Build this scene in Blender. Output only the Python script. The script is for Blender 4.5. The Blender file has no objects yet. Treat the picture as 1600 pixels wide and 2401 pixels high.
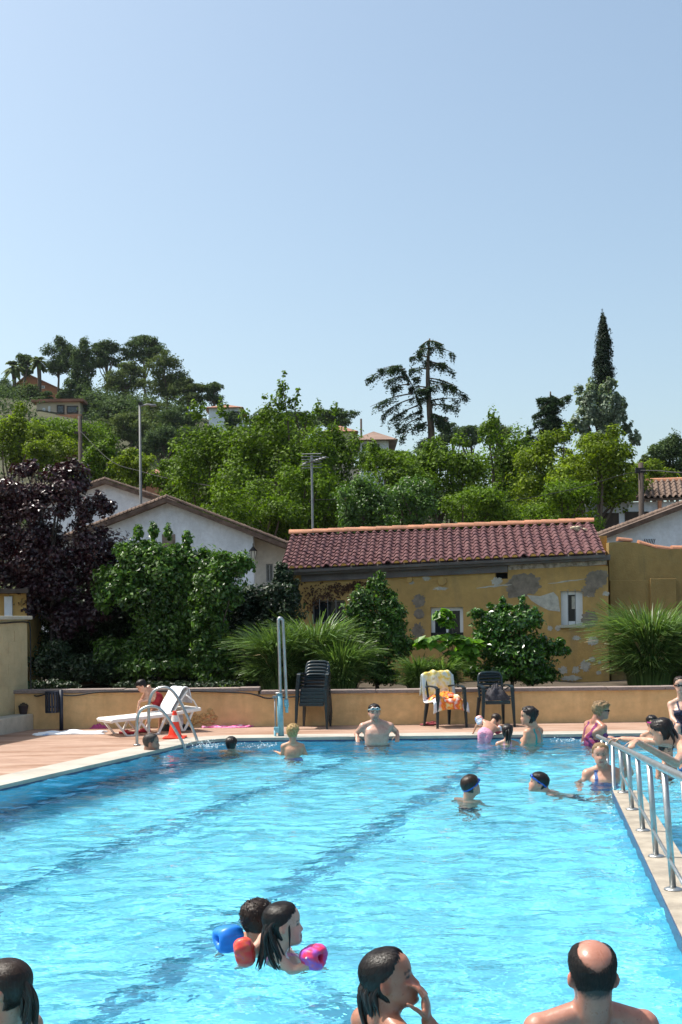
import bpy, bmesh, math, random
import numpy as np
from mathutils import Matrix, Vector, Euler

S = bpy.context.scene
COL = S.collection
R = math.radians
# ------------------------------------------------------------------ camera
F_PX, CX, HY, ROLL, EYE = 2800.0, 800.0, 1460.0, 0.012, 1.6
cd = bpy.data.cameras.new('camera'); cam = bpy.data.objects.new('camera', cd); COL.objects.link(cam); S.camera = cam
cd.sensor_fit = 'VERTICAL'; cd.sensor_height = 24; cd.lens = F_PX / 2401 * 24
cd.shift_y = (HY - 1200.5) / 2401; cd.clip_end = 6000; cd.clip_start = .1
_c, _s = math.cos(ROLL), math.sin(ROLL)
cam.matrix_world = Matrix(((_c, _s, 0, 0), (0, 0, -1, 0), (-_s, _c, 0, EYE), (0, 0, 0, 1)))
# ------------------------------------------------------------------ sky, sun, exposure
SUN = Vector((-.48, .12, .87)).normalized()
W = bpy.data.worlds.new('World'); S.world = W; W.use_nodes = True
_nt = W.node_tree; sky = _nt.nodes.new('ShaderNodeTexSky'); sky.sky_type = 'NISHITA'; sky.sun_disc = False
sky.sun_elevation = math.asin(SUN.z); sky.sun_rotation = math.atan2(SUN.x, SUN.y)
sky.altitude = 0; sky.air_density = 1.0; sky.dust_density = 3.2; sky.ozone_density = 0.0
_tn = _nt.nodes.new('ShaderNodeMix'); _tn.data_type = 'RGBA'; _tn.blend_type = 'MULTIPLY'; _tn.inputs[0].default_value = 1; _tn.inputs[7].default_value = (.99, 1.035, .965, 1)   # slight green tint multiplied into the sky light, all round
_nt.links.new(sky.outputs[0], _tn.inputs[6]); _nt.links.new(_tn.outputs[2], _nt.nodes['Background'].inputs[0]); _nt.nodes['Background'].inputs[1].default_value = .15
sd = bpy.data.lights.new('sun', 'SUN'); sd.energy = 4.6; sd.angle = R(.53); sd.color = (1, .95, .87)
sun = bpy.data.objects.new('sun', sd); COL.objects.link(sun); sun.rotation_euler = SUN.to_track_quat('Z', 'Y').to_euler()
sun.location = (-20, 5, 40)
sd.cycles.is_caustics_light = True
S.view_settings.view_transform = 'Standard'; S.view_settings.look = 'None'
S.view_settings.exposure = .5; S.view_settings.gamma = 1
S.cycles.use_denoising = True
S.cycles.max_bounces = 8; S.cycles.transparent_max_bounces = 8
S.cycles.sample_clamp_indirect = 6

# ------------------------------------------------------------------ photograph pixel -> direction -> place
def ray(px, py):
    u, v = px - CX, py - HY
    return ((u - ROLL * v) / F_PX, (v + ROLL * u) / F_PX)
def at(px, py, Y):
    a, b = ray(px, py); return Vector((a * Y, Y, EYE - b * Y))
def gp(px, py, z=0.0):
    a, b = ray(px, py); Y = (EYE - z) / b; return Vector((a * Y, Y, z))

# ------------------------------------------------------------------ mesh helpers
def V3(*a): return np.array(a, float)
def fast(name, V, F, mats, smooth=False, mi=None):
    V = np.asarray(V, np.float32).reshape(-1, 3); F = np.asarray(F, np.int32); k = F.shape[1]
    me = bpy.data.meshes.new(name)
    me.vertices.add(len(V)); me.vertices.foreach_set('co', V.ravel())
    me.loops.add(F.size); me.loops.foreach_set('vertex_index', F.ravel())
    me.polygons.add(len(F)); me.polygons.foreach_set('loop_start', np.arange(0, F.size, k, dtype=np.int32))
    me.polygons.foreach_set('loop_total', np.full(len(F), k, np.int32))
    me.polygons.foreach_set('use_smooth', np.full(len(F), smooth, bool))
    for m in (mats if isinstance(mats, (list, tuple)) else [mats]): me.materials.append(m)
    if mi is not None: me.polygons.foreach_set('material_index', np.asarray(mi, np.int32))
    me.update(calc_edges=True); return me
def link(name, me, parent=None, loc=None, rot=None, **props):
    o = bpy.data.objects.new(name, me); COL.objects.link(o)
    if parent is not None: o.parent = parent
    if loc is not None: o.location = loc
    if rot is not None: o.rotation_euler = rot
    for k, v in props.items(): o[k] = v
    return o
def thing(name, label, cat, loc=(0, 0, 0), rz=0.0, group=None):
    o = bpy.data.objects.new(name, None); COL.objects.link(o); o.empty_display_size = .1
    o.location = loc; o.rotation_euler = (0, 0, rz); o['label'] = label; o['category'] = cat
    if group: o['group'] = group
    return o
def tag(o, label, cat, group=None):
    o['label'] = label; o['category'] = cat
    if group: o['group'] = group
    return o
def copy_tree(o, parent=None):
    c = o.copy(); COL.objects.link(c); c.parent = parent
    for ch in o.children: copy_tree(ch, c)
    return c
class MB:
    """collects faces of any size"""
    def __init__(s): s.v = []; s.f = []
    def add(s, V, F):
        n = len(s.v); s.v += [tuple(map(float, p)) for p in V]; s.f += [tuple(int(i) + n for i in f) for f in F]; return s
    def box(s, a, b, M=None):
        (x0, y0, z0), (x1, y1, z1) = a, b
        V = [(x0, y0, z0), (x1, y0, z0), (x1, y1, z0), (x0, y1, z0), (x0, y0, z1), (x1, y0, z1), (x1, y1, z1), (x0, y1, z1)]
        if M is not None: V = [M @ Vector(p) for p in V]
        return s.add(V, [(3, 2, 1, 0), (4, 5, 6, 7), (0, 1, 5, 4), (1, 2, 6, 5), (2, 3, 7, 6), (3, 0, 4, 7)])
    def prism(s, poly, z0, z1):
        n = len(poly); V = [(p[0], p[1], z0) for p in poly] + [(p[0], p[1], z1) for p in poly]
        F = [tuple(range(n - 1, -1, -1)), tuple(range(n, 2 * n))] + [(i, (i + 1) % n, n + (i + 1) % n, n + i) for i in range(n)]
        return s.add(V, F)
    def tube(s, pts, r, n=8, close=True):
        V, F = tube(pts, r, n, close); return s.add(V, F)
    def mesh(s, name, mats, smooth=False, bevel=0, seg=2):
        me = bpy.data.meshes.new(name); me.from_pydata(s.v, [], s.f)
        if bevel:
            bm = bmesh.new(); bm.from_mesh(me)
            bmesh.ops.remove_doubles(bm, verts=bm.verts, dist=1e-5)
            bmesh.ops.bevel(bm, geom=[e for e in bm.edges if len(e.link_faces) == 2 and e.calc_face_angle(0) > .5], offset=bevel, segments=seg, affect='EDGES', profile=.6, clamp_overlap=True)
            bm.to_mesh(me); bm.free()
        for m in (mats if isinstance(mats, (list, tuple)) else [mats]): me.materials.append(m)
        if smooth: me.shade_smooth()
        me.update(); return me
    def obj(s, name, mats, parent=None, smooth=False, bevel=0, seg=2, **k):
        return link(name, s.mesh(name, mats, smooth, bevel, seg), parent, **k)
def tube(pts, r, n=8, close=True):
    P = np.array([tuple(p) for p in pts], float); m = len(P)
    r = np.broadcast_to(np.asarray(r, float), (m,))
    T = np.gradient(P, axis=0); T /= np.linalg.norm(T, axis=1)[:, None] + 1e-12
    up = V3(0, 0, 1) if abs(T[0][2]) < .9 else V3(1, 0, 0)
    a = np.cross(T[0], up); a /= np.linalg.norm(a); V = []
    th = np.arange(n) * 2 * np.pi / n
    for i in range(m):
        a = a - T[i] * (a @ T[i]); a /= np.linalg.norm(a) + 1e-12; b = np.cross(T[i], a)
        V.append(P[i] + r[i] * (np.cos(th)[:, None] * a + np.sin(th)[:, None] * b))
    V = np.concatenate(V)
    F = [(i * n + j, i * n + (j + 1) % n, (i + 1) * n + (j + 1) % n, (i + 1) * n + j) for i in range(m - 1) for j in range(n)]
    F = [tuple(reversed(f)) for f in F]
    if close: F += [tuple(range(n)), tuple(range((m - 1) * n + n - 1, (m - 1) * n - 1, -1))]
    return V, F
def arc(c, a0, a1, r, ux, uz, n=10):
    c, ux, uz = Vector(c), Vector(ux), Vector(uz)
    return [c + r * (math.cos(t) * ux + math.sin(t) * uz) for t in np.linspace(a0, a1, n)]
def smooth_path(pts, n=24):
    P = np.array([tuple(p) for p in pts], float); t = np.linspace(0, len(P) - 1, n); out = []
    for q in t:
        i = min(int(q), len(P) - 2); f = q - i
        p0, p1, p2, p3 = P[max(i - 1, 0)], P[i], P[i + 1], P[min(i + 2, len(P) - 1)]
        out.append(.5 * ((2 * p1) + (p2 - p0) * f + (2 * p0 - 5 * p1 + 4 * p2 - p3) * f * f + (3 * p1 - p0 - 3 * p2 + p3) * f ** 3))
    return out

# ------------------------------------------------------------------ procedural materials
def nodes(name):
    m = bpy.data.materials.new(name); m.use_nodes = True; nt = m.node_tree
    return m, nt, nt.nodes['Principled BSDF']
def noise(nt, scale, detail=4, rough=.55, vec=None, stretch=None):
    n = nt.nodes.new('ShaderNodeTexNoise'); n.inputs['Scale'].default_value = scale
    n.inputs['Detail'].default_value = detail; n.inputs['Roughness'].default_value = rough
    if vec is None:
        tc = nt.nodes.new('ShaderNodeTexCoord'); vec = tc.outputs['Object']
    if stretch is not None:
        mp = nt.nodes.new('ShaderNodeMapping'); mp.inputs['Scale'].default_value = stretch
        nt.links.new(vec, mp.inputs['Vector']); vec = mp.outputs[0]
    nt.links.new(vec, n.inputs['Vector']); return n
def ramp(nt, fac, stops):
    r = nt.nodes.new('ShaderNodeValToRGB'); e = r.color_ramp.elements
    while len(e) < len(stops): e.new(.5)
    for k, (p, c) in enumerate(stops): e[k].position = p; e[k].color = (*c, 1) if len(c) == 3 else c
    nt.links.new(fac, r.inputs[0]); return r
def mix(nt, fac, a, b, mode='MIX'):
    n = nt.nodes.new('ShaderNodeMix'); n.data_type = 'RGBA'; n.blend_type = mode
    for sock, val in ((n.inputs[0], fac), (n.inputs[6], a), (n.inputs[7], b)):
        if hasattr(val, 'is_linked'): nt.links.new(val, sock)
        elif isinstance(val, (tuple, list)): sock.default_value = (*val[:3], 1)
        else: sock.default_value = val
    return n.outputs[2]
def shade(c, k): return tuple(max(0, min(1, x * k)) for x in c)
def pm(name, col, var=.15, scale=6, rough=.7, bump=0.0, bscale=40, metal=0, spec=.5, fine=0, stretch=None, coat=0, col2=None, bdist=.01, each=0):
    m, nt, b = nodes(name)
    n = noise(nt, scale, 5, .6, stretch=stretch)
    r = ramp(nt, n.outputs['Fac'], [(.3, shade(col, 1 - var)), (.7, col2 or shade(col, 1 + var))])
    out = r.outputs[0]
    if fine:
        n3 = noise(nt, scale * 14, 3, .7, stretch=stretch)
        r3 = ramp(nt, n3.outputs['Fac'], [(.25, (1 - fine,) * 3), (.75, (1, 1, 1))])
        out = mix(nt, 1.0, out, r3.outputs[0], 'MULTIPLY')
    if each:   # every piece its own firing
        oi = nt.nodes.new('ShaderNodeObjectInfo'); ro = ramp(nt, oi.outputs['Random'], [(0, (1 - each, 1 - each * .9, 1 - each * .8)), (.5, (1, 1, 1)), (1, (1 + each * .7, 1 + each * .8, 1 + each * .7))]); out = mix(nt, 1.0, out, ro.outputs[0], 'MULTIPLY')
    nt.links.new(out, b.inputs['Base Color'])
    b.inputs['Roughness'].default_value = rough; b.inputs['Metallic'].default_value = metal
    b.inputs['Specular IOR Level'].default_value = spec; b.inputs['Coat Weight'].default_value = coat
    if bump:
        n2 = noise(nt, bscale, 5, .65, stretch=stretch); bp = nt.nodes.new('ShaderNodeBump')
        bp.inputs['Strength'].default_value = bump; bp.inputs['Distance'].default_value = bdist
        nt.links.new(n2.outputs['Fac'], bp.inputs['Height']); nt.links.new(bp.outputs[0], b.inputs['Normal'])
    return m
def leafmat(name, dark, light, trans=.3, rough=.45, spec=.4, tcol=None):
    m, nt, b = nodes(name); g = nt.nodes.new('ShaderNodeNewGeometry')
    r = ramp(nt, g.outputs['Random Per Island'], [(0, dark), (.55, tuple((a + c) / 2 for a, c in zip(dark, light))), (1, light)])
    n = noise(nt, .9, 3, .5); r2 = ramp(nt, n.outputs['Fac'], [(.3, (.72, .72, .72)), (.7, (1.15, 1.15, 1.1))])
    c = mix(nt, 1.0, r.outputs[0], r2.outputs[0], 'MULTIPLY')
    nt.links.new(c, b.inputs['Base Color']); b.inputs['Roughness'].default_value = rough; b.inputs['Specular IOR Level'].default_value = spec
    t = nt.nodes.new('ShaderNodeBsdfTranslucent')
    tc = mix(nt, 1.0, c, tcol or (1.5, 1.6, .7), 'MULTIPLY'); nt.links.new(tc, t.inputs[0])
    mx = nt.nodes.new('ShaderNodeMixShader'); mx.inputs[0].default_value = trans
    nt.links.new(b.outputs[0], mx.inputs[1]); nt.links.new(t.outputs[0], mx.inputs[2])
    nt.links.new(mx.outputs[0], nt.nodes['Material Output'].inputs[0]); return m

MT = {}
def plaster(name, col, stain, rough=.9):
    m, nt, b = nodes(name)
    n1 = noise(nt, .9, 6, .65); n2 = noise(nt, 7, 5, .6); n3 = noise(nt, 1.6, 4, .6, stretch=(3, 3, .5))
    r1 = ramp(nt, n1.outputs['Fac'], [(.3, shade(col, .82)), (.7, shade(col, 1.12))])
    r3 = ramp(nt, n3.outputs['Fac'], [(.52, (0, 0, 0)), (.75, (.75, .75, .75))])
    c = mix(nt, r3.outputs[0], r1.outputs[0], stain)
    r2 = ramp(nt, n2.outputs['Fac'], [(.3, (.86, .86, .86)), (.7, (1.05, 1.05, 1.05))])
    c = mix(nt, 1.0, c, r2.outputs[0], 'MULTIPLY'); nt.links.new(c, b.inputs['Base Color'])
    b.inputs['Roughness'].default_value = rough; b.inputs['Specular IOR Level'].default_value = .25
    nb = noise(nt, 22, 6, .7); bp = nt.nodes.new('ShaderNodeBump'); bp.inputs['Strength'].default_value = .5; bp.inputs['Distance'].default_value = .02
    nt.links.new(nb.outputs['Fac'], bp.inputs['Height']); nt.links.new(bp.outputs[0], b.inputs['Normal'])
    return m
MT['ochre'] = plaster('ochre_plaster', (.53, .335, .12), (.37, .25, .11))
MT['apricot'] = plaster('apricot_plaster', (.72, .485, .235), (.58, .37, .17))
MT['white_wall'] = plaster('white_render', (.77, .81, .86), (.67, .69, .71))
MT['cream_block'] = pm('cream_block', (.52, .42, .24), .14, 3, .9, .35, 30, fine=.15)
MT['mortar'] = pm('mortar', (.49, .395, .225), .15, 6, .95, .3, 60)
MT['slab'] = pm('concrete_slab', (.50, .46, .37), .15, 5, .9, .3, 40, fine=.2)
MT['wall_cap'] = pm('granite_cap', (.30, .235, .21), .2, 30, .85, .5, 120, fine=.35)
MT['coping'] = pm('pool_coping_stone', (.40, .375, .325), .2, 2.2, .75, .25, 60, fine=.12)
MT['divider'] = pm('divider_stone', (.34, .295, .235), .28, 6, .7, .3, 50, fine=.12)
MT['earth'] = pm('garden_earth', (.075, .055, .035), .4, 2, .95, .6, 15, fine=.4)
MT['grassland'] = pm('dry_grass', (.045, .06, .022), .4, .15, .95, .5, 3, col2=(.10, .095, .045), fine=.4)
MT['pool_floor'] = pm('pool_floor', (.165, .635, .80), .06, 1.2, .6)
MT['pool_wall'] = pm('pool_wall_tile', (.10, .54, .76), .08, 8, .4)
MT['lane'] = pm('lane_tile', (.03, .25, .39), .3, 9, .5)
MT['blue_edge'] = pm('dark_blue_edge', (.03, .055, .13), .5, 40, .4)
MT['steel'] = pm('stainless_steel', (.40, .41, .41), .2, 9, .40, metal=.9, bump=.15, bscale=60)
MT['galv'] = pm('galvanised_steel', (.25, .26, .27), .2, 8, .55, metal=.6)
MT['aqua_paint'] = pm('aqua_painted_steel', (.20, .42, .50), .12, 7, .4)
MT['plastic_dark'] = pm('dark_green_plastic', (.008, .018, .024), .2, 12, .33, spec=.5)
MT['plastic_white'] = pm('white_plastic', (.78, .77, .73), .05, 9, .4)
MT['cone_orange'] = pm('cone_orange', (.85, .045, .015), .08, 9, .45)
MT['reflective'] = pm('reflective_band', (.75, .68, .64), .1, 40, .5)
MT['black_rubber'] = pm('black_rubber', (.012, .012, .013), .2, 12, .7)
MT['tile'] = pm('roof_tile_mauve', (.128, .054, .055), .2, 3.1, .85, .25, 60, fine=.2, col2=(.152, .073, .079), each=.08, spec=.25)
MT['tile_old'] = pm('roof_tile_old', (.15, .09, .065), .45, 4, .9, .4, 30, fine=.4, col2=(.23, .155, .115))
MT['ridge'] = pm('ridge_tile_orange', (.46, .20, .11), .25, 5, .75, .25, 50, fine=.25, each=.25)
MT['tile_cap'] = pm('tile_end_mortar', (.66, .35, .09), .25, 20, .85)
MT['lintel'] = pm('grey_lintel', (.17, .15, .145), .25, 3, .9, .3, 30, fine=.25)
MT['cement'] = pm('grey_cement', (.245, .20, .155), .35, 8, .95, .5, 40, fine=.2)
MT['peel'] = pm('white_undercoat', (.52, .49, .42), .25, 12, .95, .4, 50, fine=.2)
MT['strip'] = pm('peeling_strip', (.36, .27, .20), .6, 14, .95, .5, 60, col2=(.62, .54, .46))
MT['pvc'] = pm('white_pvc', (.78, .78, .77), .04, 6, .4)
MT['dark'] = pm('dark_interior', (.012, .012, .013), .3, 5, .9)
MT['iron'] = pm('black_iron', (.02, .02, .02), .3, 12, .55, metal=.3)
MT['wood'] = pm('weathered_wood', (.055, .04, .032), .35, 4, .9, .4, 25, stretch=(1, 1, .15))
MT['bark'] = pm('bark', (.10, .075, .055), .35, 5, .95, .8, 18, stretch=(1, 1, .3))
MT['hillwall'] = pm('hill_house_cream', (.55, .47, .36), .1, 1, .9)
MT['terracotta'] = pm('terracotta_wall', (.46, .20, .11), .15, 1, .9)
MT['glow'] = pm('lamp_glass', (.6, .58, .5), .05, 5, .2)
_m, _nt, _b = nodes('window_glass'); _b.inputs['Base Color'].default_value = (.02, .025, .03, 1); _b.inputs['Roughness'].default_value = .06
_b.inputs['Specular IOR Level'].default_value = .7; MT['glass'] = _m
# terracotta deck with damp, streaky staining
m, nt, b = nodes('terracotta_deck')
n1 = noise(nt, 1.6, 6, .65, stretch=(.45, 1.7, 1)); n2 = noise(nt, 14, 5, .6, stretch=(.5, 1.6, 1)); n3 = noise(nt, 1.3, 6, .65, stretch=(.35, 2.4, 1))
r1 = ramp(nt, n1.outputs['Fac'], [(.3, (.31, .185, .13)), (.7, (.46, .315, .24))])
r3 = ramp(nt, n3.outputs['Fac'], [(.50, (0, 0, 0)), (.62, (.85, .85, .85))])
c = mix(nt, r3.outputs[0], r1.outputs[0], (.24, .125, .07))
r2 = ramp(nt, n2.outputs['Fac'], [(.3, (.74, .73, .72)), (.7, (1.06, 1.06, 1.06))])
c = mix(nt, 1.0, c, r2.outputs[0], 'MULTIPLY'); nt.links.new(c, b.inputs['Base Color']); b.inputs['Roughness'].default_value = .75
bp = nt.nodes.new('ShaderNodeBump'); bp.inputs['Strength'].default_value = .25; bp.inputs['Distance'].default_value = .01
nt.links.new(n2.outputs['Fac'], bp.inputs['Height']); nt.links.new(bp.outputs[0], b.inputs['Normal']); MT['deck'] = m
# water: real refraction; the caustics come from the wave geometry
m, nt, b = nodes('pool_water'); nt.nodes.remove(b)
g = nt.nodes.new('ShaderNodeBsdfGlass'); g.inputs['IOR'].default_value = 1.33; g.inputs['Roughness'].default_value = 0
g.inputs['Color'].default_value = (.97, 1, 1, 1)
na, nb_ = noise(nt, 6.5, 3, .5, stretch=(.75, 1, 1)), noise(nt, 15, 2, .5, stretch=(.8, 1, 1))     # wind ripples finer than the modelled waves
b1 = nt.nodes.new('ShaderNodeBump'); b1.inputs['Strength'].default_value = 1; b1.inputs['Distance'].default_value = .026; nt.links.new(na.outputs['Fac'], b1.inputs['Height'])
b2 = nt.nodes.new('ShaderNodeBump'); b2.inputs['Strength'].default_value = 1; b2.inputs['Distance'].default_value = .003; nt.links.new(nb_.outputs['Fac'], b2.inputs['Height']); nt.links.new(b1.outputs[0], b2.inputs['Normal']); nt.links.new(b2.outputs[0], g.inputs['Normal'])
nt.links.new(g.outputs[0], nt.nodes['Material Output'].inputs[0]); MT['water'] = m
# ================================================================== SETTING: ground, pool, deck
FLOOR, WATER = -1.25, -.05
def xl(Y): return -3.45 + (Y - 12.0) * .335          # inner left pool edge
def xd(Y): return 2.505 + (Y - 11.04) * .16           # left edge of the divider
YF, YN, XR = 16.70, 1.0, 9.5                          # far edge, near edge, right edge of the pool
# rounded far-left corner
cx_, rr = xl(YF), .55
d1 = np.array([-.335, -1]) / math.hypot(.335, 1); d2 = np.array([1, 0]); cpt = np.array([cx_, YF])
corner = [tuple((1 - t) ** 2 * (cpt + d1 * rr) + 2 * t * (1 - t) * cpt + t * t * (cpt + d2 * rr)) for t in np.linspace(0, 1, 9)]
OUT = [(XR, YN), (XR, YF)] + corner[::-1] + [(xl(YN), YN)]          # counter-clockwise
def offset(poly, d):
    P = np.array(poly); n = len(P); out = []
    for i in range(n):
        a, b, c = P[i - 1], P[i], P[(i + 1) % n]
        e1 = (b - a) / np.linalg.norm(b - a); e2 = (c - b) / np.linalg.norm(c - b)
        n1 = np.array([e1[1], -e1[0]]); n2 = np.array([e2[1], -e2[0]]); m = n1 + n2; m /= (m @ n1)
        out.append(tuple(b + m * d))
    return out
COP = offset(OUT, .47)
def ring(inner, outer, z_in, z_out, extra=None):
    n = len(inner); mb = MB()
    mb.add([(x, y, z_in) for x, y in inner] + [(x, y, z_out) for x, y in outer], [(i, i + n, (i + 1) % n + n, (i + 1) % n) for i in range(n)])
    return mb
big = [(3000, -1500), (3000, 5000), (0, 5000)] + [(-3000, 5000)] * 8 + [(-3000, 3000), (-3000, -1500)]
# ground sheet to the horizon, with the hole of the pool
gx0, gx1, gy0, gy1 = -9.5, 11, .2, 17.6
mb = MB(); B = 4000
for (a, b_) in (((-B, gy1), (B, B)), ((-B, -B), (B, gy0)), ((-B, gy0), (gx0, gy1)), ((gx1, gy0), (B, gy1))):
    mb.add([(a[0], a[1], -.06), (b_[0], a[1], -.06), (b_[0], b_[1], -.06), (a[0], b_[1], -.06)], [(0, 1, 2, 3)])
mb.obj('ground', MT['grassland'], kind='structure')
# deck slab round the coping
DK = [(13, -4), (13, 18.75), (5, 18.75), (-1, 18.75)] + [(-5, 18.75)] * 7 + [(-13, 18.75), (-13, -4)]
n = len(COP)
deck_out = []
dk = MB()
dk.add([(COP[0][0], COP[0][1], 0), (COP[1][0], COP[1][1], 0), (13, COP[1][1], 0), (13, COP[0][1], 0)], [(3, 2, 1, 0)])          # right
dk.add([(COP[-1][0], COP[-1][1], 0), (-14, COP[-1][1], 0), (-14, -6, 0), (13, -6, 0), (13, COP[0][1], 0), (COP[0][0], COP[0][1], 0)], [(0, 1, 2, 3, 4, 5)])  # near
far_y = COP[1][1]
left = [COP[-1]] + [COP[i] for i in range(len(COP) - 2, 1, -1)]      # near-left ... far-left corner
poly = [(x, y, 0) for x, y in left] + [(-14, left[-1][1], 0), (-14, left[0][1], 0)]
dk.add(poly, [tuple(range(len(poly)))])
dk.add([(-14, far_y, 0), (13, far_y, 0), (13, 18.8, 0), (-14, 18.8, 0)], [(0, 1, 2, 3)])
deck = dk.obj('pool_deck', MT['deck'], kind='structure')
# coping
nI = len(OUT); mb = MB()
V = [(x, y, .004) for x, y in OUT] + [(x, y, .004) for x, y in COP] + [(x, y, -.09) for x, y in OUT] + [(x, y, -.05) for x, y in COP]
Fq = []
for i in range(nI):
    j = (i + 1) % nI
    Fq += [(i, i + nI, j + nI, j), (i + 2 * nI, i, j, j + 2 * nI), (i + nI, i + 3 * nI, j + 3 * nI, j + nI)]
mb.add(V, Fq); cop = mb.obj('pool_coping', MT['coping'], bevel=0, kind='structure')
# basin: floor, walls, dark blue waterline band
bas = MB(); bas.add([(x, y, FLOOR) for x, y in OUT], [tuple(range(nI))])
pool_floor = bas.obj('pool_floor', MT['pool_floor'], kind='structure')
IN2 = offset(OUT, .02); mb = MB()
mb.add([(x, y, FLOOR) for x, y in OUT] + [(x, y, -.088) for x, y in OUT], [(j, i, i + nI, j + nI) for i, j in ((i, (i + 1) % nI) for i in range(nI))])
pool_wall = mb.obj('pool_wall', MT['pool_wall'], kind='structure')
IN3 = offset(OUT, -.004); mb = MB()
mb.add([(x, y, -.10) for x, y in IN3] + [(x, y, -.035) for x, y in IN3], [(j, i, i + nI, j + nI) for i, j in ((i, (i + 1) % nI) for i in range(nI))])
mb.obj('waterline_band', MT['blue_edge'], kind='structure')
# lane lines: seen through the surface, so the photo's point is carried on along the refracted ray to the floor
def under(px, py):
    p = gp(px, py, WATER); d = p - Vector((0, 0, EYE)); h = Vector((d.x, d.y, 0)); L = d.length
    ch = h.length / L / 1.33; sh = math.sqrt(1 - ch * ch); k = (WATER - FLOOR) * ch / sh
    return p + h.normalized() * k
LANES = [((0, 1906), (480, 1774)), ((0, 2092), (850, 1764)), ((255, 2380), (1170, 1762))]
receivers = [pool_floor, pool_wall]
for a, b_ in LANES:
    A, Bq = under(*a), under(*b_); d = (Bq - A).normalized(); A = A - d * 4.5
    if Bq.y > 16.2: Bq = A + d * ((16.2 - A.y) / d.y)
    if A.y < 1.2: A = A + d * ((1.2 - A.y) / d.y)
    p = Vector((-d.y, d.x, 0)) * .105; z = FLOOR + .004; mb = MB()
    mb.add([(A.x - p.x, A.y - p.y, z), (Bq.x - p.x, Bq.y - p.y, z), (Bq.x + p.x, Bq.y + p.y, z), (A.x + p.x, A.y + p.y, z)], [(3, 2, 1, 0)])
    q = Bq; e = Vector((d.y, -d.x, 0)).normalized()
    t1, t2 = q - e * .5, q + e * .5
    mb.add([(t1.x, t1.y, z + .003), (t2.x, t2.y, z + .003), (t2.x + d.x * .3, t2.y + d.y * .3, z + .003), (t1.x + d.x * .3, t1.y + d.y * .3, z + .003)], [(0, 1, 2, 3)])
    receivers.append(mb.obj('lane_line', MT['lane'], kind='structure'))
# divider wall between the pool and the ramp
yn, yf = YN + .02, 11.06
def dv(y, o): return (xd(y) + o * .987, y - o * .158)
mb = MB(); mb.prism([dv(yn, 0), dv(yn, .235), dv(yf, .235), dv(yf, 0)], FLOOR, -.012)
dw = tag(mb.obj('divider_wall', MT['pool_wall']), 'low pale stone divider wall running into the pool under the handrail', 'wall')
mb = MB(); mb.prism([dv(yn, -.01), dv(yn, .245), dv(yf + .01, .245), dv(yf + .01, -.01)], -.012, .018)
mb.obj('cap', MT['divider'], dw, bevel=.004)
mb = MB(); mb.prism([dv(yn, -.016), dv(yn, -.0102), dv(yf + .01, -.0102), dv(yf + .01, -.016)], -.1, .012)
mb.obj('edge_strip', MT['blue_edge'], dw)  # thin dark blue strip along the left side of the divider
receivers.append(dw)
# water surface with waves
def field(N, Lm, seed, lam0, slope, width=.55, squash=1.0):
    g = np.random.default_rng(seed); k = np.fft.fftfreq(N, Lm / N) * 2 * np.pi
    kx, ky = np.meshgrid(k * squash, k, indexing='ij'); kk = np.hypot(kx, ky) + 1e-9
    A = np.exp(-((np.log(kk * lam0 / (2 * np.pi))) ** 2) / (2 * width ** 2)) / kk ** 1.2; A[0, 0] = 0
    h = np.fft.ifft2(A * np.exp(2j * np.pi * g.random((N, N)))).real
    return h * slope / np.sqrt((np.gradient(h, Lm / N, axis=1) ** 2).mean())
N, Lm = 580, 17.6
h = field(N, Lm, 3, .26, .075, .5, 1.9) + field(N, Lm, 8, .7, .03, .5, 1.8)
x = np.arange(N) * Lm / N - 7.6; y = np.arange(N) * Lm / N + .5
X, Y = np.meshgrid(x, y, indexing='ij'); Vw = np.stack([X, Y, h + WATER], -1).reshape(-1, 3)
idx = np.arange(N * N).reshape(N, N); Fw = np.stack([idx[:-1, :-1], idx[1:, :-1], idx[1:, 1:], idx[:-1, 1:]], -1).reshape(-1, 4)
c = Vw[Fw].mean(1); keep = (c[:, 1] > YN - .06) & (c[:, 1] < YF + .06) & (c[:, 0] > xl(c[:, 1]) - .06) & (c[:, 0] < XR + .05)
Fw = Fw[keep]; used = np.unique(Fw); rm = -np.ones(N * N, int); rm[used] = np.arange(len(used))
water = link('pool_water', fast('pool_water', Vw[used], rm[Fw], MT['water'], True), kind='structure')
water.cycles.is_caustics_caster = True
for o in receivers: o.cycles.is_caustics_receiver = True

# ------------------------------------------------------------------ garden bed behind the retaining wall, and the retaining wall
YW = 18.6
mb = MB(); mb.add([(-14, YW + .1, .50), (16, YW + .1, .50), (16, 60, .50), (-14, 60, .50), ], [(0, 1, 2, 3)])
g_ = MB()
nx, ny = 60, 44; rng = np.random.default_rng(4)
gx = np.linspace(-26, 26, nx); gy = np.linspace(YW + .12, 62, ny)
GZ = .46 + rng.normal(0, .03, (nx, ny))
GV = np.array([[(gx[i], gy[j], GZ[i, j]) for j in range(ny)] for i in range(nx)]).reshape(-1, 3)
gi = np.arange(nx * ny).reshape(nx, ny); GF = np.stack([gi[:-1, :-1], gi[1:, :-1], gi[1:, 1:], gi[:-1, 1:]], -1).reshape(-1, 4)
link('garden_soil', fast('garden_soil', GV, GF, MT['earth'], True), kind='structure')
rw = thing('retaining_wall', 'low apricot plastered retaining wall with brown granular cap behind the pool', 'wall', (0, YW, 0))
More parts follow.
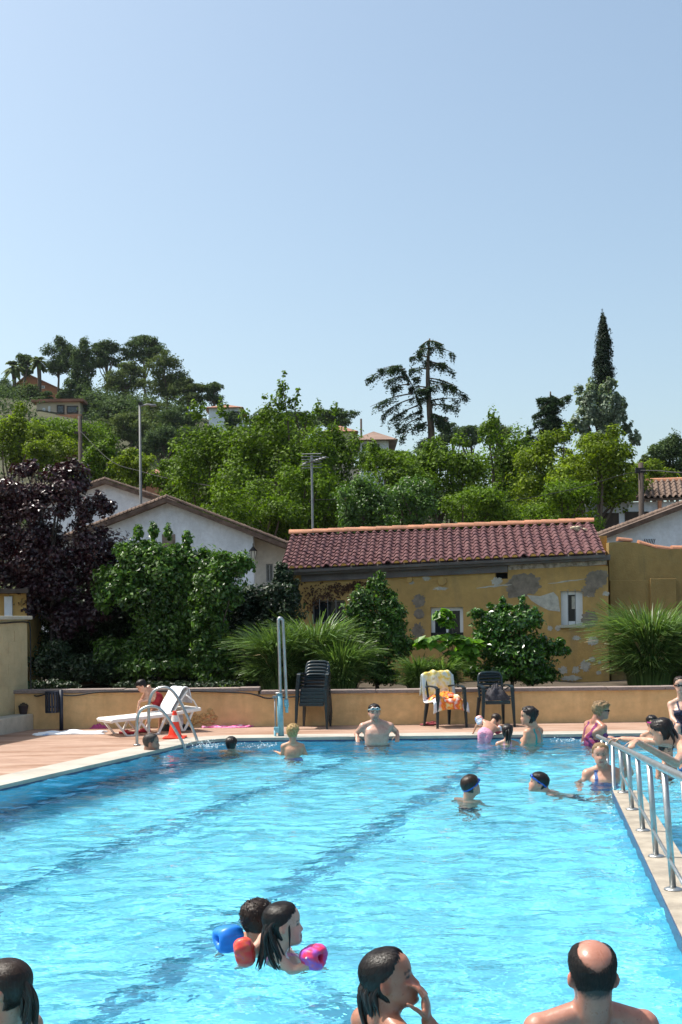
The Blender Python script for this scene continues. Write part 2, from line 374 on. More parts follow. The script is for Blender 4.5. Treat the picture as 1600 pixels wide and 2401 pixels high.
def wob(xs, z0, z1, y0, y1, bumpy):   # plastered slab with an uneven face
    mb = MB(); n = len(xs)
    V = []; r = np.random.default_rng(9)
    for q in xs: V += [(q, y0 + r.normal(0, bumpy), z0), (q, y0 + r.normal(0, bumpy), z1), (q, y1, z1), (q, y1, z0)]
    F = []
    for i in range(n - 1):
        a, b = 4 * i, 4 * i + 4
        F += [(a, b, b + 1, a + 1), (a + 1, b + 1, b + 2, a + 2), (a + 2, b + 2, b + 3, a + 3)]
    F += [(0, 1, 2, 3), (4 * n - 1, 4 * n - 2, 4 * n - 3, 4 * n - 4)]
    mb.add(V, F); return mb
ZC = .545
xstep = at(605, 1612, YW).x
wob(np.linspace(-5.2, xstep, 14), -.02, .55, 0, .22, .004).obj('wall_face', MT['apricot'], rw)
wob(np.linspace(xstep, 11, 26), -.02, .495, .004, .22, .004).obj('wall_face', MT['apricot'], rw)
r_ = random.Random(2)
def caps(x0, x1, z, w):
    q = x0
    while q < x1 - .05:
        e = min(q + w, x1); mb = MB(); j = r_.uniform(-.004, .004)
        mb.box((q + .003, -.045 + j, z + j), (e - .003, .26, z + .055 + j)); mb.obj('cap_stone', MT['wall_cap'], rw, bevel=.008); q = e
caps(-5.2, xstep + .03, .552, .9); caps(xstep + .04, 11, .497, .9)
# rough exposed patch of rubble in the wall face, low by the lounger
rng = np.random.default_rng(7); P = MB()
for k in range(46):
    a = rng.random() * 6.28; q = math.sqrt(rng.random()); px_ = 480 + 34 * q * math.cos(a) - 6 * q; py_ = 1681 + 19 * q * math.sin(a)
    p = at(px_, py_, YW); s = rng.uniform(.016, .036)
    bm = bmesh.new(); bmesh.ops.create_icosphere(bm, subdivisions=1, radius=1)
    P.add([(p.x + v.co.x * s * 1.5, -.004 + v.co.y * .012, p.z + v.co.z * s) for v in bm.verts], [tuple(v.index for v in f.verts) for f in bm.faces]); bm.free()
P.obj('exposed_rubble', pm('rubble', (.50, .33, .14), .35, 30, .95, .4, 60), rw, smooth=True, kind='stuff')

# ------------------------------------------------------------------ hill
def hill(X, Y):
    X = np.asarray(X, float); Y = np.asarray(Y, float)
    H = np.interp(X, [-160, -90, -55, -38, -18, 0, 14, 32, 60, 140], [26, 30, 31, 30.5, 28, 22, 16.5, 9, 6, 4])
    t = np.clip((Y - 62) / 95, 0, 1); t = t * t * (3 - 2 * t)
    return .3 + (H + .12 * (Y - 150).clip(0)) * t * np.clip((700 - Y) / 300, 0, 1)
nx, ny = 90, 60; gx = np.linspace(-330, 330, nx); gy = np.concatenate([np.linspace(60, 200, 40), np.linspace(215, 700, 20)])
XX, YY = np.meshgrid(gx, gy, indexing='ij'); ZZ = hill(XX, YY) + np.random.default_rng(1).normal(0, .25, XX.shape) - .4
gi = np.arange(nx * ny).reshape(nx, ny); GF = np.stack([gi[:-1, :-1], gi[1:, :-1], gi[1:, 1:], gi[:-1, 1:]], -1).reshape(-1, 4)
link('hill', fast('hill', np.stack([XX, YY, ZZ], -1).reshape(-1, 3), GF, MT['grassland'], True), kind='structure')
# ================================================================== BUILDINGS AND WALLS
rnd = random.Random(11)
def blob(cx, cy, rx, ry, n=18, jag=.22, seed=0):
    r = random.Random(seed); out = []
    for i in range(n):
        a = 2 * math.pi * i / n; k = 1 + r.uniform(-jag, jag); out.append((cx + rx * k * math.cos(a), cy + ry * k * math.sin(a)))
    return out
class Plane:
    """vertical plane through p along unit e; turns pixels into points on it"""
    def __init__(s, p, e):
        s.p = Vector((p[0], p[1], 0)); s.e = Vector((e[0], e[1], 0)).normalized(); s.n = Vector((s.e.y, -s.e.x, 0))   # n towards the camera
    def hit(s, px, py):
        a, b = ray(px, py); d = Vector((a, 1, -b)); t = s.p.dot(s.n) / d.dot(s.n); q = d * t; q.z += EYE; return q
    def sz(s, px, py): q = s.hit(px, py); return ((q - s.p).dot(s.e), q.z)
    def w(s, u, out, z): q = s.p + s.e * u + s.n * out; return Vector((q.x, q.y, z))
def slab_on(pl, pts, out0, out1):
    """thin solid with outline pts (s,z) on a plane"""
    n = len(pts); mb = MB(); V = [pl.w(u, out0, z) for u, z in pts] + [pl.w(u, out1, z) for u, z in pts]
    area = sum(pts[i][0] * pts[(i + 1) % n][1] - pts[(i + 1) % n][0] * pts[i][1] for i in range(n))
    idx = list(range(n)) if area > 0 else list(range(n - 1, -1, -1))
    F = [tuple(n + i for i in idx)] + [(idx[k], idx[(k + 1) % n], n + idx[(k + 1) % n], n + idx[k]) for k in range(n)]
    return mb.add(V, F)
def holed(pl, u0, u1, z0, z1, holes, out=0, depth=.14):
    """wall sheet with rectangular openings and their reveals"""
    us = sorted({u0, u1, *[h[0] for h in holes], *[h[1] for h in holes]}); zs = sorted({z0, z1, *[h[2] for h in holes], *[h[3] for h in holes]})
    mb = MB()
    for i in range(len(us) - 1):
        for j in range(len(zs) - 1):
            cu, cz = (us[i] + us[i + 1]) / 2, (zs[j] + zs[j + 1]) / 2
            if any(h[0] < cu < h[1] and h[2] < cz < h[3] for h in holes): continue
            mb.add([pl.w(us[i], out, zs[j]), pl.w(us[i + 1], out, zs[j]), pl.w(us[i + 1], out, zs[j + 1]), pl.w(us[i], out, zs[j + 1])], [(0, 1, 2, 3)])
    for a, b, c, d in holes:
        q = [(a, c), (b, c), (b, d), (a, d)]
        for k in range(4):
            (ua, za), (ub, zb) = q[k], q[(k + 1) % 4]
            mb.add([pl.w(ua, out, za), pl.w(ub, out, zb), pl.w(ub, out - depth, zb), pl.w(ua, out - depth, za)], [(0, 1, 2, 3)])
    return mb
def window(pl, parent, a, b, c, d, fw=.06, mull=True, bars=0, sill=True, mat='pvc', inset=.08, blind=False):
    """window in the opening a..b, c..d: frame, panes, mullion, bars, sill"""
    w = link('window', MB().mesh('window', MT[mat]), parent)
    fr = MB()
    for (u0, u1, z0, z1) in ((a, a + fw, c, d), (b - fw, b, c, d), (a + fw, b - fw, c, c + fw), (a + fw, b - fw, d - fw, d)):
        fr.add([pl.w(u, o, z) for o in (-inset - .05, -inset) for u, z in ((u0, z0), (u1, z0), (u1, z1), (u0, z1))], [(4, 5, 6, 7), (0, 1, 5, 4), (1, 2, 6, 5), (2, 3, 7, 6), (3, 0, 4, 7)])
    w.data = fr.mesh('window', MT[mat])
    slab_on(pl, [(a + fw, c + fw), (b - fw, c + fw), (b - fw, d - fw), (a + fw, d - fw)], -inset - .03, -inset - .02).obj('pane', MT['glass'], w)
    if mull:
        m_ = (a + b) / 2; slab_on(pl, [(m_ - .025, c + fw), (m_ + .025, c + fw), (m_ + .025, d - fw), (m_ - .025, d - fw)], -inset - .018, -inset + .008).obj('mullion', MT[mat], w)
    for k in range(bars):
        u = a + (b - a) * (k + 1) / (bars + 1); mb = MB(); mb.tube([pl.w(u, .03, c - .03), pl.w(u, .03, d + .03)], .007, 6); mb.obj('bar', MT['galv'], w)
    if sill: slab_on(pl, [(a - .04, c - .05), (b + .04, c - .05), (b + .04, c), (a - .04, c)], -.1, .05).obj('sill', MT['slab'], w)
    return w
def tile_mesh(name, ex, ey, nrm, mats, arch=.07, lift=.016, over=1.25):
    """one S-shaped tile: ex = width vector, ey = vector up the slope, nrm = normal"""
    prof = [(0, 0), (.05, .18), (.14, .62), (.26, .93), (.36, 1), (.46, .93), (.58, .62), (.67, .18), (.74, 0), (.87, -.18), (1.0, -.05)]
    V = []
    for t, up in ((0, lift), (over, 0)):
        for q, hgt in prof: V.append(ex * q + ey * t + nrm * (hgt * arch + up))
    n = len(prof)
    for q, hgt in prof: V.append(ex * q + nrm * (hgt * arch + lift - .03))
    F = [(i, i + 1, n + i + 1, n + i) for i in range(n - 1)] + [(2 * n + i, 2 * n + i + 1, i + 1, i) for i in range(n - 1)]
    return MB().add(V, F).mesh(name, mats, smooth=False)

# ---- cream block wall (pump house) at the left, running along the pool
A_, e_ = Vector((-4.98, 19.0, 0)), Vector((.237, .971, 0)).normalized()
pl = Plane((A_.x, A_.y), (e_.x, e_.y))
bl = thing('block_wall', 'cream concrete block pump house wall with flat slab top at the left frame edge', 'wall', (A_.x, A_.y, 0))
def sub(mb, o):
    mb.v = [(x - o.x, y - o.y, z - o.z) for x, y, z in mb.v]; return mb
core = MB(); core.add([pl.w(u, o, z) for z in (-.02, 1.705) for u, o in ((-6, -.022), (0, -.022), (0, -2.2), (-6, -2.2))], [(4, 5, 6, 7), (0, 1, 5, 4), (1, 2, 6, 5), (2, 3, 7, 6), (3, 0, 4, 7)])
sub(core, A_).obj('core', MT['mortar'], bl)
bw, bh = .40, .1745
bmesh_full = None
for row in range(1, 10):
    z0 = .01 + (row) * bh - .04; off = (row % 2) * bw / 2
    u = 0.0
    first = True
    while u > -3.2:
        L = bw / 2 if (first and row % 2) else bw; first = False
        mb = slab_on(pl, [(u - L + .0025, z0 + .0025), (u - .0025, z0 + .0025), (u - .0025, z0 + bh - .0025), (u - L + .0025, z0 + bh - .0025)], -.0215, -.016 + rnd.uniform(-.001, .001))
        sub(mb, A_).obj('concrete_block', MT['cream_block'], bl); u -= L
mb = MB(); mb.add([pl.w(u, o, z) for z in (1.709, 1.765) for u, o in ((-6, .05), (.06, .05), (.06, -2.3), (-6, -2.3))], [(3, 2, 1, 0), (4, 5, 6, 7), (0, 1, 5, 4), (1, 2, 6, 5), (2, 3, 7, 6), (3, 0, 4, 7)])
sub(mb, A_).obj('top_slab', MT['slab'], bl, bevel=.01)
mb = MB(); mb.add([pl.w(u, o, z) for z in (-.02, .24) for u, o in ((-6, .27), (-.36, .27), (-.36, .001), (-6, .001))], [(4, 5, 6, 7), (0, 1, 5, 4), (1, 2, 6, 5), (2, 3, 7, 6), (3, 0, 4, 7)])
lg = sub(mb, A_).obj('ledge', MT['slab'], bl, bevel=.015)
# cable
pts = [pl.w(-2, .012, 1.66), pl.w(-.9, .012, 1.655), pl.w(-.4, .012, 1.67), pl.w(-.05, .012, 1.665), pl.w(.03, .02, 1.6), pl.w(.035, .02, 1.2), pl.w(.04, .02, .62)]
pts += [at(84, 1632, 18.56), at(118, 1626, 18.535), at(170, 1631, 18.535), at(230, 1623, 18.535), at(300, 1621, 18.535), at(420, 1620, 18.535), at(560, 1624, 18.535), at(600, 1629, 18.535), at(625, 1637, 18.535), at(660, 1635, 18.535), at(760, 1630, 18.535)]
mb = MB(); mb.tube(smooth_path(pts, 90), .012, 6)
tag(mb.obj('cable', MT['black_rubber'], smooth=True), 'thin black cable sagging along the block wall and under the wall cap', 'cable')

# ---- small ochre shed behind the block wall
sh = thing('garden_shed', 'shaded ochre shed with white pilaster seen above the block wall', 'shed', (-5.9, 21, .4))
def at0(px, py, Y, o): p = at(px, py, Y); return p - Vector(o)
o_ = (-5.9, 21, .4); x1 = at(62, 1400, 21).x + 5.9
MB().box((-2.2, 0, 0), (x1, 1.0, 1.78)).obj('wall', MT['ochre'], sh)
MB().box((at(12, 1400, 21).x + 5.9, -.05, .0), (at(30, 1400, 21).x + 5.9, -.001, 1.73)).obj('pilaster', MT['white_wall'], sh)
MB().box((-2.4, -.25, 1.783), (x1 + .1, 1.2, 1.86)).obj('roof', MT['wood'], sh)
# ---- garden boundary wall behind the shrubs
gw = MB().box((at(64, 1500, 21.6).x, 0, 0), (at(655, 1500, 23.4).x, .2, 1.5)).obj('boundary_wall', pm('ochre_shade_darkened', (.14, .085, .045), .2, 3, .9), loc=(0, 23.2, .42))  # ochre wall; the deep shade behind the shrubs is put into its brown colour
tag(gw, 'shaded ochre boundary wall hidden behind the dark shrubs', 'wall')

# ---- long ochre annex with mauve tile roof
EL, ER, RL, RR = at(658, 1335, 23.3), at(1420, 1297, 22.0), at(681, 1256, 25.2), at(1391, 1228, 24.0)
AX = thing('annex_building', 'long weathered ochre annex with mauve tiled roof and peeling plaster', 'building', (EL.x, EL.y, .45))
O = Vector((EL.x, EL.y, .45))
NC, NR = 36, 10
ex = (ER - EL) / NC; ey = ((RL - EL) + (RR - ER)) / 2 / NR; nr = ex.cross(ey).normalized()
tm = tile_mesh('tile', ex, ey, nr, MT['tile'], arch=.052, lift=.027)
tm2 = tile_mesh('tile', ex, ey, nr, pm('roof_tile_mauve_faded', (.14, .062, .06), .2, 4, .85, .25, 60, fine=.2, col2=(.165, .084, .088), each=.08, spec=.25), arch=.052, lift=.027)
tm3 = tile_mesh('tile', ex, ey, nr, pm('roof_tile_mauve_deep', (.112, .048, .052), .2, 4, .85, .25, 60, fine=.2, col2=(.14, .068, .078), each=.08, spec=.25), arch=.052, lift=.027)
rf = MB(); dn = nr * .03
V = [EL - dn, ER - dn, RR - dn, RL - dn]; V += [p - nr * .05 for p in V]
rf.add([p - O for p in V], [(0, 1, 2, 3), (7, 6, 5, 4), (0, 4, 5, 1), (1, 5, 6, 2), (2, 6, 7, 3), (3, 7, 4, 0)])
roof = rf.obj('roof', MT['lintel'], AX)
rest = MB(); cnt = 0
for j in range(NR):
    for i in range(NC):
        t = j / NR; p = (EL * (1 - i / NC) + ER * (i / NC)); q = (RL * (1 - i / NC) + RR * (i / NC)); pos = p * (1 - t) + q * t - O
        jit = Vector((rnd.uniform(-.006, .006), rnd.uniform(-.006, .006), rnd.uniform(-.003, .003)))
        if cnt < 300:
            tl = link('tile', rnd.choice((tm, tm, tm2, tm3)), roof, loc=pos + jit, rot=(rnd.uniform(-.02, .02), 0, rnd.uniform(-.012, .012)))
        else: rest.add([pos + jit + v.co for v in tm.vertices], [tuple(f.vertices) for f in tm.polygons])
        cnt += 1
rest.obj('upper_tiles', MT['tile'], roof, kind='stuff')
# mortar discs under the eave tiles
exn = ex.normalized(); n_ = 9; disc = [Vector((0, 0, -.02))] + [exn * (.36 * ex.length - math.cos(math.pi * k / (n_ - 1)) * ex.length * .31) + nr * (math.sin(math.pi * k / (n_ - 1)) * .049) for k in range(n_)]
outn = Vector((exn.y, -exn.x, 0)).normalized(); back = -outn * -.03
V = [v for v in disc[1:]] + [v - outn * .05 for v in disc[1:]]
dm = MB().add(V, [tuple(range(n_))[::-1], ] + [(k, k + 1, n_ + k + 1, n_ + k) for k in range(n_ - 1)]).mesh('tile_cap', MT['tile_cap'])
for i in range(NC):
    if i in (5, 12, 27): continue
    p = EL * (1 - i / NC) + ER * (i / NC) - O; link('tile_cap', dm, roof, loc=p + outn * .006 + Vector((0, 0, .010)))
# ridge tiles
nR = 19; cuts = [0, 1.5] + [1.5 + (nR - 1.5) * k / 17 for k in range(1, 18)]; cuts = [c / nR for c in cuts]
for k in range(len(cuts) - 1):
    a, b = RL.lerp(RR, cuts[k]), RL.lerp(RR, cuts[k + 1]); d = (b - a); s = d.normalized(); up = Vector((0, 0, 1)); sd_ = s.cross(up).normalized()
    V = []
    for tt, rr_ in ((-.02, .092), (1.06, .078)):
        for m_ in range(9):
            th = math.pi * m_ / 8; V.append(a - O + d * tt + sd_ * (math.cos(th) * rr_ * 1.15) + up * (math.sin(th) * rr_ + .035 + (rnd.uniform(0, .006))))
    F = [(m_, m_ + 1, 10 + m_, 9 + m_) for m_ in range(8)] + [tuple(range(8, -1, -1)), tuple(range(9, 18))]
    MB().add(V, F).obj('ridge_tile', MT['ridge'], roof)
# cement lump near the right end of the ridge
lump = MB(); rg = np.random.default_rng(3)
for k in range(26):
    t = rg.random(); px_ = 1342 + 42 * t; py_ = 1246 + rg.normal(0, 3.2); pc = at(px_, py_, 23.55); s = rg.uniform(.03, .06)
    bm = bmesh.new(); bmesh.ops.create_icosphere(bm, subdivisions=1, radius=1)
    lump.add([pc - O + Vector((v.co.x * s * 1.6, v.co.y * s * 1.5, v.co.z * s * .7)) for v in bm.verts], [tuple(v.index for v in f.verts) for f in bm.faces]); bm.free()
lump.obj('cement_lump', pm('lump', (.52, .43, .30), .2, 20, .95, .5, 60), roof, smooth=True)
# facade
ed = (ER - EL); ed.z = 0; ed.normalize(); WLp = EL + Vector((.1, .26, 0)); fp = Plane((WLp.x, WLp.y), (ed.x, ed.y))
u_r = fp.sz(1427, 1400)[0]; u_l = 0.0
def rect(px0, py0, px1, py1): a, d = fp.sz(px0, py0); b, c = fp.sz(px1, py1); return (a, b, c, d)
W1, W2, W3 = rect(1315, 1386, 1367, 1465), rect(1010, 1424, 1087, 1495), rect(731, 1408, 809, 1462)
HOLE = rect(1162, 1343, 1191, 1357)
fw_ = holed(fp, u_l, u_r, .4, 2.60, [W1, W2, W3, HOLE], 0, .16)
dpt = 2.0
fw_.add([fp.w(u_r, 0, .4), fp.w(u_r, -dpt, .4), fp.w(u_r, -dpt, 3.3), fp.w(u_r, 0, 2.62)], [(0, 1, 2, 3)])
fw_.add([fp.w(u_l, 0, .4), fp.w(u_l, -dpt, .4), fp.w(u_l, -dpt, 3.3), fp.w(u_l, 0, 2.62)], [(3, 2, 1, 0)])
fw_.add([fp.w(u_l, -dpt, .4), fp.w(u_r, -dpt, .4), fp.w(u_r, -dpt, 3.3), fp.w(u_l, -dpt, 3.3)], [(3, 2, 1, 0)])
wall = sub(fw_, O).obj('wall', MT['ochre'], AX)
class Sub:   # plane proxy in the annex's own coordinates
    def __init__(s, pl, o): s.pl, s.o = pl, o
    def w(s, u, out, z): return s.pl.w(u, out, z) - s.o
    def sz(s, px, py): return s.pl.sz(px, py)
fpl = Sub(fp, O)
slab_on(fpl, [(HOLE[0] - .02, HOLE[2] - .02), (HOLE[1] + .02, HOLE[2] - .02), (HOLE[1] + .02, HOLE[3] + .02), (HOLE[0] - .02, HOLE[3] + .02)], -.2, -.165).obj('hole_backing', MT['dark'], AX)
w = window(fpl, AX, *W1, fw=.07, mull=False, bars=2)
slab_on(fpl, [(W1[0] + .20, W1[2] + .30), (W1[0] + .29, W1[2] + .30), (W1[0] + .29, W1[3] - .10), (W1[0] + .20, W1[3] - .10)], -.099, -.092).obj('paper', MT['peel'], w)
slab_on(fpl, [(W1[0] + .07, W1[2] + .07), (W1[0] + .125, W1[2] + .07), (W1[0] + .125, W1[3] - .07), (W1[0] + .07, W1[3] - .07)], -.098, -.075).obj('sash', MT['pvc'], w)
slab_on(fpl, [(W1[1] - .125, W1[2] + .07), (W1[1] - .07, W1[2] + .07), (W1[1] - .07, W1[3] - .07), (W1[1] - .125, W1[3] - .07)], -.098, -.075).obj('sash', MT['pvc'], w)
w = window(fpl, AX, *W2, fw=.07, mull=True, bars=0)
slab_on(fpl, [(W2[0] + .0, W2[2]), (W2[1], W2[2]), (W2[1], W2[2] + .1), (W2[0], W2[2] + .1)], -.07, -.03).obj('lower_rail', MT['iron'], w)
w = window(fpl, AX, *W3, fw=.03, mull=False, bars=3, mat='galv', sill=False)
# eave beams: follow the eave line
def beam(name, px0, px1, dz0, dz1, out0, out1, m, jag=0):
    a = (at(px0, 1340, 23.3 - (px0 - 658) / 762 * 1.3).x - EL.x) / (ER.x - EL.x); b = (at(px1, 1340, 23.3 - (px1 - 658) / 762 * 1.3).x - EL.x) / (ER.x - EL.x)
    n = 10 if jag else 2; V = []
    for k in range(n):
        t = a + (b - a) * k / (n - 1); q = EL.lerp(ER, t); j = rnd.uniform(-jag, jag)
        base = fp.p + fp.e * ((q - fp.p).dot(fp.e))
        for o, dz in ((out0, dz1), (out1, dz1), (out1, dz0 + j), (out0, dz0 + j)):
            p = base + fp.n * o; V.append(Vector((p.x, p.y, q.z + dz)) - O)
    F = []
    for k in range(n - 1):
        for s_ in range(4): F.append((4 * k + s_, 4 * k + (s_ + 1) % 4, 4 * k + 4 + (s_ + 1) % 4, 4 * k + 4 + s_))
    F += [(3, 2, 1, 0), (4 * n - 4, 4 * n - 3, 4 * n - 2, 4 * n - 1)]
    F = [tuple(reversed(f)) for f in F]
    return MB().add(V, F).obj(name, m, AX)
beam('eave_soffit', 662, 1432, -.12, -.025, -.1, .17, MT['lintel'])
beam('lintel_beam', 700, 1188, -.255, -.122, -.08, .055, MT['lintel'])
beam('plaster_strip', 1190, 1424, -.205, -.122, -.08, .02, MT['strip'], .012)
def patch(poly_px, m, th=.004, nm='plaster_patch'):
    return slab_on(fpl, [fp.sz(*q) for q in poly_px], .0005, th).obj(nm, m, AX)
k = 0
for (cx, cy, rx, ry, m_, j) in [(1228, 1370, 40, 27, 'cement', .2), (1212, 1386, 26, 16, 'cement', .3), (1398, 1360, 26, 20, 'cement', .18), (1382, 1385, 17, 15, 'cement', .3), (1408, 1347, 18, 10, 'cement', .25), (1382, 1452, 18, 20, 'cement', .25),
        (1391, 1503, 13, 11, 'peel', .3), (1372, 1562, 12, 13, 'peel', .45), (1389, 1546, 8, 6, 'peel', .35), (1321, 1571, 10, 9, 'peel', .4), (1350, 1571, 9, 8, 'peel', .4), (1290, 1473, 6, 6, 'peel', .4), (1309, 1473, 6, 7, 'peel', .4), (1352, 1496, 10, 5, 'peel', .5), (1427 - 6, 1392, 8, 5, 'peel', .4), (1385, 1395, 9, 5, 'peel', .4), (1198, 1425, 7, 7, 'peel', .4),
        (983, 1409, 15, 15, 'cement', .3), (983, 1440, 12, 12, 'cement', .2), (980, 1478, 14, 18, 'cement', .35), (1033, 1380, 15, 4, 'peel', .5), (1001, 1356, 9, 5, 'peel', .4), (965, 1366, 6, 5, 'peel', .4), (1165, 1363, 12, 9, 'peel', .35), (1404, 1577, 6, 5, 'peel', .4), (1406, 1553, 4, 4, 'peel', .4), (1340, 1590, 22, 6, 'peel', .4)]:
    k += 1; patch(blob(cx, cy, rx, ry, 44, j * .75, k), MT[m_], .003 + .0013 * (k % 5))
patch([(1236, 1395), (1267, 1398), (1298, 1388), (1309, 1400), (1314, 1434), (1287, 1431), (1266, 1421), (1246, 1408)], MT['peel'], .0062)
for (a, b) in (((1118, 1379), (1200, 1371)), ((1285, 1369), (1372, 1358))):
    n = 9; top = []; bot = []
    for i in range(n):
        t = i / (n - 1); x = a[0] + (b[0] - a[0]) * t; y = a[1] + (b[1] - a[1]) * t + rnd.uniform(-1, 1); hh = 1.4 * (1 - abs(2 * t - 1)) + rnd.uniform(.1, .9)
        top.append((x, y - hh)); bot.append((x, y + hh))
    patch(top + bot[::-1], MT['peel'], .0075, 'crack')
for cx, cy, r_px in ((1037, 1362, 10.5), (961, 1359, 7.5)):
    u, z = fp.sz(cx, cy); rr_ = r_px * 22.8 / 2800; ring_ = [(u + rr_ * math.cos(t), z + rr_ * math.sin(t)) for t in np.linspace(0, 2 * np.pi, 20, endpoint=False)]
    slab_on(fpl, ring_, .0, .035).obj('vent_pipe', MT['ochre'], AX, bevel=.006)
# ---- yard wall to the right of the annex
YR = Plane(tuple(fp.w(u_r + .003, -.3, 0))[:2], (1, .02))
yo = Vector((*YR.p[:2], .4)); yw = thing('yard_wall', 'olive ochre yard wall with curved top and loose ridge tiles right of the annex', 'wall', yo)
ypl = Sub(YR, yo)
top = [(1428, 1272), (1445, 1271), (1470, 1270), (1495, 1273), (1515, 1280), (1540, 1286), (1570, 1288), (1660, 1284)]
pts = [YR.sz(*q) for q in top]; u0, u1 = pts[0][0], pts[-1][0]
mo = plaster('olive_plaster', (.34, .225, .085), (.22, .17, .08))
slab_on(ypl, [(u1, .3)] + pts[::-1] + [(u0, .3)], -.22, 0).obj('upper_wall', mo, yw)
z1 = YR.sz(1440, 1361)[1]; slab_on(ypl, [(u0, .3), (u1, .3), (u1, z1), (u0, z1)], .0, .06).obj('lower_wall', mo, yw, bevel=.01)
a, b = YR.sz(1521, 1357), YR.sz(1581, 1357); slab_on(ypl, [(a[0], .3), (b[0], .3), (b[0], b[1]), (a[0], a[1])], .062, .13).obj('pier', mo, yw, bevel=.008)
for (p0, p1) in (((1451, 1266), (1484, 1268)), ((1500, 1273), (1538, 1283)), ((1540, 1284), (1576, 1288)), ((1578, 1286), (1615, 1285))):
    A, B = ypl.w(*(lambda s: (s[0], -.11, s[1]))(YR.sz(*p0))), ypl.w(*(lambda s: (s[0], -.11, s[1]))(YR.sz(*p1)))
    V = []; d = B - A
    for tt, r_2 in ((0, .075), (1.03, .062)):
        for m_ in range(8): th = math.pi * m_ / 7; V.append(A + d * tt + Vector((0, -math.cos(th) * r_2 * 1.5, math.sin(th) * r_2 - .01)))
    MB().add(V, [(m_, m_ + 1, 9 + m_, 8 + m_) for m_ in range(7)] + [tuple(range(7, -1, -1)), tuple(range(8, 16))]).obj('ridge_tile', MT['ridge'], yw)

# ---- white gabled houses
def verge(parent, a, b, o, n, m, r=.1, out=-.3):
    for k in range(n):
        p = a.lerp(b, k / n) - o; d = (b - a) / n; V = []
        for tt, rr_ in ((0, r), (1.12, r * .82)):
            for i in range(7):
                th = math.pi * i / 6; V.append(p + d * tt + Vector((0, out + .12 - math.cos(th) * rr_ * 1.3, math.sin(th) * rr_ + .05 + rnd.uniform(0, .012))))
        MB().add(V, [(i, i + 1, 8 + i, 7 + i) for i in range(6)] + [tuple(range(6, -1, -1)), tuple(range(7, 14))]).obj('verge_tile', m, parent)
def gable(name, label, Y, apex, right, left, zb, depth, nv=26, walls=None, loc_px=None):
    A, Rr, L = at(*apex, Y), at(*right, Y), at(*left, Y); o = Vector((A.x, Y, zb))
    t = thing(name, label, 'house', o)
    if walls is None:
        poly = [(L.x, zb), (Rr.x, zb), (Rr.x, Rr.z - .1), (A.x, A.z - .1), (L.x, L.z - .1)]
        mb = MB(); V = [(x - o.x, 0, z - zb) for x, z in poly] + [(x - o.x, depth, z - zb) for x, z in poly]
        mb.add(V, [(0, 1, 2, 3, 4), (9, 8, 7, 6, 5), (1, 6, 7, 2), (0, 4, 9, 5)]); mb.obj('wall', MT['white_wall'], t)
    for p, q in ((A, Rr), (A, L)):
        d = (q - p); e = q + d.normalized() * .35; th = Vector((0, 0, .13)); up = Vector((0, 0, .03))
        V = [p - o - Vector((0, .32, 0)), e - o - Vector((0, .32, 0)), e - o + Vector((0, depth, 0)), p - o + Vector((0, depth, 0))]
        V = [v - th + up for v in V] + [v + up for v in V]
        F = [(0, 1, 2, 3), (7, 6, 5, 4), (0, 4, 5, 1), (1, 5, 6, 2), (2, 6, 7, 3), (3, 7, 4, 0)]
        rf = MB().add(V, F).obj('roof', MT['tile_old'], t)
        verge(rf, p, e, o, nv, MT['tile_old'])
    return t, o
hA, oA = gable('white_house', 'white gabled house with brown tile verge and wall lantern behind the shrubs', 36, (393, 1172), (676, 1281), (112, 1281), .45, 10, 34, walls=[])
plA = Plane((0, 36), (1, 0)); psA = Sub(plA, oA)
zap = at(393, 1172, 36).z; xr_ = plA.sz(594, 1250); xl_ = plA.sz(112, 1281)
wa = rect_ = (plA.sz(380, 1225)[0], plA.sz(411, 1225)[0], plA.sz(380, 1262)[1], plA.sz(380, 1225)[1])
def ztop(x): A, Rr, L = at(393, 1172, 36), at(676, 1281, 36), at(112, 1281, 36); return (A.z + (Rr.z - A.z) * (x - A.x) / (Rr.x - A.x) if x > A.x else A.z + (L.z - A.z) * (A.x - x) / (A.x - L.x)) - .1
z0 = min(wa[2], 1.9)
mb = holed(psA, xl_[0], xr_[0], .45, ztop(xl_[0]), [(wa[0], wa[1], wa[2], min(wa[3], ztop(xl_[0]) - .02))] if wa[3] < ztop(xl_[0]) else [], 0, .15)
zl = ztop(xl_[0]); poly = [(xl_[0], zl), (xr_[0], zl), (xr_[0], ztop(xr_[0])), (at(393, 1172, 36).x, ztop(at(393, 1172, 36).x))]
mb.add([psA.w(u, 0, z) for u, z in poly], [(0, 1, 2, 3)])
mb.add([psA.w(xr_[0], 0, .45), psA.w(xr_[0], -.6, .45), psA.w(xr_[0], -.6, ztop(xr_[0])), psA.w(xr_[0], 0, ztop(xr_[0]))], [(0, 1, 2, 3)])
mb.obj('wall', MT['white_wall'], hA)
slab_on(psA, [(wa[0], zl + .05), (wa[1], zl + .05), (wa[1], zl + .42), (wa[0], zl + .42)], .0, .02).obj('shutter', MT['cement'], hA)
plA2 = Plane((0, 36.6), (1, 0)); psA2 = Sub(plA2, oA); ur = plA2.sz(676, 1300)[0]
h1, h2 = [(plA2.sz(a, 0)[0], plA2.sz(b, 0)[0], plA2.sz(0, d)[1] - .05, plA2.sz(620, c)[1]) for a, b, c, d in ((608, 624, 1322, 1368), (637, 655, 1331, 1366))]
mb = holed(psA2, xr_[0], ur, .45, ztop(ur), [h1, h2], 0, .15)
mb.add([psA2.w(xr_[0], 0, ztop(ur)), psA2.w(ur, 0, ztop(ur)), psA2.w(xr_[0], 0, ztop(xr_[0]))], [(0, 1, 2)])
mb.obj('side_wall', plaster('cream_render', (.66, .62, .55), (.55, .5, .44)), hA)
